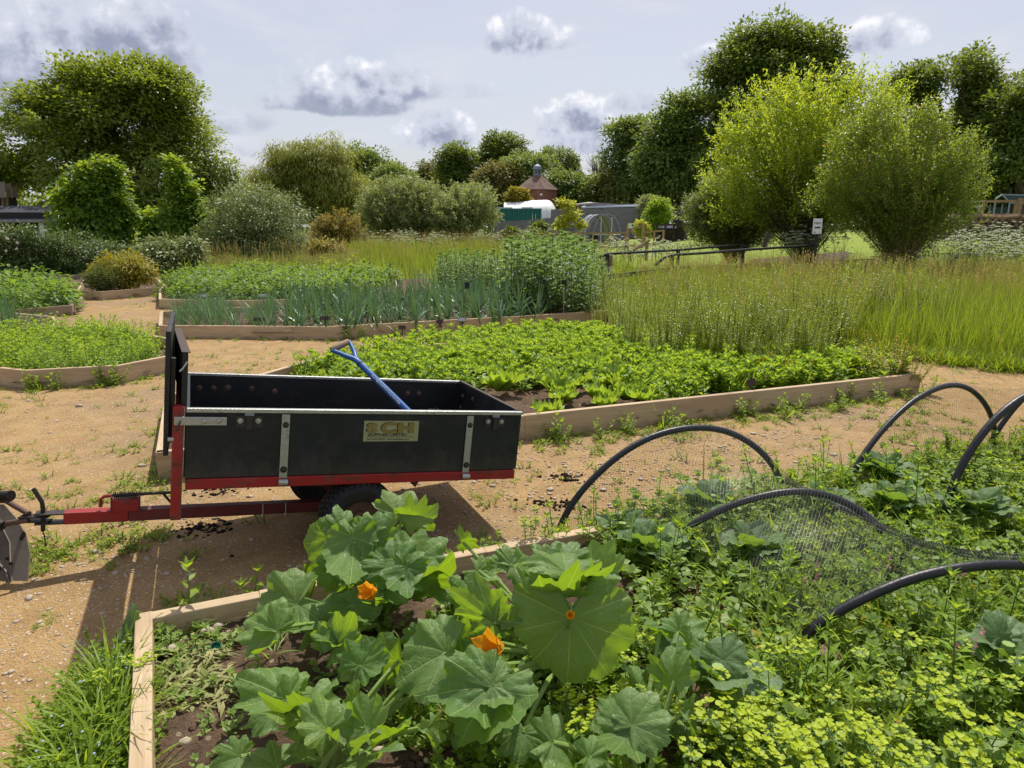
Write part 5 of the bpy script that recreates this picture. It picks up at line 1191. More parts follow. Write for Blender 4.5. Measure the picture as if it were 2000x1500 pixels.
tree('dark_tree', 'very dark tree filling the right edge above the gate', 'tree', [(1990, 300, 70, 110), (1940, 340, 70, 70), (2040, 250, 80, 120), (2000, 220, 40, 50)], 47, M['oak'], (1985, 430), .5, 620, 34, .4, .28, 1., -.7, .4, seed=36)
tree('dark_tree', 'low dark thicket behind the wooden fence on the right', 'tree', [(1890, 370, 110, 50), (1800, 380, 60, 50), (2000, 380, 80, 50)], 50, M['oak'], (1890, 440), .3, 520, 30, .4, .28, 1., -1.5, .4, seed=37)
# bright willows at the right
shoots('pollard_willow', 'tall lime-green willow in front of the great oak', 'willow', [(1510, 310, 125, 140), (1570, 260, 100, 110), (1655, 240, 85, 95), (1640, 340, 80, 90), (1725, 255, 55, 85), (1440, 340, 70, 100), (1560, 370, 150, 75), (1700, 290, 60, 90), (1470, 410, 90, 50), (1640, 410, 80, 50)], 24, M['willow'], (1570, 490), 700, 44, .135, .050, 'bark', seed=10, t0=.4, root=.5, over=1.12, low=.7, fill=2.4)
mb = MB(); b = gnd(1575, 500); b = np.array([b[0] * 24 / b[1], 24., 0]); b[2] = gz(*b[:2])
tw_ = [((1575, 486), (1570, 450), (1560, 420), (1545, 380)), ((1578, 486), (1590, 440), (1600, 400), (1600, 340)), ((1570, 478), (1545, 445), (1525, 415), (1500, 370)), ((1582, 480), (1612, 440), (1640, 410), (1660, 370)), ((1565, 470), (1530, 435), (1515, 420), (1480, 400))]
wt = thing('willow_trunk', 'forked dark willow trunk behind the toilets sign', 'trunk', b)
for pth in tw_: mb.tube([at_y(x, y, 23.6 + .3 * (i % 2)) - b for i, (x, y) in enumerate(pth)], [.15, .12, .085, .05], 8)
mb.tube([at_y(1576, 530, 23.7) - b, at_y(1576, 500, 23.7) - b, at_y(1575, 470, 23.7) - b], [.22, .2, .15], 10); mb.obj('stem', M['bark'], wt, smooth=True)
shoots('goat_willow', 'rounded willow with rust-tinted shoot tips in front of the right trees', 'willow', [(1745, 335, 115, 100), (1690, 330, 80, 80), (1815, 315, 75, 80), (1735, 262, 75, 50), (1855, 350, 60, 55), (1605, 395, 38, 36), (1660, 275, 38, 38), (1885, 300, 40, 40), (1900, 365, 34, 28), (1805, 238, 36, 34), (1715, 228, 34, 30), (1645, 375, 60, 55), (1760, 410, 130, 55), (1690, 425, 75, 42), (1835, 410, 80, 48), (1760, 450, 85, 30)], 20.5, M['goat'], (1765, 485), 700, 44, .105, .034, 'stem_y', seed=11, t0=.3, root=.35, over=1.16, low=.3, fill=2.6)
shoots('low_willow', 'low dark willow mound left of the tall lime-green willow', 'willow', [(1430, 430, 85, 55), (1390, 420, 60, 45), (1470, 420, 60, 60), (1420, 380, 60, 40), (1345, 415, 36, 30), (1420, 462, 80, 32), (1470, 455, 50, 36)], 25.5, M['goat_dark'], (1430, 490), 620, 44, .12, .03, 'stem_y', seed=12, t0=.25, root=.3, hang=.3, fill=2.2)
tree('garden_shrub', 'small vivid green shrub at the right end of the grey fence', 'shrub', [(1290, 412, 20, 22), (1284, 425, 22, 20), (1288, 440, 18, 12)], 52, M['mint'], (1287, 445), .05, 160, 24, .28, .17, .45, -2, .6, seed=40)
tree('garden_shrub', 'pale flowering shrub left of the vivid green one', 'shrub', [(1266, 398, 24, 14), (1270, 412, 20, 14)], 54, M['silver'], (1268, 445), .05, 120, 22, .26, .15, .45, -2, .6, seed=41)
tree('sapling', 'yellow-green sapling before the grey fence', 'tree', [(1110, 405, 14, 18), (1115, 425, 20, 22), (1095, 440, 14, 10), (1135, 440, 16, 8), (1100, 400, 10, 10)], 47, M['sapling'], (1112, 466), .035, 46, 20, .26, .16, .36, -2, .6, seed=42, nlimb=8)
tree('sapling', 'small yellow-green bush by the coop gate', 'shrub', [(1255, 445, 12, 12), (1258, 455, 9, 12)], 44, M['sapling'], (1256, 468), .03, 40, 20, .2, .13, .3, -2, .6, seed=43, nlimb=6)
for (px, py, rx, ry, Y), lb in zip(((1000, 457, 16, 9, 52), (1053, 452, 14, 14, 50), (1040, 462, 18, 8, 49)), ('low dark bush at the left foot of the grey fence', 'dark elder bush in the middle of the fence foot', 'dark bush low before the fence elder')):
    tree('fence_bush', lb, 'bush', [(px, py, rx, ry)], Y, M['oak'], (px, 470), .04, 60, 20, .26, .18, .4, -2, .6, seed=44 + px % 7, nlimb=5)
# a belt behind everything
fw = []
g_ = G(77); cs = []
for px in range(-500, 2700, 26):
    h = 372 + 10 * math.sin(px * .02) + (-40 if px > 1350 else 0); Y = 110 + 8 * math.sin(px * .013)
    for _ in range(9): cs.append(at_y(px + g_.uniform(-14, 14), g_.uniform(h, 452), Y + g_.uniform(-4, 4)))
cs = np.array(cs); q = np.repeat(cs, 26, 0); q = q + rdir(len(q), g_) * (g_.uniform(0, 1, len(q)) ** .5 * 2.2)[:, None]
lv, lf = leafset(q, rdir(len(q), g_), UP + rdir(len(q), g_) * .5, .9, .6, .3, .2); tag(link('far_wood', raw('far_wood', lv, [lf], M['oak_far'])), 'distant belt of trees closing the horizon', 'wood', kind='stuff')

# ---------------------------------------------------------------- meadow
st = [M['meadow'], M['straw'], M['umbel']]
gv = [v_tuft(14, .92, .0065, 300 + i, .28, .8, .12) for i in range(6)]
MEAD = [at_z(1690, 690)[:2], at_z(2100, 735)[:2], (12, 8.5), (17, 14), (17, 22), (9, 22.5), (4.2, 22), (2.9, 19), (3.3, 14), at_z(1300, 600)[:2], at_z(1560, 655)[:2]]
def mscale(p, f=1.): return np.interp(p[:, 1], [8, 12, 21], [1.02, .84, .58]) * rng.uniform(.75, 1.15, len(p)) * f * (1 + .15 * n3(np.column_stack([p, p[:, 0] * 0]), .9))
pts = np.concatenate([rand_in(MEAD, 7600), rand_in(bp_, 120)]); stuff('meadow_grass', 'tall yellow-green meadow grass right of the beds', gv, [M['meadow']], pts, mscale(pts), 0, 'grass')
pts = np.concatenate([along(MEAD, 0, 200, .1)]); stuff('meadow_fringe', 'shorter grass where the path meets the meadow', [v_tuft(14, .28, .009, 310 + i, .5, .9, .05) for i in range(4)], [M['grass']], pts, (.6, 1.2), 0, 'grass')
sg = [v_seedgrass(330 + i) for i in range(6)]
pts = np.concatenate([rand_in(bp_, 50), rand_in([(3.2, 12), (6, 9), (17, 11), (17, 22), (4.2, 22.5)], 1150), rand_in(MEAD, 260)]); stuff('seeding_grass', 'straw-coloured seed heads standing over the meadow', sg, [M['meadow'], M['straw']], pts, mscale(pts, 1.12), 0, 'grass')
# rough grass behind the beds
RG = [at_z(330, 560)[:2], at_z(900, 560)[:2], (2.9, 19), (4.2, 22), (3.4, 27), (4.2, 40), (0, 46), (-14, 44), (-12, 30)]
pts = rand_in(RG, 3000); stuff('rough_grass', 'pale rough grass between the crops and the silver willows', [v_tuft(12, .75, .022, 340 + i, .3, .6, .2, 2) for i in range(4)] + [v_seedgrass(350 + i) for i in range(2)], [M['meadow'], M['straw']], pts, (.7, 1.15), 0, 'grass')
rp_ = [at_z(340, 552)[:2], at_z(700, 552)[:2], at_z(700, 535)[:2], at_z(560, 524)[:2], at_z(380, 526)[:2]]
stuff('sorrel_patch', 'reddish seeding sorrel behind the potato bed', [v_sprig(9, .62, .3, .06, .022, 360 + i, .18, leafset, .1, False, .8) for i in range(4)], [M['hedge_pink'], M['stem']], rand_in(rp_, 230), (.8, 1.2), 0, 'weeds')
lg = meshes('lovage_plant', [v_potato(370 + i, 120, .45, .62, .13) for i in range(3)], [M['weed_y'], M['stem']])  # lovage: leafy herb plants, not woody bushes
plant('lovage_plant', 'vivid yellow-green leafy plant behind the leeks', 'herb', 'yellow-green herbs behind the leeks', lg, [gnd(x, y) for x, y in ((655, 545), (690, 545), (720, 548), (690, 538), (640, 538))], (.9, 1.2))
tree('red_spike_shrub', 'shrub with yellow and red leaves in front of the rusty shrub', 'shrub', [(640, 490, 30, 20), (660, 500, 25, 16), (615, 495, 22, 16)], 26, M['rusty_shrub'], (640, 515), .03, 120, 26, .17, .06, .3, -2, .8, seed=50, nlimb=6)
# cow parsley
um = meshes('cow_parsley', [v_umbel(400 + i) for i in range(6)], [M['weed'], M['stem'], M['umbel']])
def pxpts(poly, n): 
    q = rand_in(poly, n); return [gnd(a, b)[:2] for a, b in q]
pu = 'white-headed cow parsley standing in the '
plant('cow_parsley', pu + 'meadow below the rusty willow', 'cow parsley', 'cow parsley below the rusty willow', um, pxpts([(1690, 545), (2000, 560), (2010, 520), (1830, 515), (1700, 528)], 80), (.75, 1.0))
plant('cow_parsley', pu + 'grass at the right edge below the logs', 'cow parsley', 'cow parsley below the logs', um, pxpts([(1840, 520), (2010, 545), (2010, 488), (1850, 488)], 44), (.8, 1.1))
plant('cow_parsley', pu + 'grass round the black handrails', 'cow parsley', 'cow parsley round the handrails', um, pxpts([(1185, 545), (1330, 540), (1400, 520), (1150, 510), (1090, 505)], 60), (.7, 1.0))
plant('cow_parsley', pu + 'rough grass before the silver willows', 'cow parsley', 'cow parsley before the silver willows', um, pxpts([(700, 500), (880, 515), (1080, 500), (1080, 487), (730, 484)], 60), (.8, 1.1))
plant('cow_parsley', 'tall white umbels under the toilets sign', 'cow parsley', 'umbels under the toilets sign', um, pxpts([(1500, 535), (1650, 545), (1640, 520), (1500, 515)], 16), (1., 1.3))
lv_ = meshes('lavender', [[(*leafset(G(9).normal(0, .15, (60, 3)) * [1, 1, .2] + [0, 0, .35], UP + rdir(60) * .4, rdir(60), .16, .03), 0)]], [M['lav_fl']])
plant('lavender_plant', 'purple-flowered clump between the coop and the low pens', 'lavender', 'purple clumps by the pens', lv_, [gnd(x, 466)[:2] for x in (1240, 1247, 1299, 1304)], (1.2, 1.6))
# ---------------------------------------------------------------- buildings and fences in the background
def brick_mat():
    m, nt, o = newmat('old_brick'); g = NT(nt); v = g.obj(); b = g.n('TexBrick'); g.set(b.inputs['Vector'], g.scalev(v, (1, 1, 1)))
    b.inputs['Color1'].default_value = (.22, .085, .055, 1); b.inputs['Color2'].default_value = (.30, .13, .085, 1); b.inputs['Mortar'].default_value = (.28, .22, .18, 1); b.inputs['Scale'].default_value = 3.2; b.inputs['Mortar Size'].default_value = .012
    c = g.mix(g.math('MULTIPLY', g.ramp(g.noise(v, 1.5, 5), .4, .7), .6), b.outputs[0], (.20, .10, .075)); nt.links.new(g.bsdf(c, .9, .2), o.inputs[0]); return m
def tile_mat(name, a, b_, mo, s1=26.):
    m, nt, o = newmat(name); g = NT(nt); v = g.obj(); w1 = g.n('TexWave', wave_type='BANDS', bands_direction='Z'); w1.inputs['Scale'].default_value = s1 / 6.3; w1.inputs['Distortion'].default_value = .4; g.set(w1.inputs[0], v)
    vo = g.n('TexVoronoi'); vo.inputs['Scale'].default_value = 7; g.set(vo.inputs['Vector'], g.scalev(v, (1, 1, 1.6))); sc = g.n('SeparateColor'); g.set(sc.inputs[0], vo.outputs['Color'])
    c = g.mix(sc.outputs[0], a, b_); c = g.mix(g.ramp(g.noise(v, 2.2, 6, .7), .48, .66), c, mo); c = g.mix(g.math('MULTIPLY', w1.outputs[1], .35), c, [x * .4 for x in a])
    nt.links.new(g.bsdf(c, .9, .2, 0, g.bump(w1.outputs[1], .6, .03)), o.inputs[0]); return m
M['brick'] = brick_mat(); M['tile'] = tile_mat('clay_tile', (.15, .095, .08), (.23, .145, .115), (.26, .23, .16)); M['slate'] = tile_mat('felt_slate', (.055, .055, .065), (.085, .085, .10), (.07, .07, .08), 34)
M['shingle'] = tile_mat('wood_shingle', (.22, .17, .13), (.33, .26, .20), (.28, .25, .22), 60)
M['lead'] = plain('lead_sheet', (.22, .25, .30), .5, .5, .3, .2, 4); M['green_steel'] = plain('green_steel', (.012, .15, .12), .45, .5, 0, .12, 3); M['green_net'] = plain('green_net', (.025, .055, .05), .7, .2)
M['render'] = plain('pale_trim', (.62, .60, .52), .7, .3); M['glass'] = plain('window_glass', (.05, .07, .09), .1, .6)
M['fence_dark'] = plain('dark_wall', (.015, .015, .017), .6, .3); M['pale_roof'] = plain('pale_roof', (.42, .40, .34), .7, .3, 0, .15, 1); M['blue_roof'] = plain('light_sheet_roof', (.55, .62, .72), .5, .4, 0, .08, 1)
M['log'] = plain('split_log', (.17, .12, .085), .9, .2, 0, .5, 5, .6, 30); M['log_end'] = plain('log_end', (.34, .23, .15), .9, .2, 0, .3, 9)
M['sign'] = plain('sign_white', (.80, .80, .77), .45, .4, 0, .03, 2); M['sign_cream'] = plain('sign_cream', (.62, .66, .45), .5, .4, 0, .05, 2); M['yellow'] = plain('sign_yellow', (.75, .6, .05), .5, .4)
# dovecote
Y = 76; c0 = at_y(1049, 396, Y); zb = float(gz(c0[0], Y)); dv = thing('dovecote', 'octagonal brick dovecote with a conical tiled roof and a grey cupola', 'dovecote', (c0[0], Y, zb))
k = pxm(Y) * 1.06; rz_ = lambda py: at_y(1049, py - 2, Y)[2] - zb; ww = 38 * k
def octo(r0, z0, r1, z1, name, mat, par, n=8, rot=R(14), cap=False):
    a = np.linspace(0, 2 * np.pi, n, endpoint=False) + rot; mb = MB(); V = [[r * math.cos(t), r * math.sin(t), z] for r, z in ((r0, z0), (r1, z1)) for t in a]
    mb.add(V, [[i, (i + 1) % n, n + (i + 1) % n, n + i] for i in range(n)], ng=[list(range(n, 2 * n))] if cap else None); return mb.obj(name, mat, par)
octo(ww, -.2, ww, rz_(374), 'wall', M['brick'], dv); rf_ = octo(41 * k, rz_(374), 8 * k, rz_(345), 'roof', M['tile'], dv, cap=True); octo(41 * k, rz_(374.1), 36 * k, rz_(375.5), 'eaves', M['tile'], dv)
cu = octo(7 * k, rz_(346), 7 * k, rz_(333.5), 'cupola', M['lead'], dv, cap=True); octo(8.4 * k, rz_(333), 7 * k, rz_(327), 'cupola_roof', M['lead'], cu); octo(7 * k, rz_(327), 2.2 * k, rz_(322.5), 'cupola_cap', M['lead'], cu, cap=True)
MB().tube([(0, 0, rz_(323)), (0, 0, rz_(319))], .05, 6).obj('finial', M['lead'], cu)
for s in (-1, 1): MB().box((s * 2.6 * k, -6.6 * k, rz_(338)), (2.4 * k, .1, 5 * k)).obj('louvre', M['dark_steel'], cu)
MB().box((5.5 * k, -ww * .97, rz_(384)), (.18, .12, .22)).obj('lamp', M['sign'], dv)
tree('ivy_clump', 'clipped ivy mass covering the left face of the dovecote', 'ivy', [(1012, 383, 17, 13), (1000, 388, 12, 10), (1020, 388, 14, 10)], 73, M['golden'], (1012, 420), .05, 110, 26, .4, .3, .5, -2, .6, seed=60)
# polytunnel, container
def along_y(px, Y): return at_y(px, 425, Y)
Y = 70; pt_ = thing('polytunnel', 'white plastic polytunnel showing above the grey fence', 'polytunnel', (at_y(1030, 425, Y)[0], Y, float(gz(5, Y)))); b0 = np.array(pt_.location)
V = []; nA = 14; cols = [(984, 393), (992, 392.5), (1000, 393), (1020, 391), (1040, 389), (1068, 388)]
for i, (px, py) in enumerate(cols):
    top = at_y(px, py, Y)[2] - b0[2]; x = at_y(px, 425, Y)[0] - b0[0]
    for j in range(nA): t = math.pi * j / (nA - 1); V.append([x + 30 * k * (math.sin(t) ** .8) * (1 if i == len(cols) - 1 else 0) * .0, -math.cos(t) * 2.6 + 2.6, max(math.sin(t), 0) ** .6 * top])
q = [[i * nA + j, i * nA + j + 1, (i + 1) * nA + j + 1, (i + 1) * nA + j] for i in range(len(cols) - 1) for j in range(nA - 1)]
# rounded end
x1 = at_y(1068, 425, Y)[0] - b0[0]; x2 = at_y(1097, 425, Y)[0] - b0[0]; tp = at_y(1068, 388, Y)[2] - b0[2]; n0 = len(V)
for i in range(8):
    s = i / 7; zz = tp * math.sqrt(max(1 - s ** 2.4, .0))
    for j in range(nA): t = math.pi * j / (nA - 1); V.append([x1 + (x2 - x1) * s + .01, -math.cos(t) * 2.6 + 2.6, max(math.sin(t), 0) ** .6 * zz])
q += [[n0 + i * nA + j, n0 + i * nA + j + 1, n0 + (i + 1) * nA + j + 1, n0 + (i + 1) * nA + j] for i in range(7) for j in range(nA - 1)]
MB().add(V, q).obj('cover', M['white'], pt_, smooth=True)
Y = 63; ct = thing('shipping_container', 'dark green corrugated container behind the grey fence', 'container', (at_y(1015, 425, Y)[0], Y, float(gz(3, Y)))); b0 = np.array(ct.location)
x0 = at_y(965, 425, Y)[0] - b0[0]; x1 = at_y(1057, 425, Y)[0] - b0[0]; zt = at_y(1000, 408, Y)[2] - b0[2]
xs = np.arange(x0, x1, .07); yy = .05 * np.sign(np.sin(xs * 2 * np.pi / .42)); n = len(xs); V = np.concatenate([np.stack([xs, yy, 0 * xs], 1), np.stack([xs, yy, 0 * xs + zt], 1)])
MB().add(V, [[i, i + 1, n + i + 1, n + i] for i in range(n - 1)]).obj('side', M['green_steel'], ct); MB().box(((x0 + x1) / 2, 1.25, zt / 2), (x1 - x0, 2.3, zt - .02)).obj('shell', M['green_steel'], ct)
MB().box(((x0 + x1) / 2, .04, zt - .02), (x1 - x0 + .1, .14, .12)).obj('top_rail', M['green_steel'], ct); MB().box((x1 - .05, .04, zt / 2), (.14, .16, zt)).obj('corner_post', M['green_steel'], ct)
for px in (1040, 1046): MB().tube([(at_y(px, 425, Y)[0] - b0[0], -.08, .2), (at_y(px, 425, Y)[0] - b0[0], -.08, zt - .45)], .035, 6).obj('locking_bar', M['render'], ct)
for px, w_ in ((1030, 20), (985, 30)): MB().box((at_y(px, 425, Y)[0] - b0[0], .8, zt + .10), (w_ * pxm(Y), .5, .12)).obj('roof_plank', M['render'], ct)
# grey board fences
def boards(name, label, A, B, Y0, Y1, top0, top1, bw=.15):
    a = at_y(A, top0, Y0); b = at_y(B, top1, Y1); L = np.linalg.norm((b - a)[:2]); base = np.array([a[0], a[1], float(gz(a[0], a[1]))]); f = thing(name, label, 'fence', base)
    d = (b - a); d[2] = 0; d /= np.linalg.norm(d); n = int(L / bw); mb = MB(); g_ = G(5)
    for i in range(n):
        t = (i + .5) / n; p = a + (b - a) * t; zg = float(gz(p[0], p[1])) - .1; h = p[2] - zg + g_.normal(0, .012); mb.box(p * [1, 1, 0] + [0, 0, zg + h / 2] - base + np.array([-d[1], d[0], 0]) * g_.normal(0, .006), (bw * .97, .025, h), np.stack([d, np.cross(UP, d), UP], 1))
    mb.obj('boards', M['grey_board'], f)
    a2 = a - base; b2 = b - base; off = np.array([-d[1], d[0], 0]) * .05
    for zf in (.25, .8): MB().beam(a2 * [1, 1, zf] + off, b2 * [1, 1, zf] + off, .05, .09).obj('rail', M['grey_board'], f)
    return f
boards('board_fence', 'long low run of grey vertical boards below the green container', 965, 1100, 58, 56, 434, 424)
boards('board_fence', 'taller grey board screen behind the hooped coop', 1076, 1262, 57, 54, 409, 405)
boards('board_fence', 'short lower run of grey boards at the right end of the screen', 1252, 1300, 53.6, 53, 412, 411)
hp = thing('low_shed', 'low shed with a pale sheet roof behind the grey screen', 'shed', at_y(1190, 430, 60)); b0 = np.array(hp.location)
p = [at_y(1135, 406.5, 59) - b0, at_y(1258, 403.5, 57.5) - b0, at_y(1240, 401.5, 62) - b0, at_y(1150, 403, 62) - b0]; MB().prism(p, (0, 0, 1), .12).obj('roof', M['blue_roof'], hp)
MB().box(at_y(1195, 415, 60) - b0 - [0, 0, .2], (4.6, 2.2, 1.7)).obj('wall', M['grey_board'], hp)
hp = thing('low_shed', 'flat-roofed hut with a cream edge seen over the grey screen', 'shed', at_y(1165, 425, 66)); b0 = np.array(hp.location)
MB().prism([at_y(1122, 402, 64) - b0, at_y(1166, 399, 64) - b0, at_y(1203, 401, 66) - b0, at_y(1150, 398, 68) - b0], (0, 0, 1), .16).obj('roof', M['pale_roof'], hp); MB().box(at_y(1160, 408, 65.5) - b0 - [0, 0, .9], (3., 1.2, 2.4)).obj('wall', M['rail_wood'], hp)
hp = thing('low_shed', 'pale monopitch roof edge left of the silver willows', 'shed', at_y(690, 430, 64)); b0 = np.array(hp.location)
MB().prism([at_y(664, 414, 63) - b0, at_y(716, 405.5, 63) - b0, at_y(716, 405, 66) - b0, at_y(664, 413, 66) - b0], (0, 0, 1), .14).obj('roof', M['pale_roof'], hp); MB().box(at_y(690, 420, 64.6) - b0 - [0, 0, 1], (2.2, 2., 2.6)).obj('wall', M['fence_dark'], hp)
# hooped coop
Y = 48; cp0 = at_y(1172, 462, Y); cb = np.array([cp0[0], Y, float(gz(cp0[0], Y))]); kk = pxm(Y); coop = thing('hooped_coop', 'arched chicken coop with a silver sheet end and green mesh', 'coop', cb)
hx = lambda px: at_y(px, 440, Y)[0] - cb[0]; top = at_y(1172, 418, Y)[2] - cb[2]
def arch(x, dy, r=.05):
    t = np.linspace(0, np.pi, 17); return np.stack([x - np.cos(t) * .95, dy + 0 * t, np.maximum(np.sin(t), 0) ** .75 * top], 1)
for i, dy in enumerate((0, .8, 1.6, 2.4)):
    MB().tube(arch(hx(1186) - .28 * i * 1.0, dy), .045, 6).obj('hoop', M['lead'], coop, smooth=True)
mb = MB(); P = np.array([arch(hx(1186) - .28 * i, dy) for i, dy in ((1.5, 1.2), (2, 1.6), (3, 2.4))]); m_ = P.shape[1]; mb.add(P.reshape(-1, 3), [[i * m_ + j, i * m_ + j + 1, (i + 1) * m_ + j + 1, (i + 1) * m_ + j] for i in range(2) for j in range(m_ - 1)]); mb.obj('sheet', M['steel'], coop, smooth=True)
for x in (-.42, .30): MB().box((hx(1186) + x, -.02, top * .45), (.05, .05, top * .9)).obj('door_post', M['render'], coop)
MB().box((hx(1186), -.02, .7), (1.8, .05, .06)).obj('sill', M['render'], coop); MB().beam((hx(1186) + .1, -.1, .75), (hx(1186) + .75, -.5, .05), .3, .03).obj('ramp', M['rail_wood'], coop)
MB().box((hx(1165), 1.2, .35), (.5, .3, .6)).obj('feeder', M['fence_dark'], coop)
# post and rail run before the coop
def railfence(name, label, pts, h, mat='rail_wood', rails=(.95, .1), pw=.10, cat='fence', wr=.10):
    """pts: list of (px, Y)"""
    W = [np.array([at_y(px, 450, y)[0], y, float(gz(at_y(px, 450, y)[0], y))]) for px, y in pts]; f = thing(name, label, cat, W[0])
    for p in W: MB().box(p - W[0] + [0, 0, h / 2], (pw, pw, h)).obj('post', M[mat], f)
    for a, b in zip(W[:-1], W[1:]):
        for r_ in rails: MB().beam(a - W[0] + [0, 0, h * r_], b - W[0] + [0, 0, h * r_], .05, wr).obj('rail', M[mat], f)
    return f
railfence('rail_fence', 'low wooden rail fence round the hooped coop', [(1066, 46), (1095, 44.5), (1130, 43), (1158, 42), (1190, 41.5), (1222, 41)], .95)
gp = railfence('rail_fence', 'stout gate posts and braced wooden gate right of the coop', [(1226, 41), (1256, 40.6)], 1.35, pw=.16, rails=(.85, .1)); b0 = np.array(gp.location)
MB().beam((.2, -.04, 1.0), (1.0, -.04, .15), .06, .12).obj('brace', M['rail_wood'], gp)
sg_ = thing('notice_sign', 'small cream notice with a dark picture on the coop gate', 'sign', at_y(1233, 441, 40.85)); MB().box((0, 0, 0), (.36, .02, .28)).obj('board', M['sign_cream'], sg_); MB().prism([(.02, -.012, .06), (.10, -.012, .09), (.13, -.012, .02), (.10, -.012, -.05), (.06, -.012, -.02), (.03, -.012, 0)], (0, -1, 0), .003).obj('picture', M['ink'], sg_)
railfence('rail_fence', 'low mesh pen of wooden rails right of the braced gate', [(1258, 41.5), (1278, 41.3), (1296, 41)], .85)
dk_ = thing('animal_hutch', 'low dark roofed hutch at the right of the pens', 'hutch', at_y(1300, 458, 43)); b0 = np.array(dk_.location); b0[2] = gz(b0[0], 43); dk_.location = b0
MB().box((.3, 0, 1.05), (2.2, .9, .1)).obj('roof', M['dark_wood'], dk_)
for x in (-.6, -.1, .4, 1.2): MB().box((x, -.35, .5), (.1, .1, 1.)).obj('post', M['dark_wood'], dk_)
MB().box((.4, .2, .45), (1.8, .1, .8)).obj('back', M['dark_wood'], dk_)
for px, py, Y_ in ((974, 465, 44), (1203, 466, 43)): 
    p = at_y(px, 478, Y_); p[2] = gz(p[0], Y_); o = MB().tube([(0, 0, 0), (0, 0, .85 if px < 1000 else .3)], .13, 8).obj('tree_stump' if px > 1000 else 'fence_post', M['grey_board'], None, p); tag(o, 'short round grey post at the left end of the fence' if px < 1000 else 'round stone-grey stump by the coop rail', 'post')
# black handrails beside the path into the meadow
def handrail(label, path, Y, posts, extra=None):
    b0 = at_y(path[1][0], path[1][1], Y[1]); t_ = thing('handrail', label, 'handrail', b0)
    P = np.array([at_y(px, py, y) for (px, py), y in zip(path, Y)]) - b0; s = np.linspace(0, len(P) - 1, 40); P = np.stack([np.interp(s, range(len(P)), P[:, i]) for i in range(3)], 1); P[1:-1] = (P[:-2] + 2 * P[1:-1] + P[2:]) / 4
    MB().tube(P, .033, 8).obj('rail', M['black_pipe'], t_, smooth=True)
    for px, y, top_, bot in posts:
        a = at_y(px, top_, y) - b0; c = at_y(px, bot, y) - b0; MB().box((a + c) / 2, (.085, .085, abs(a[2] - c[2]))).obj('post', M['dark_wood'], t_)
    return t_, b0
t_, b0 = handrail('long black handrail with a pale board on its first post', [(1160, 512), (1170, 503), (1184, 496), (1240, 493), (1330, 488), (1400, 482), (1450, 478), (1462, 484)], [17.5, 17.5, 17.6, 18.2, 19.5, 20.8, 21.8, 21.8], [(1186, 17.6, 497, 560), (1323, 19.4, 488, 545), (1448, 21.6, 478, 530)])
MB().beam(at_y(1186, 541, 17.55) - b0, at_y(1345, 521, 19.7) - b0, .06, .12).obj('kick_board', M['dark_wood'], t_)
MB().box(at_y(1187, 513, 17.66) - b0, (.25, .03, .40)).obj('pale_board', M['sign'], t_); MB().box(at_y(1190, 509, 17.62) - b0, (.16, .02, .26)).obj('wood_panel', M['rail_wood'], t_)
t_, b0 = handrail('second black handrail bending down just in front of the longer one', [(1279, 519), (1288, 511), (1300, 502), (1312, 498), (1380, 494), (1440, 489), (1530, 483), (1590, 479)], [16.2, 16.2, 16.2, 16.3, 17., 17.8, 19, 20], [(1311, 16.3, 499, 560), (1449, 18, 489, 540)])
t_ = thing('wooden_handrail', 'short sloping wooden handrail beyond the black rails', 'handrail', gnd(1263, 512)); Y = 22.; b0 = at_y(1263, 500, Y); t_.location = b0
MB().beam(at_y(1236, 490, Y) - b0, at_y(1269, 469, Y) - b0, .07, .07).obj('rail', M['rail_wood'], t_); MB().box(at_y(1263, 490, Y) - b0, (.09, .09, .6)).obj('post', M['rail_wood'], t_); MB().box(at_y(1230, 500, Y) - b0, (.08, .08, .35)).obj('post', M['rail_wood'], t_)
MB().tube([at_y(1265, 480, Y) - b0, at_y(1285, 489, Y) - b0, at_y(1300, 496, Y) - b0], .008, 4).obj('rope', M['render'], t_); MB().box(at_y(1274, 500, Y) - b0, (.035, .03, .3)).obj('rope_peg', M['render'], t_)
# toilets sign
Y = 20.; p = at_y(1596, 445, Y); zg = float(gz(p[0], Y)); ts = thing('toilets_sign', 'white sign reading TOILETS with a left arrow on a brown post', 'sign', (p[0], Y, zg)); k = pxm(Y)
MB().box((.02, .04, (p[2] - zg) / 2), (.07, .07, p[2] - zg + .5)).obj('post', M['dark_wood'], ts); zc = at_y(1596, 442, Y)[2] - zg; MB().box((0, -.01, zc), (17 * k, .02, 28 * k)).obj('board', M['sign'], ts, bev=.004)
text('TOILETS', -7 * k, zc + 4 * k, 5 * k, M['ink'], ts, -.0225, off=.002, sx=.68)
MB().prism([(-6 * k, -.0225, zc - 2.5 * k), (-2.5 * k, -.0225, zc - .3 * k), (-2.5 * k, -.0225, zc - 1.3 * k), (1 * k, -.0225, zc - 1.1 * k), (3 * k, -.0225, zc - .2 * k), (5.5 * k, -.0225, zc - 1.4 * k), (5.5 * k, -.0225, zc - 3.2 * k), (-2.5 * k, -.0225, zc - 3.6 * k), (-2.5 * k, -.0225, zc - 4.6 * k)], (0, -1, 0), .003).obj('arrow', M['ink'], ts)
MB().box((4.5 * k, -.0225, zc - 11 * k), (2.6 * k, .003, 2.6 * k)).obj('badge', M['yellow'], ts)
for x in (-5.5, -3.5): MB().box((x * k, -.0225, zc - 11 * k), (1.2 * k, .003, 2 * k)).obj('symbol', M['ink'], ts)
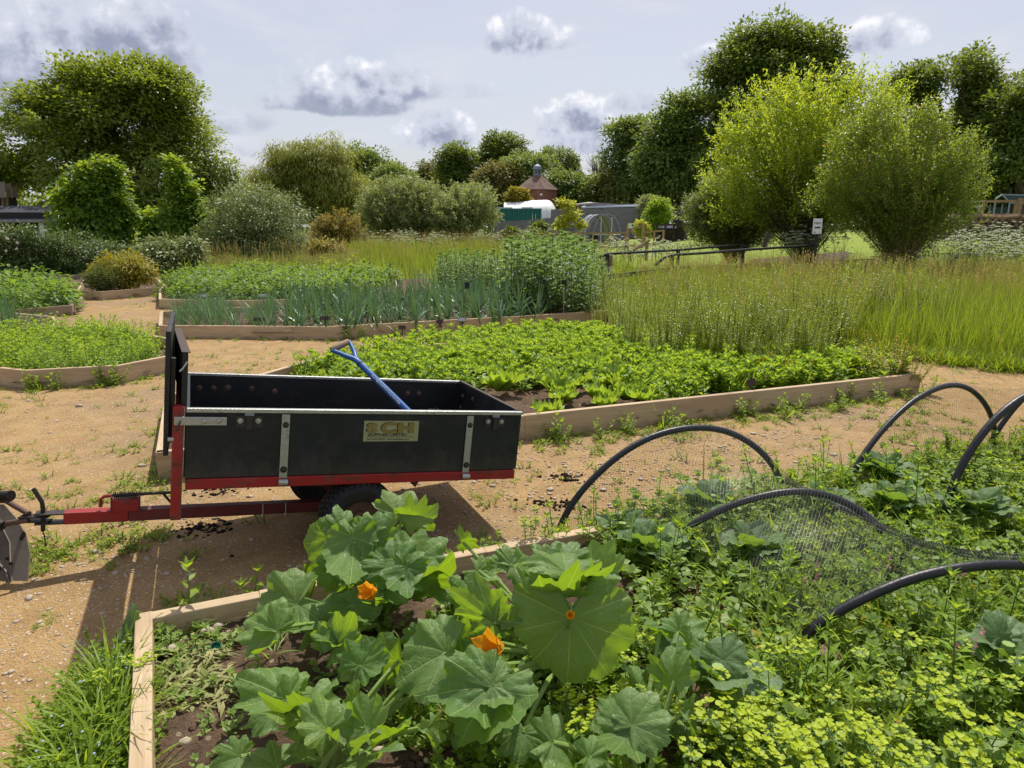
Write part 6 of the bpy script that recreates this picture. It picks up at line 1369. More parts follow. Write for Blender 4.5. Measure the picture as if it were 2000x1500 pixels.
# right: log stack, rails and gate, greenhouse
Y = 31.; g_ = G(91); la = at_y(1815, 447, Y); lb_ = at_y(2060, 449, Y); zl = float(gz(la[0], Y)); hgt = at_y(1900, 420, Y)[2] - zl; rows = 6
ls = 0
for r_ in range(rows):
    n = 48
    for i in range(n):
        x = la[0] + (lb_[0] - la[0]) * (i + g_.uniform(-.25, .25)) / n; z = zl + hgt * (r_ + .5) / rows + g_.normal(0, .02)
        if ls > 285: break
        rad = hgt / rows * g_.uniform(.42, .66); a = g_.uniform(-.5, .5); d = np.array([math.sin(a), math.cos(a), g_.normal(0, .06)]) * g_.uniform(.22, .32); mb = MB(); pth = [-d, d]
        if r_ == rows - 1: dd = np.array([math.cos(a * .8), math.sin(a * .8) * .6, g_.normal(0, .1)]) * g_.uniform(.25, .5); pth = [-dd, dd]
        nn = int(g_.integers(4, 7)); mb.tube(pth, [rad, rad * g_.uniform(.75, 1)], nn); o = mb.obj('split_log', M['log'] if r_ < rows - 1 or g_.random() < .35 else M['log_end'], None, (x, Y + g_.normal(0, .08), z)); o.rotation_euler = (0, 0, 0); ls += 1
        tag(o, 'split log lying on top of the long log stack' if r_ == rows - 1 else 'split log inside the long stack, its dark end showing', 'log', 'logs on top of the stack' if r_ == rows - 1 else 'logs in the stack')
f = railfence('rail_fence', 'wooden rail fence with mesh behind the log stack', [(1830, 33.5), (1912, 33), (1980, 32.6)], at_y(1900, 391, 33)[2] - float(gz(at_y(1900, 391, 33)[0], 33)), pw=.14, rails=(.97, .62), wr=.11)
b0 = np.array(f.location); ht = at_y(1900, 391, 33)[2] - b0[2]
p0, p1 = [np.array([at_y(px, 450, y)[0], y, 0]) - b0 * [1, 1, 0] for px, y in ((1836, 33.46), (1976, 32.64))]
for i in range(7): q = p0 + (p1 - p0) * i / 6; MB().box(q + [0, .06, ht * .45], (.04, .04, ht * .9)).obj('batten', M['grey_board'], f)
gt = railfence('wooden_gate', 'braced wooden gate at the right edge behind the logs', [(1984, 32.5), (2080, 32)], ht * 1.05, pw=.13, rails=(.95, .55, .2), cat='gate'); q = np.array([at_y(2080, 450, 32)[0], 32, 0]) - np.array([at_y(1984, 450, 32.5)[0], 32.5, 0])
MB().beam([.1, -.04, ht * .95], q + [-.1, -.04, ht * .2], .04, .09).obj('brace', M['rail_wood'], gt); MB().beam([.1, -.05, ht * .2], q + [-.1, -.05, ht * .95], .04, .09).obj('brace', M['rail_wood'], gt)
sg_ = thing('notice_sign', 'cream notice with small print on the rail fence behind the logs', 'sign', at_y(1911, 398.5, 32.85)); MB().box((0, 0, 0), (.37, .02, .27)).obj('board', M['sign_cream'], sg_)
MB().prism([(.03, -.012, .06), (.10, -.012, .11), (.16, -.012, .08), (.17, -.012, 0), (.12, -.012, -.04), (.07, -.012, -.01)], (0, -1, 0), .003).obj('picture', M['ink'], sg_)
for z, w_ in ((.09, .09), (.04, .12), (.01, .11), (-.02, .12)): MB().box((-.09, -.012, z), (w_, .003, .008)).obj('print_line', M['ink'], sg_)
gh = thing('aviary', 'green-netted gabled aviary behind the rail fence', 'aviary', at_y(1985, 430, 37)); b0 = np.array(gh.location); b0[2] = float(gz(b0[0], 37)); gh.location = b0
a0, a1, a2 = at_y(1945, 388, 36.5) - b0, at_y(1958, 380, 36.5) - b0, at_y(1972, 396, 36.5) - b0; dd = np.array([3.2, 1.2, 0.])
MB().beam(a0, a1, .06, .06).beam(a1, a2, .06, .06).beam(a1, a1 + dd, .06, .06).beam(a2, a2 + dd, .06, .06).obj('roof_frame', M['lead'], gh); MB().prism([a1, a1 + dd, a2 + dd, a2], (0, -.3, .3), .02).obj('roof_net', M['green_net'], gh)
for x in (a0, a2): MB().beam(x, x * [1, 1, 0], .06, .06).obj('post', M['lead'], gh)
MB().box((a0 + a2) / 2 * [1, 1, .5] + [.2, .6, 0], (1.0, .05, 1.2)).obj('mesh_wall', M['green_net'], gh)
# left: slate hut, shingle gables
Y = 33.; p = at_y(50, 440, Y); zg = float(gz(p[0], Y)); hut = thing('slate_hut', 'dark hut with a grey slate roof and white gable trim at the left', 'hut', (p[0], Y, zg)); b0 = np.array([p[0], Y, zg])
A_ = [at_y(-120, 402, Y + 2.4) - b0, at_y(117, 402, Y + 2.4) - b0, at_y(112, 431, Y) - b0, at_y(-120, 431, Y) - b0]; rf_ = MB().prism(A_, (0, .3, -1), .10).obj('roof', M['slate'], hut)
MB().beam(at_y(119, 401, Y + 2.4) - b0, at_y(115, 431, Y) - b0, .06, .22).obj('barge_board', M['sign'], rf_); MB().beam(at_y(-120, 432.5, Y - .05) - b0, at_y(112, 432.5, Y - .05) - b0, .1, .10).obj('gutter', M['grey_board'], rf_)
w0 = at_y(-110, 460, Y + .35) - b0; w1 = at_y(112, 460, Y + .35) - b0; MB().box(((w0[0] + w1[0]) / 2, Y + 1.4 - b0[1], 1.0), (w1[0] - w0[0], 2.1, 2.1)).obj('wall', M['fence_dark'], hut)
for px, w_, mt_ in ((82, .22, 'sign'), (91, .2, 'glass'), (104, .2, 'glass'), (115, .06, 'sign')): MB().box(at_y(px, 447, Y + .30) - b0, (w_, .05, .8)).obj('window', M[mt_], hut)
p = at_y(12, 372, 40); zg = float(gz(p[0], 40)); gb = thing('shingle_gables', 'brown building at the left edge with a row of shingled gable roofs', 'building', (p[0], 40, zg)); b0 = np.array([p[0], 40, zg])
for i, (x0, x1, y0, y1) in enumerate(((-40, 10, 356, 386), (11, 22, 359, 386), (23, 34, 362, 387))):
    yy = 40 + i * .9; rf_ = MB().prism([at_y(x0, y0, yy) - b0, at_y(x1 - 2, y0, yy) - b0, at_y(x1, y1, yy - .7) - b0, at_y(x0 + 2, y1, yy - .7) - b0], (0, 1, .3), .08).obj('roof', M['shingle'], gb)
    MB().beam(at_y(x1 - 2, y0, yy) - b0, at_y(x1 + 1, y1 + 1, yy - .7) - b0, .06, .12).obj('barge_board', M['rail_wood'], rf_)
MB().box(at_y(-10, 396, 40.6) - b0 - [0, 0, 1.2], (2.2, .5, 3.)).obj('wall', M['dark_wood'], gb)
for px in (6, 14): MB().tube([at_y(px, 386, 40) - b0, at_y(px, 420, 40) - b0], .07, 6).obj('post', M['rail_wood'], gb)
# leaning post and dark earth under the willows
lp_ = thing('leaning_post', 'leaning brown post under the lime-green willow', 'post', gnd(1490, 500)); Y = 21.; b0 = at_y(1493, 480, Y); lp_.location = b0; MB().beam(at_y(1491, 482, Y) - b0, at_y(1502, 455, Y) - b0, .12, .12).obj('post', M['bark'], lp_)
sheet('bark_floor', np.arange(5, 14, .3), np.arange(20, 28, .3), M['bark_floor'], .02, [at_y(1480, 500, 20.5)[:2], at_y(1640, 500, 20.5)[:2], at_y(1660, 500, 27)[:2], at_y(1470, 500, 27)[:2]])
# ---------------------------------------------------------------- big leaves of courgettes and cabbages
def bigleaf_mat(name, top1, top2, vein, tr, mott):
    m, nt, o = newmat(name); g = NT(nt); uv = g.n('UVMap').outputs[0]; s = g.n('SeparateXYZ'); g.set(s.inputs[0], uv); r, a = s.outputs[0], s.outputs[1]
    v = g.obj(); ri = g.n('ObjectInfo').outputs['Random']
    c = g.mix(ri, top1, top2); c = g.mix(g.math('MULTIPLY', g.ramp(g.noise(v, 16, 4), .48, .72), .6), c, mott)
    wd = g.math('ADD', .035, g.math('MULTIPLY', g.math('SUBTRACT', 1., r), .10))
    main = g.ramp(g.math('DIVIDE', a, wd), 1.2, .35)
    st = g.math('FRACT', g.math('SUBTRACT', g.math('MULTIPLY', r, 5.5), g.math('MULTIPLY', g.math('MULTIPLY', a, a), 2.2)))
    sec = g.math('MULTIPLY', g.ramp(g.math('ABSOLUTE', g.math('SUBTRACT', st, .5)), .10, .03), g.ramp(r, .12, .25))
    fine = g.n('TexVoronoi', feature='DISTANCE_TO_EDGE'); fine.inputs['Scale'].default_value = 75; g.set(fine.inputs['Vector'], v); fn = g.ramp(fine.outputs[0], .07, .02)
    vm = g.math('MAXIMUM', main, g.math('MAXIMUM', g.math('MULTIPLY', sec, .30), g.math('MULTIPLY', fn, .16)))
    c2 = g.mix(g.math('MULTIPLY', vm, .75), c, vein)
    h = g.math('ADD', g.math('MULTIPLY', g.math('MAXIMUM', main, g.math('MULTIPLY', sec, .8)), -1.), g.math('MULTIPLY', g.noise(v, 55, 4), .8))
    p = g.bsdf(c2, g.ramp(g.noise(v, 30, 4), .3, .7, .44, .62), .38, 0, g.bump(h, .6, .006))
    t = g.n('BsdfTranslucent'); g.set(t.inputs[0], g.mix(g.math('MULTIPLY', vm, .55), tr, [x * 1.5 for x in tr])); mx = g.n('MixShader'); mx.inputs[0].default_value = .36
    nt.links.new(p, mx.inputs[1]); nt.links.new(t.outputs[0], mx.inputs[2]); nt.links.new(mx.outputs[0], o.inputs[0]); return m
M['courgette'] = bigleaf_mat('leaf_courgette', (.070, .160, .032), (.150, .245, .060), (.36, .46, .16), (.38, .58, .02), (.185, .27, .115))
M['cabbage'] = bigleaf_mat('leaf_cabbage', (.085, .165, .055), (.13, .215, .08), (.38, .44, .24), (.28, .45, .04), (.15, .23, .11))
M['stalk'] = plain('courgette_stalk', (.20, .30, .07), .55, .35, 0, .2, 20, .3, 120)

VA = np.radians([-158, -128, -84, -42, 0, 42, 84, 128, 158])
VA = np.radians([-152, -112, -74, -37, 0, 37, 74, 112, 152])
def big_leaf(D, N, L, wr=1., lob=.16, cup=.0, droop=.12, wave=.05, fold=0., seed=0, serr=.03, sinus=.30, nr=16, sub=10, pucker=0., rnd=False, flap=None):
    g_ = G(seed); D = unit(np.asarray(D, float)); S = unit(np.cross(D, N)); N = np.cross(S, D); ang, av = [], []
    for i in range(len(VA) - 1):
        for j in range(sub):
            t = j / sub; ang.append(VA[i] + (VA[i + 1] - VA[i]) * t); av.append(1 - abs(2 * t - 1))
    ang.append(VA[-1]); av.append(0.); ang = np.array([-math.pi * .985] + ang + [math.pi * .985]); av = np.array([.8] + av + [.8])
    ph = g_.uniform(0, 6.28, 8); na = len(ang); k = np.arange(na)
    base = np.interp(np.abs(ang), np.radians([0, 42, 84, 128, 158, 178]), [1., .97, .94, .84, .68, sinus] if rnd else [1., .84, .74, .64, .58, sinus * .6])
    base = base * (1 + .07 * np.sin(ang + ph[4]) + .06 * np.sin(2 * ang + ph[5]))
    Rr = base * (1 - lob * av ** 1.4) * (1 + serr * np.where(k % 3 == 0, 1, -.5) + .03 * np.sin(3 * ang + ph[0]))
    r = np.linspace(0, 1, nr); A_, r_ = np.meshgrid(ang, r, indexing='xy'); RR = r_ * Rr[None]; a2 = np.broadcast_to(av[None], RR.shape)
    x = RR * np.cos(A_); y = RR * np.sin(A_) * wr
    h = cup * RR ** 2 - droop * np.maximum(x, 0) ** 2 * 1.2 - droop * .7 * RR ** 2 + fold * np.abs(y)
    h = h + wave * r_ ** 2 * (np.sin(4 * A_ + ph[1]) + .7 * np.sin(7 * A_ + ph[2]) + .4 * np.sin(11 * A_ + ph[3])) + .022 * a2 * r_ * (1 - r_ * .5) + .010 * np.sin(r_ * 22 - a2 * 9 + 3 * A_) * r_ + .03 * np.sin(2 * A_ + ph[6]) * r_
    if flap is not None:
        for fx, fy, t0, am in flap: h = h + am * np.maximum(0, x * fx + y * fy - t0) ** 1.5
    bx_ = g_.uniform(0, 6.28); h = h + (0 if rnd else g_.uniform(-.38, .22)) * (x * math.cos(bx_) + y * math.sin(bx_)) ** 2 + (.05 * r_ ** 4 * np.sin(19 * A_ + ph[7]) * (.5 + .5 * np.sin(3 * A_ + ph[0])))
    h = h + (0 if rnd else .16) * r_ * (1 - .9 * r_)
    if pucker: h = h + pucker * n3(np.stack([x.ravel(), y.ravel(), 0 * x.ravel() + seed], 1), 11).reshape(x.shape) * r_
    h = h - np.maximum(0, r_ - .8) * .12
    V = (x[..., None] * D + y[..., None] * S + h[..., None] * N) * L; i = np.arange(nr * na).reshape(nr, na)
    q = np.stack([i[:-1, :-1], i[:-1, 1:], i[1:, 1:], i[1:, :-1]], -1).reshape(-1, 4)
    uv = np.stack([r_, a2], -1).reshape(-1, 2); return V.reshape(-1, 3), q, uv

def stalk(A, B, r0=.011, r1=.006, sag=.05):
    A = np.asarray(A, float); B = np.asarray(B, float); m = (A + B) / 2 + [0, 0, sag]; t = np.linspace(0, 1, 9)[:, None]
    P = A * (1 - t) ** 2 + 2 * m * t * (1 - t) + B * t ** 2; return MB().tube(P, np.linspace(r0, r1, 9), 7)

plants = {}
def courgette(key, label, px, py):
    p = at_z(px, py, .05); plants[key] = thing('courgette_plant', label, 'courgette', p, 0, 'courgettes in the front bed'); return plants[key]
courgette('a', 'courgette plant against the back board, nearest the trailer wheel', 735, 1215)
courgette('b', 'courgette plant on the bare soil with long stalks fanning out', 650, 1490)
courgette('c', 'courgette plant with one huge hanging leaf and orange flowers', 1100, 1285)
courgette('d', 'courgette plant with broad dark leaves among the spurge', 1235, 1530)
CAMP = np.array([0, 0, CAMH])
_ls = [0]
def leaf(pl, jx, jy, hj, tx, ty, dy, wr=1., hint='u', **k):
    _ls[0] += 1; root = plants[pl]; b = np.array(root.location); J = at_z(jx, jy, hj); T = at_y(tx, ty, J[1] + dy); D = T - J; L = np.linalg.norm(D); c = unit((CAMP - J)[None])[0]
    N = {'u': UP, 'c': c, 'm': UP + c, 'l': UP * .6 + c * .5 + [-.8, 0, 0], 'r': UP * .6 + c * .5 + [.8, 0, 0], 'b': UP - c}[hint]
    k.setdefault('lob', .24); k['wave'] = k.get('wave', .05) * 1.35; gg = G(900 + _ls[0]); N = np.asarray(N, float) + gg.normal(0, .16, 3)
    if not k.get('rnd'):
        L *= .84; Dn = unit(D); S_ = unit(np.cross(Dn, N)); cd = unit(np.array([-J[0], -J[1], -.35])); fl = []
        if gg.random() < .75: v2 = np.array([cd @ Dn, cd @ S_]); v2 /= np.linalg.norm(v2) + 1e-6; a2 = math.atan2(v2[1], v2[0]) + gg.uniform(-.6, .6); fl.append((math.cos(a2), math.sin(a2), gg.uniform(.22, .42), gg.uniform(1.6, 3.4)))
        a2 = gg.uniform(0, 6.28); fl.append((math.cos(a2), math.sin(a2), gg.uniform(.3, .5), gg.uniform(-2.2, 1.6))); k['flap'] = fl
        wr = wr * 1.22; k.setdefault('fold', gg.uniform(-.12, .22)); k.setdefault('serr', .022); k.setdefault('pucker', .012)
    V, q, uv = big_leaf(D, N, L, wr, seed=_ls[0], **k)
    o = link('leaf', raw('leaf', V, [q], M['courgette'], smooth=True, uv=uv), root, J - b)
    s = stalk(b * [1, 1, 0] + [0, 0, .03] - J + G(_ls[0]).normal(0, .02, 3) * [1, 1, 0], np.zeros(3)).obj('stalk', M['stalk'], o, smooth=True); return o
# plant a
leaf('a', 786, 1010, .42, 806, 950, .10, 1.25, 'c', cup=.25, droop=0, wave=.06)
leaf('a', 800, 1015, .40, 872, 1010, -.02, .95, 'b', cup=.0, droop=.1, wave=.05)
leaf('a', 768, 1008, .42, 728, 985, .02, .8, 'u', cup=.2, droop=.0, wave=.05)
leaf('a', 650, 1050, .38, 560, 1075, -.03, .75, 'c', droop=.25, wave=.04, lob=.1)
leaf('a', 688, 1038, .40, 648, 1004, .04, .5, 'c', fold=.3, droop=.1)
leaf('a', 700, 1062, .42, 722, 1002, .08, .65, 'c', wave=.06, pucker=.02)
leaf('a', 690, 1050, .45, 688, 1164, -.10, .68, 'c', droop=.2, wave=.06, lob=.1)
leaf('a', 735, 1050, .43, 782, 995, .06, .85, 'c', wave=.06, fold=-.1)
leaf('a', 770, 1108, .36, 765, 1025, .10, .95, 'c', droop=.05, wave=.05)
leaf('a', 803, 1100, .36, 884, 1040, .08, .9, 'm', droop=.12, wave=.05)
leaf('a', 795, 1108, .38, 792, 1192, -.10, .8, 'c', droop=.2, wave=.05)
leaf('a', 815, 1108, .36, 897, 1125, -.06, .9, 'm', droop=.2, wave=.06)
leaf('a', 650, 1120, .28, 598, 1118, -.02, 1.0, 'c', droop=.1)
leaf('a', 580, 1180, .24, 462, 1250, -.10, .95, 'm', droop=.15, wave=.05, lob=.12)
leaf('a', 690, 1180, .26, 720, 1242, -.08, 1.1, 'm', droop=.1, lob=.06)
leaf('a', 640, 1178, .26, 548, 1282, -.10, .48, 'l', fold=-.5, droop=.2, pucker=.03)
leaf('a', 655, 1265, .30, 712, 1200, .06, .75, 'm', cup=.3, droop=0, wave=.08)
leaf('a', 650, 1255, .32, 600, 1235, -.02, .9, 'u', cup=.35, droop=0, wave=.08)
leaf('a', 645, 1255, .30, 655, 1195, .06, .9, 'c', cup=.15, droop=0, wave=.06)
leaf('a', 668, 1035, .42, 655, 978, .06, .8, 'c', wave=.06)
leaf('a', 718, 1045, .44, 716, 980, .08, .7, 'c', wave=.06)
# plant b
leaf('b', 552, 1360, .34, 445, 1312, .02, .9, 'm', cup=.15, wave=.07, lob=.2)
leaf('b', 560, 1365, .34, 590, 1290, .06, .6, 'm', cup=.2, wave=.07)
leaf('b', 640, 1425, .36, 618, 1330, .08, .75, 'm', cup=.15, wave=.08)
leaf('b', 660, 1435, .34, 640, 1470, -.06, .8, 'c', droop=.2, wave=.06)
leaf('b', 700, 1420, .34, 700, 1335, .08, .75, 'm', cup=.15, wave=.07)
leaf('b', 715, 1420, .36, 795, 1375, .02, .9, 'm', cup=.3, droop=0, wave=.09)
leaf('b', 470, 1478, .16, 400, 1500, -.04, .9, 'm', droop=.1)
leaf('b', 530, 1395, .22, 470, 1370, .04, .9, 'c', droop=.1)
leaf('b', 540, 1500, .16, 450, 1500, -.04, .8, 'm', droop=.1, wave=.05)
leaf('b', 705, 1300, .30, 765, 1230, .06, .85, 'm', wave=.06, pucker=.015)
leaf('b', 700, 1305, .28, 690, 1240, .06, .8, 'm', wave=.06)
leaf('b', 872, 1275, .32, 750, 1335, -.08, .95, 'm', droop=.12, wave=.05, lob=.12)
leaf('b', 862, 1262, .30, 850, 1195, .06, .9, 'm', droop=.05, wave=.05)
leaf('b', 905, 1300, .26, 888, 1225, .05, .4, 'l', cup=.4, wave=.06)
# plant c
leaf('c', 1115, 1207, .38, 1108, 1345, -.05, .98, 'c', droop=.02, wave=.022, lob=.10, sinus=.15, serr=.018, rnd=True)
leaf('c', 966, 1215, .38, 858, 1150, .02, .62, 'b', cup=.25, droop=0, wave=.05)
leaf('c', 970, 1212, .38, 995, 1148, .06, .6, 'b', cup=.2, droop=0, wave=.05)
leaf('c', 1092, 1150, .42, 965, 1092, .08, .8, 'u', cup=.3, droop=0, wave=.06)
leaf('c', 1105, 1148, .43, 1186, 1112, .10, .85, 'u', cup=.3, droop=0, wave=.06)
leaf('c', 1105, 1118, .50, 1098, 1062, .16, 1.25, 'u', cup=.2, wave=.06)
leaf('c', 1100, 1102, .48, 1078, 1042, .10, .95, 'u', wave=.04)
leaf('c', 1160, 1128, .47, 1152, 1056, .14, .95, 'u', wave=.04, droop=.05)
leaf('c', 1000, 1105, .34, 1050, 1080, .05, 1.1, 'm', wave=.05)
leaf('c', 985, 1105, .34, 955, 1075, .05, 1., 'm', wave=.05)
leaf('c', 935, 1115, .26, 990, 1140, -.04, .9, 'm', droop=.15)
leaf('c', 905, 1060, .30, 938, 1058, .03, 1.0, 'b', wave=.05)
leaf('c', 960, 1345, .34, 865, 1490, -.12, .82, 'm', droop=.12, lob=.14, wave=.04)
leaf('c', 962, 1340, .35, 1040, 1300, .04, .9, 'm', droop=.12, lob=.2, wave=.05)
leaf('c', 955, 1345, .34, 812, 1345, -.04, .75, 'm', droop=.15, wave=.05)
leaf('c', 1022, 1432, .20, 1010, 1510, -.08, 1.1, 'm', droop=.06, wave=.03)
# plant d
leaf('d', 1230, 1424, .34, 1255, 1520, -.08, 1.1, 'm', droop=.14, lob=.24, wave=.04, serr=.04)
leaf('d', 1235, 1416, .35, 1290, 1335, .06, .95, 'm', droop=.08, lob=.16, wave=.04)
leaf('d', 1222, 1418, .34, 1165, 1360, .04, .85, 'm', droop=.1, lob=.16, wave=.04)
leaf('d', 1318, 1330, .32, 1315, 1225, .06, .55, 'l', fold=-.2, wave=.07, lob=.2)
leaf('d', 1310, 1320, .28, 1262, 1280, .02, .8, 'c', wave=.06, lob=.2)
leaf('d', 1290, 1235, .30, 1258, 1190, .04, .7, 'b', cup=.2, wave=.05)
leaf('d', 1325, 1235, .32, 1388, 1205, .04, .8, 'm', wave=.06, droop=.15)
leaf('d', 1345, 1385, .28, 1350, 1460, -.05, .5, 'r', droop=.1, wave=.06)
# smaller leaves filling each plant
gg_ = G(4242)
for pl, spots in (('a', [(620, 1130), (700, 1120), (760, 1150), (830, 1160), (720, 1090), (600, 1215), (540, 1230), (850, 1110)]), ('b', [(520, 1330), (600, 1390), (690, 1380), (760, 1440), (820, 1240), (780, 1290), (840, 1420), (580, 1450), (730, 1480)]), ('c', [(930, 1170), (1010, 1190), (900, 1250), (1060, 1100), (1200, 1100), (930, 1410), (870, 1330), (1020, 1290)]), ('d', [(1180, 1440), (1290, 1410), (1250, 1340), (1340, 1290), (1150, 1480), (1080, 1450)])):
    for px, py in spots:
        a = gg_.uniform(0, 6.28); r_ = gg_.uniform(55, 95); leaf(pl, px, py, gg_.uniform(.16, .32), px + r_ * math.cos(a), py + r_ * .7 * math.sin(a), gg_.uniform(-.06, .1), gg_.uniform(.7, 1.), ['u', 'm', 'c', 'l', 'r'][gg_.integers(0, 5)], wave=gg_.uniform(.04, .08), cup=gg_.uniform(0, .25))
# flowers
def flower(pl, px, py, hz_, d, s, open_=.5):
    root = plants[pl]; b = np.array(root.location); p = at_z(px, py, hz_); d = unit(np.asarray(d, float)[None])[0]; u = unit(np.cross(d, [.3, .2, .9])[None])[0]; w2 = np.cross(d, u); a = np.arange(5) * 1.2566
    ro = np.cos(a)[:, None] * u + np.sin(a)[:, None] * w2; V, F = [], []; off = 0
    for i in range(5):
        t = np.linspace(0, 1, 8); y = np.linspace(-1, 1, 7); T_, Y_ = np.meshgrid(t, y, indexing='ij'); wd = .5 * np.sin(np.clip(T_ * .9 + .1, 0, 1) * math.pi) ** .6; sd = np.cross(d, ro[i])
        rad = .10 + .25 * T_ + open_ * T_ ** 3 * .6; q = (d[None, None] * (T_ * (1 - .25 * open_ * T_))[..., None] + ro[i] * (rad + .05 * np.sin(Y_ * 6 + T_ * 5) * T_)[..., None] + sd * (Y_ * wd)[..., None] * .75) * s
        k = np.arange(56).reshape(8, 7); V.append(q.reshape(-1, 3)); F.append(np.stack([k[:-1, :-1], k[:-1, 1:], k[1:, 1:], k[1:, :-1]], -1).reshape(-1, 4) + off); off += 56
    o = link('flower', raw('flower', np.concatenate(V), [np.concatenate(F)], M['orange'], smooth=True), root, p - b); stalk(b * [1, 1, 0] + [0, 0, .03] - p, np.zeros(3), .008, .007, .02).obj('flower_stalk', M['stalk'], o, smooth=True)
flower('a', 730, 1158, .34, (-.3, -.6, .45), .062, .2); flower('c', 975, 1268, .36, (-.5, -.6, .45), .082, .5); flower('c', 1113, 1200, .45, (0, -.6, .3), .028, .2)

# cabbages under the net
def cabbage(label, px, py, h, s, n=11, seed=0, lean=.6):
    p = at_z(px, py, h); b = np.array([p[0], p[1], .05]); root = thing('cabbage_plant', label, 'cabbage', b, 0, 'cabbages under the net'); g_ = G(500 + seed)
    for i in range(n):
        a = i * 2.4 + g_.uniform(-.3, .3); t = i / n; e = .25 + .9 * t; L = s * .82 * (1.1 - .5 * t) * g_.uniform(.85, 1.1); d = np.array([math.cos(a) * math.cos(e), math.sin(a) * math.cos(e), math.sin(e)])
        V, q, uv = big_leaf(d, UP * 1. + np.array([-math.cos(a), -math.sin(a), 0]) * .4, L, .95, .05, .22, .18, .06, 0, 600 + seed * 20 + i, .015, .45, 10, 7, .06)
        J = np.array([math.cos(a) * .03, math.sin(a) * .03, h - .05 + .04 * t]) + d * L * .25
        o = link('leaf', raw('leaf', V, [q], M['cabbage'], smooth=True, uv=uv), root, J)
    MB().tube([(0, 0, -.05), (0, 0, h)], .018, 8).obj('stem', M['stalk'], root)
for i, (px, py, h, s, n, lb) in enumerate(((1270, 1075, .13, .15, 10, 'puckered dark cabbage right of the left foot of the first hoop'), (1215, 1040, .12, .12, 5, 'upright cabbage leaves just inside the first hoop'), (1390, 985, .16, .15, 9, 'cabbage beneath the arch of the first hoop'), (1470, 1075, .16, .15, 8, 'cabbage with a yellowing leaf under the second hoop'), (1725, 925, .16, .15, 10, 'cabbage inside the tall hoop by the path'), (1745, 985, .14, .15, 10, 'cabbage in front of the one by the path'), (1905, 1000, .18, .16, 11, 'pale cabbage right of the standing black hoop foot'), (1400, 1330, .20, .17, 5, 'big flat cabbage leaf under the net below the nearest hoop'), (1965, 1285, .20, .15, 7, 'grey cabbage at the right edge below the nearest hoop'), (1610, 985, .14, .13, 8, 'half-hidden cabbage behind the second hoop'))):
    cabbage(lb, px, py, h, s, n, i)

# ---------------------------------------------------------------- hoops and net
HZ = {}
def hoop(key, label, pts, g0, g1, r=.0165):
    """pts pixels of the pipe; g0, g1 pixels of its feet on the soil"""
    A = at_z(*g0, .04); B = at_z(*g1, .04); d = unit((B - A)[None])[0]; n = np.array([-d[1], d[0], 0.]); P = [A - [0, 0, .1]]
    for px, py in pts: q = ray(px, py); t = (n @ (A - CAMP)) / (n @ q); P.append(CAMP + q * t)
    P.append(B - [0, 0, .1]); P = np.array(P); s = np.concatenate([[0], np.cumsum(np.linalg.norm(np.diff(P, axis=0), axis=1))]); u = np.linspace(0, s[-1], 60); P = np.stack([np.interp(u, s, P[:, i]) for i in range(3)], 1)
    for _ in range(14): P[1:-1] = (P[:-2] + 2 * P[1:-1] + P[2:]) / 4
    HZ[key] = P; b = P[0] * [1, 1, 0]; t_ = thing('hoop', label, 'hoop', b, 0, 'black plastic hoops over the front bed'); MB().tube(P - b, r, 12).obj('pipe', M['black_pipe'], t_, smooth=True); return t_, b
hoop('1', 'left hoop of black pipe with its foot by the courgettes, at the back board', [(1090, 1025), (1130, 962), (1200, 893), (1270, 850), (1350, 832), (1420, 838), (1480, 872), (1515, 912), (1532, 950)], (1080, 1045), (1545, 990))
hoop('2', 'low hoop of black pipe in the middle of the cabbages', [(1320, 1043), (1360, 1018), (1440, 981), (1520, 961), (1570, 957), (1630, 969), (1690, 1002), (1730, 1040), (1745, 1068)], (1275, 1085), (1752, 1092))
hoop('3', 'nearest and thickest-looking black hoop running off the right edge', [(1545, 1260), (1600, 1213), (1700, 1160), (1800, 1121), (1900, 1104), (1970, 1100), (2050, 1108), (2150, 1145)], (1515, 1295), (2230, 1270), .0175)
hoop('4', 'tall black hoop beside the path at the right', [(1650, 955), (1665, 918), (1700, 868), (1740, 820), (1790, 776), (1850, 749), (1892, 754), (1926, 787), (1945, 832), (1944, 865)], (1647, 970), (1936, 892))
t_, b = hoop('5', 'steep black hoop rising off the right edge, tied with string at its foot', [(1840, 1015), (1852, 965), (1882, 898), (1922, 838), (1962, 797), (2010, 765), (2090, 745), (2160, 790)], (1838, 1040), (2200, 980), .0185)
MB().tube([HZ['5'][4] - b + [.02, -.012, .0], HZ['5'][4] - b + [-.012, -.02, 0], HZ['5'][4] - b + [-.06, -.02, -.004]], .002, 4).tube([HZ['5'][5] - b + [.02, -.012, -.01], HZ['5'][5] - b + [-.012, -.02, -.012], HZ['5'][5] - b + [-.08, -.02, -.01]], .002, 4).obj('string_tie', M['white'], t_)
hoop('6', 'black hoop leaning behind the tall one at the right edge', [(1928, 872), (1950, 838), (1985, 790), (2015, 762), (2080, 745)], (1922, 890), (2200, 880))
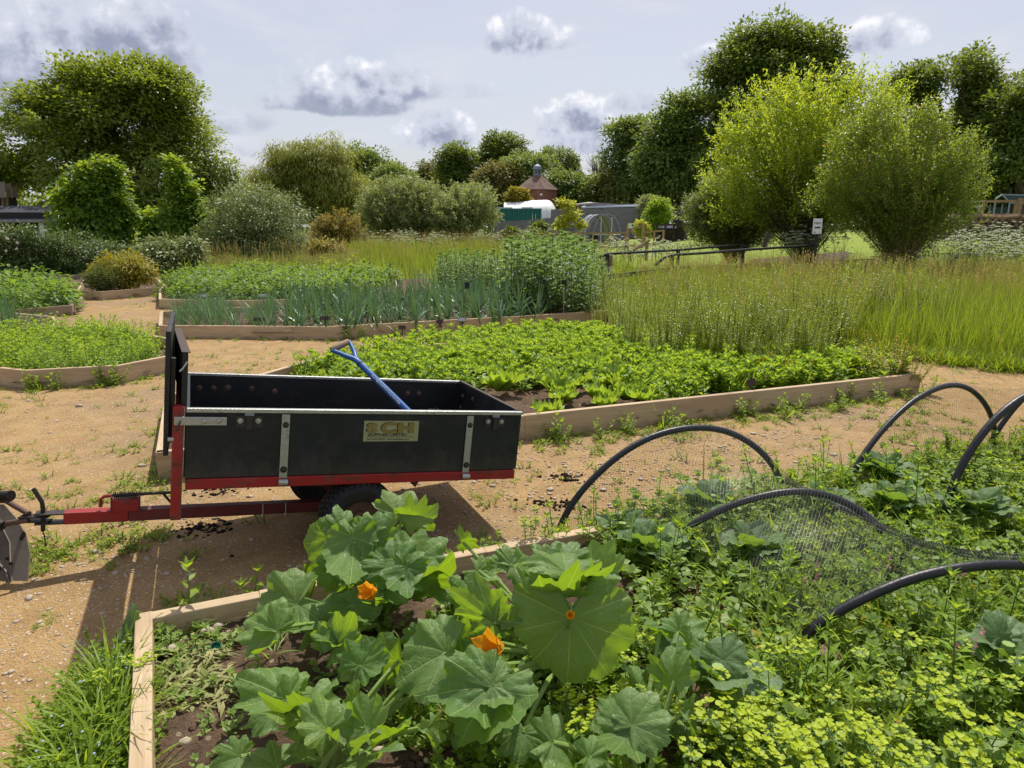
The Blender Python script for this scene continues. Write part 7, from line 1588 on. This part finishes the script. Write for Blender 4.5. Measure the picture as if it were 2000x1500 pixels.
def net_mat(name, sc, wd):
    m, nt, o = newmat(name); g = NT(nt); s = g.n('SeparateXYZ'); g.set(s.inputs[0], g.n('UVMap').outputs[0]); u = g.math('MULTIPLY', s.outputs[0], sc); v = g.math('MULTIPLY', s.outputs[1], sc); f = []
    for e in (g.math('ADD', u, v), g.math('SUBTRACT', u, v)): f.append(g.math('LESS_THAN', g.math('ABSOLUTE', g.math('SUBTRACT', g.math('FRACT', e), .5)), wd))
    k = g.math('MAXIMUM', f[0], f[1]); t = g.n('BsdfTransparent'); mx = g.n('MixShader'); nt.links.new(k, mx.inputs[0]); nt.links.new(t.outputs[0], mx.inputs[1]); nt.links.new(g.bsdf((.06, .063, .065), .45, .5), mx.inputs[2]); nt.links.new(mx.outputs[0], o.inputs[0]); return m
M['net'] = net_mat('black_net', 60, .030); M['net_bunch'] = net_mat('bunched_net', 80, .11)
def loft(rows, par, name='sheet', mat='net'):
    rows = np.array(rows); nr, nc = rows.shape[:2]; u = np.concatenate([np.zeros((nr, 1)), np.cumsum(np.linalg.norm(np.diff(rows, axis=1), axis=2), 1)], 1); u = np.broadcast_to(u.mean(0), u.shape); v = np.concatenate([np.zeros((1, nc)), np.cumsum(np.linalg.norm(np.diff(rows, axis=0), axis=2), 0)], 0); v = np.broadcast_to(v.mean(1)[:, None], v.shape)
    i = np.arange(nr * nc).reshape(nr, nc); q = np.stack([i[:-1, :-1], i[:-1, 1:], i[1:, 1:], i[1:, :-1]], -1).reshape(-1, 4); b = np.array(par.location)
    return link(name, raw(name, rows.reshape(-1, 3) - b, [q], M[mat], smooth=True, uv=np.stack([u, v], -1).reshape(-1, 2)), par)
def between(a, b, n=14, sag=.1, lift=.022, t0=0., t1=1.):
    i0, i1 = int(t0 * 59), int(t1 * 59); A, B = a[i0:i1 + 1], b[i0:i1 + 1]; ca, cb_ = a.mean(0), b.mean(0); out = []
    for t in np.linspace(0, 1, n):
        p = A * (1 - t) + B * t; p = p + (p - (ca * (1 - t) + cb_ * t)) * .03 + UP * lift; p[:, 2] -= sag * 4 * t * (1 - t) * (.4 + .6 * np.sin(np.linspace(0, math.pi, len(p)))); p = p + .012 * n3(p, 7)[:, None] * math.sin(math.pi * t); out.append(p)
    return out
nt_ = thing('garden_net', 'fine black netting draped over the front hoops and bunched along the middle', 'net', HZ['2'][30] * [1, 1, 0])
loft(between(HZ['1'], HZ['2'], 14, .10, .02, .06, .94), nt_); loft(between(HZ['2'], HZ['3'], 14, .12, .02, .08, .92), nt_)
bp__ = [at_y(1534, 940, HZ['1'][53][1] - .02), at_z(1600, 972, .28), at_z(1665, 1003, .25), at_z(1722, 1032, .24), at_z(1790, 1062, .25), at_z(1870, 1082, .28), at_z(1950, 1092, .31), at_z(2060, 1098, .33)]
for dz, rr in ((0, .012), (.016, .007)):
    P = np.array(bp__) + [0, dz * .6, dz]; s = np.linspace(0, len(P) - 1, 40); P = np.stack([np.interp(s, range(len(P)), P[:, i]) for i in range(3)], 1); P[1:-1] = (P[:-2] + 2 * P[1:-1] + P[2:]) / 4
    a = np.linspace(0, 2 * np.pi, 9); rows = [P + (np.cos(t) * UP + np.sin(t) * np.array([.3, .9, 0])) * (rr * (.7 + .5 * np.sin(np.linspace(0, 19, 40) + dz * 90) ** 2))[:, None] for t in a]; loft(rows, nt_, 'bunched_edge', 'net_bunch')
n2_ = thing('garden_net', 'fine black netting hung from the tall hoop to the right edge', 'net', HZ['4'][30] * [1, 1, 0])
loft(between(HZ['4'], HZ['6'], 14, .05, .02, .05, .95), n2_); P = HZ['4'][3:57]; loft([P, P * [1, 1, .66] + [0, .02, .02], P * [1, 1, .33] + [0, .03, .02], P * [1, 1, 0] + [0, .04, .08]], n2_)
MB().tube([HZ['4'][33] - np.array(n2_.location) + [-.02, -.02, -.02], HZ['4'][33] - np.array(n2_.location) + [0, -.01, .02], HZ['4'][33] - np.array(n2_.location) + [-.03, 0, .12]], .0018, 4).obj('string_tie', M['white'], n2_)

# ---------------------------------------------------------------- weeds in the front bed
wk = [v_sprig(4, .17, .14, .052, .022, 700 + i, .6) for i in range(4)] + [v_sprig(4, .14, .14, .042, .030, 710 + i, .8, ovalset) for i in range(3)]
wy = [v_tuft(11, .25, .010, 720 + i, .75, 1.1, .03, 4) for i in range(4)] + [v_tuft(9, .20, .018, 726 + i, .8, 1., .02, 4) for i in range(2)]
WR = [at_z(1150, 1085)[:2], at_z(1200, 1048)[:2], at_z(1330, 1005)[:2], at_z(1780, 925)[:2], at_z(2250, 845)[:2], (4.6, 2.6), (3.2, 1.2), (1.2, .9), at_z(1330, 1500)[:2], at_z(1290, 1250)[:2], at_z(1230, 1150)[:2]]
pts = rand_in(WR, 1250); cl_ = n3(np.column_stack([pts, pts[:, 0] * 0]), 2.2)
stuff('leafy_weeds', 'dense leafy weeds filling the front bed under the net', wk, [M['weed_y'], M['stem']], pts[cl_ > -.5], (.6, 1.25), .04, 'weeds')
pts = rand_in(WR, 1250); cl_ = n3(np.column_stack([pts, pts[:, 0] * 0]), 1.7); stuff('grassy_weeds', 'pale grass blades between the cabbages', wy, [M['grass']], pts[cl_ > -.2], (.6, 1.2), .04, 'grass')
bw = [v_sprig(3, .16, .22, .06, .046, 730 + i, 1.2, ovalset, .0, True, .2) for i in range(4)]
stuff('bindweed', 'grey-green bindweed leaves creeping through the front bed', bw, [M['bind'], M['stem']], rand_in(WR, 520), (.7, 1.2), .06, 'weeds')
tall = rand_in(WR, 240); stuff('tall_weeds', 'taller loose weeds standing out of the tangle in the front bed', [v_sprig(2, .34, .08, .07, .022, 750 + i, .4) for i in range(4)] + [v_tuft(7, .36, .011, 756 + i, .7, 1., .03, 4) for i in range(3)], [M['mint'], M['stem']], tall, (.6, 1.15), .04, 'weeds')
pk = []
for i in range(3):
    a = v_sprig(4, .34, .15, .07, .02, 740 + i, .35); g_ = G(i); tp = np.array([[0, 0, .3], [.06, .03, .33], [-.05, .04, .28]]); fp = np.repeat(tp, 14, 0) + g_.normal(0, .006, (42, 3)) * [1, 1, 2.4]; fv, ff = leafset(fp, rdir(42, g_), rdir(42, g_), .011, .009); pk.append(a + [(fv, ff, 2)])
pm_ = meshes('persicaria_plant', pk, [M['weed'], M['stem'], M['pink_fl']])
plant('persicaria_plant', 'pink-spiked persicaria weed in the front bed', 'weed', 'pink weeds in the front bed', pm_, [at_z(px, py + 60, .05) for px, py in ((1585, 1165), (1720, 1145), (1595, 1320), (1860, 1150), (1960, 1000), (1870, 1330))], (.6, .8))
sp_ = meshes('spurge_plant', [v_spurge(760 + i) for i in range(6)], [M['spurge'], M['stem'], M['bract']])
spx = [(1350, 1400), (1390, 1380), (1430, 1400), (1470, 1390), (1510, 1400), (1380, 1440), (1430, 1450), (1480, 1440), (1530, 1430), (1570, 1440), (1620, 1410), (1660, 1400), (1400, 1490), (1460, 1490), (1530, 1490), (1590, 1490), (1650, 1490), (1720, 1490), (1780, 1495), (1850, 1490), (1920, 1490), (1980, 1480), (1350, 1470), (1500, 1350), (1550, 1340), (1110, 1360), (1125, 1400), (1160, 1375), (1215, 1330), (1260, 1300), (1285, 1270), (1810, 1290), (1850, 1270), (1880, 1300), (1920, 1330), (1830, 1320), (1770, 1345), (1960, 1340), (1720, 1330), (1400, 1530), (1500, 1540), (1600, 1540), (1700, 1545), (1800, 1550), (1900, 1550)]
plant('spurge_plant', 'yellow-green spurge in the dense patch at the bottom right', 'spurge', 'spurge at the bottom right', sp_, [at_z(px, py, .20) * [1, 1, 0] + [0, 0, .04] for px, py in [c for i, c in enumerate(spx) if i % 2 == 0] ], (.5, .78), .2)
plant('spurge_plant', 'lone spurge against the back board of the front bed', 'spurge', 'spurge along the back board', sp_, [at_z(px, py, .17) * [1, 1, 0] + [0, 0, .04] for px, py in ((1030, 1022), (1290, 985), (1420, 925), (1950, 920), (1840, 935))], (.42, .58), .15)
stuff('shade_weeds', 'low weeds under the courgettes and along the spurge', wk, [M['weed'], M['stem']], rand_in([at_z(900, 1230)[:2], at_z(1250, 1240)[:2], at_z(1330, 1500)[:2], at_z(1300, 1640)[:2], at_z(850, 1640)[:2], at_z(780, 1420)[:2]], 130), (.5, 1.), .04, 'weeds')
# seedlings and clippings on the bare soil
BS = [at_z(275, 1220)[:2], at_z(500, 1170)[:2], at_z(930, 1090)[:2], at_z(1000, 1250)[:2], at_z(1200, 1500)[:2], (.0, 1.3), (-.9, 1.3)]
stuff('seedlings', 'small seedlings and weeds on the bare soil round the courgettes', [v_sprig(3, .07, .12, .042, .022, 780 + i, 1.0, ovalset) for i in range(4)] + [v_tuft(8, .16, .008, 790 + i, .9, 1.1) for i in range(3)], [M['bind'], M['stem']], np.concatenate([rand_in(BS, 120), rand_in([at_z(290, 1230)[:2], at_z(460, 1190)[:2], at_z(480, 1300)[:2], at_z(330, 1330)[:2]], 26)]), (.5, 1.15), .04, 'weeds')
cq = np.concatenate([rand_in([at_z(310, 1290)[:2], at_z(430, 1270)[:2], at_z(470, 1400)[:2], at_z(310, 1440)[:2]], 420)]); n = len(cq); P = np.column_stack([cq, gz(cq[:, 0], cq[:, 1]) + .055 + rng.uniform(0, .02, n)])
d = rdir(n); d[:, 2] *= .2; lv, lf = leafset(P, d, UP + rdir(n) * .5, rng.uniform(.02, .08, n), rng.uniform(.004, .016, n), .2, .3); tag(link('wilted_clippings', raw('wilted_clippings', lv, [lf], M['wilt'])), 'wilting pulled weeds lying on the bare soil', 'clippings', kind='stuff')
pts = rand_in(BS, 500); stones('soil_clods', 'soil clods and small stones in the front bed', pts, lambda n: np.clip(rng.lognormal(-4.9, .6, n), .003, .022), .7, .045, 'soil')
pts = rand_in(BS, 130); stones('bed_pebbles', 'pale pebbles on the soil of the front bed', pts, lambda n: np.clip(rng.lognormal(-4.9, .5, n), .003, .02), .6, .045)
for px, py, s, lb in ((405, 1240, .030, 'rounded buff stone on the soil behind the corner of the front bed'), (425, 1228, .022, 'smaller buff stone beside the rounded one'), (335, 1272, .024, 'buff stone near the left board'), (382, 1264, .016, 'small stone beside the green cap'), (362, 1455, .022, 'grey stone at the bottom of the bare soil')):
    V = oV * (1 + rng.normal(0, .08, oV.shape)) * [1, .85, .7] * s; o = link('flint', raw('flint', V, [oF], M['stone'], smooth=True), None, at_z(px, py, .05) + [0, 0, s * .4]); tag(o, lb, 'stone')
o = MB().lathe([(.016, .014), (.018, .014), (.018, 0), (.0005, 0)], 20).obj('bottle_cap', plain('green_plastic', (.01, .16, .09), .35, .5), None, at_z(422, 1266, .065), (.5, .2, 0), True); tag(o, 'dark green plastic cap lying on the soil', 'cap')
# persicaria weed growing at the back board, broad weed clumps beside the left board
plant('seedling_weed', 'upright leafy weed behind the back board near the bed corner', 'weed', None, meshes('seedling_weed', [v_sprig(1, .20, .0, .085, .03, 801, .1)], [M['weed'], M['stem']]), [at_z(372, 1205, .05)], (1., 1.1), .05)
plant('seedling_weed', 'leafy weed by the tip of the broad grey courgette leaf', 'weed', None, meshes('seedling_weed', [v_sprig(2, .14, .05, .075, .024, 802, .5)], [M['weed'], M['stem']]), [at_z(495, 1170, .05)], (1., 1.1), .05)
LW = [at_z(256, 1262)[:2], at_z(244, 1330)[:2], at_z(232, 1490)[:2], at_z(228, 1620)[:2], at_z(90, 1600)[:2], at_z(100, 1480)[:2], at_z(150, 1400)[:2], at_z(205, 1320)[:2]]
pts = rand_in(LW, 56); stuff('edge_grass', 'long grass leaning out from the left board of the front bed', [v_tuft(14, .26, .008, 810 + i, .8, 1.1, .03, 4) for i in range(4)], [M['grass']], pts[pts[:, 0] > -9], (.6, 1.15), 0, 'grass')
pts = rand_in(LW, 120); sv_ = []
for i in range(4):
    a = v_sprig(5, .13, .14, .026, .02, 820 + i, .9, ovalset); g_ = G(i); fp = a[0][0].reshape(-1, 8, 3)[::61, 3]; fp = np.repeat(fp, 4, 0); fv, ff = ovalset(fp + [0, 0, .012], np.tile([[1, 0, .2], [0, 1, .2], [-1, 0, .2], [0, -1, .2]], (len(fp) // 4, 1)), np.tile(UP, (len(fp), 1)), .0045, .0045); sv_.append(a + [(fv, ff, 2)])
stuff('speedwell', 'low speedwell with tiny pale blue flowers along the left board', sv_, [M['weed'], M['stem'], M['blue_fl']], pts, (.7, 1.1), 0, 'weeds')
plant('spurge_plant', 'spurge outside the left board near the bed corner', 'spurge', 'spurge outside the left board', sp_, [at_z(240, 1290, .16) * [1, 1, 0]], (.4, .45), .15)
V, q, uv = big_leaf((.05, .15, 1), (.2, -1, .1), .16, .35, .0, .1, .05, .08, 0, 31, .02, .4, 10, 6, .05); o = link('dock_leaf', raw('dock_leaf', V, [q], M['cabbage'], smooth=True, uv=uv), None, at_z(255, 1262, .03)); tag(o, 'single upright crinkled dock leaf beside the bed corner', 'leaf')
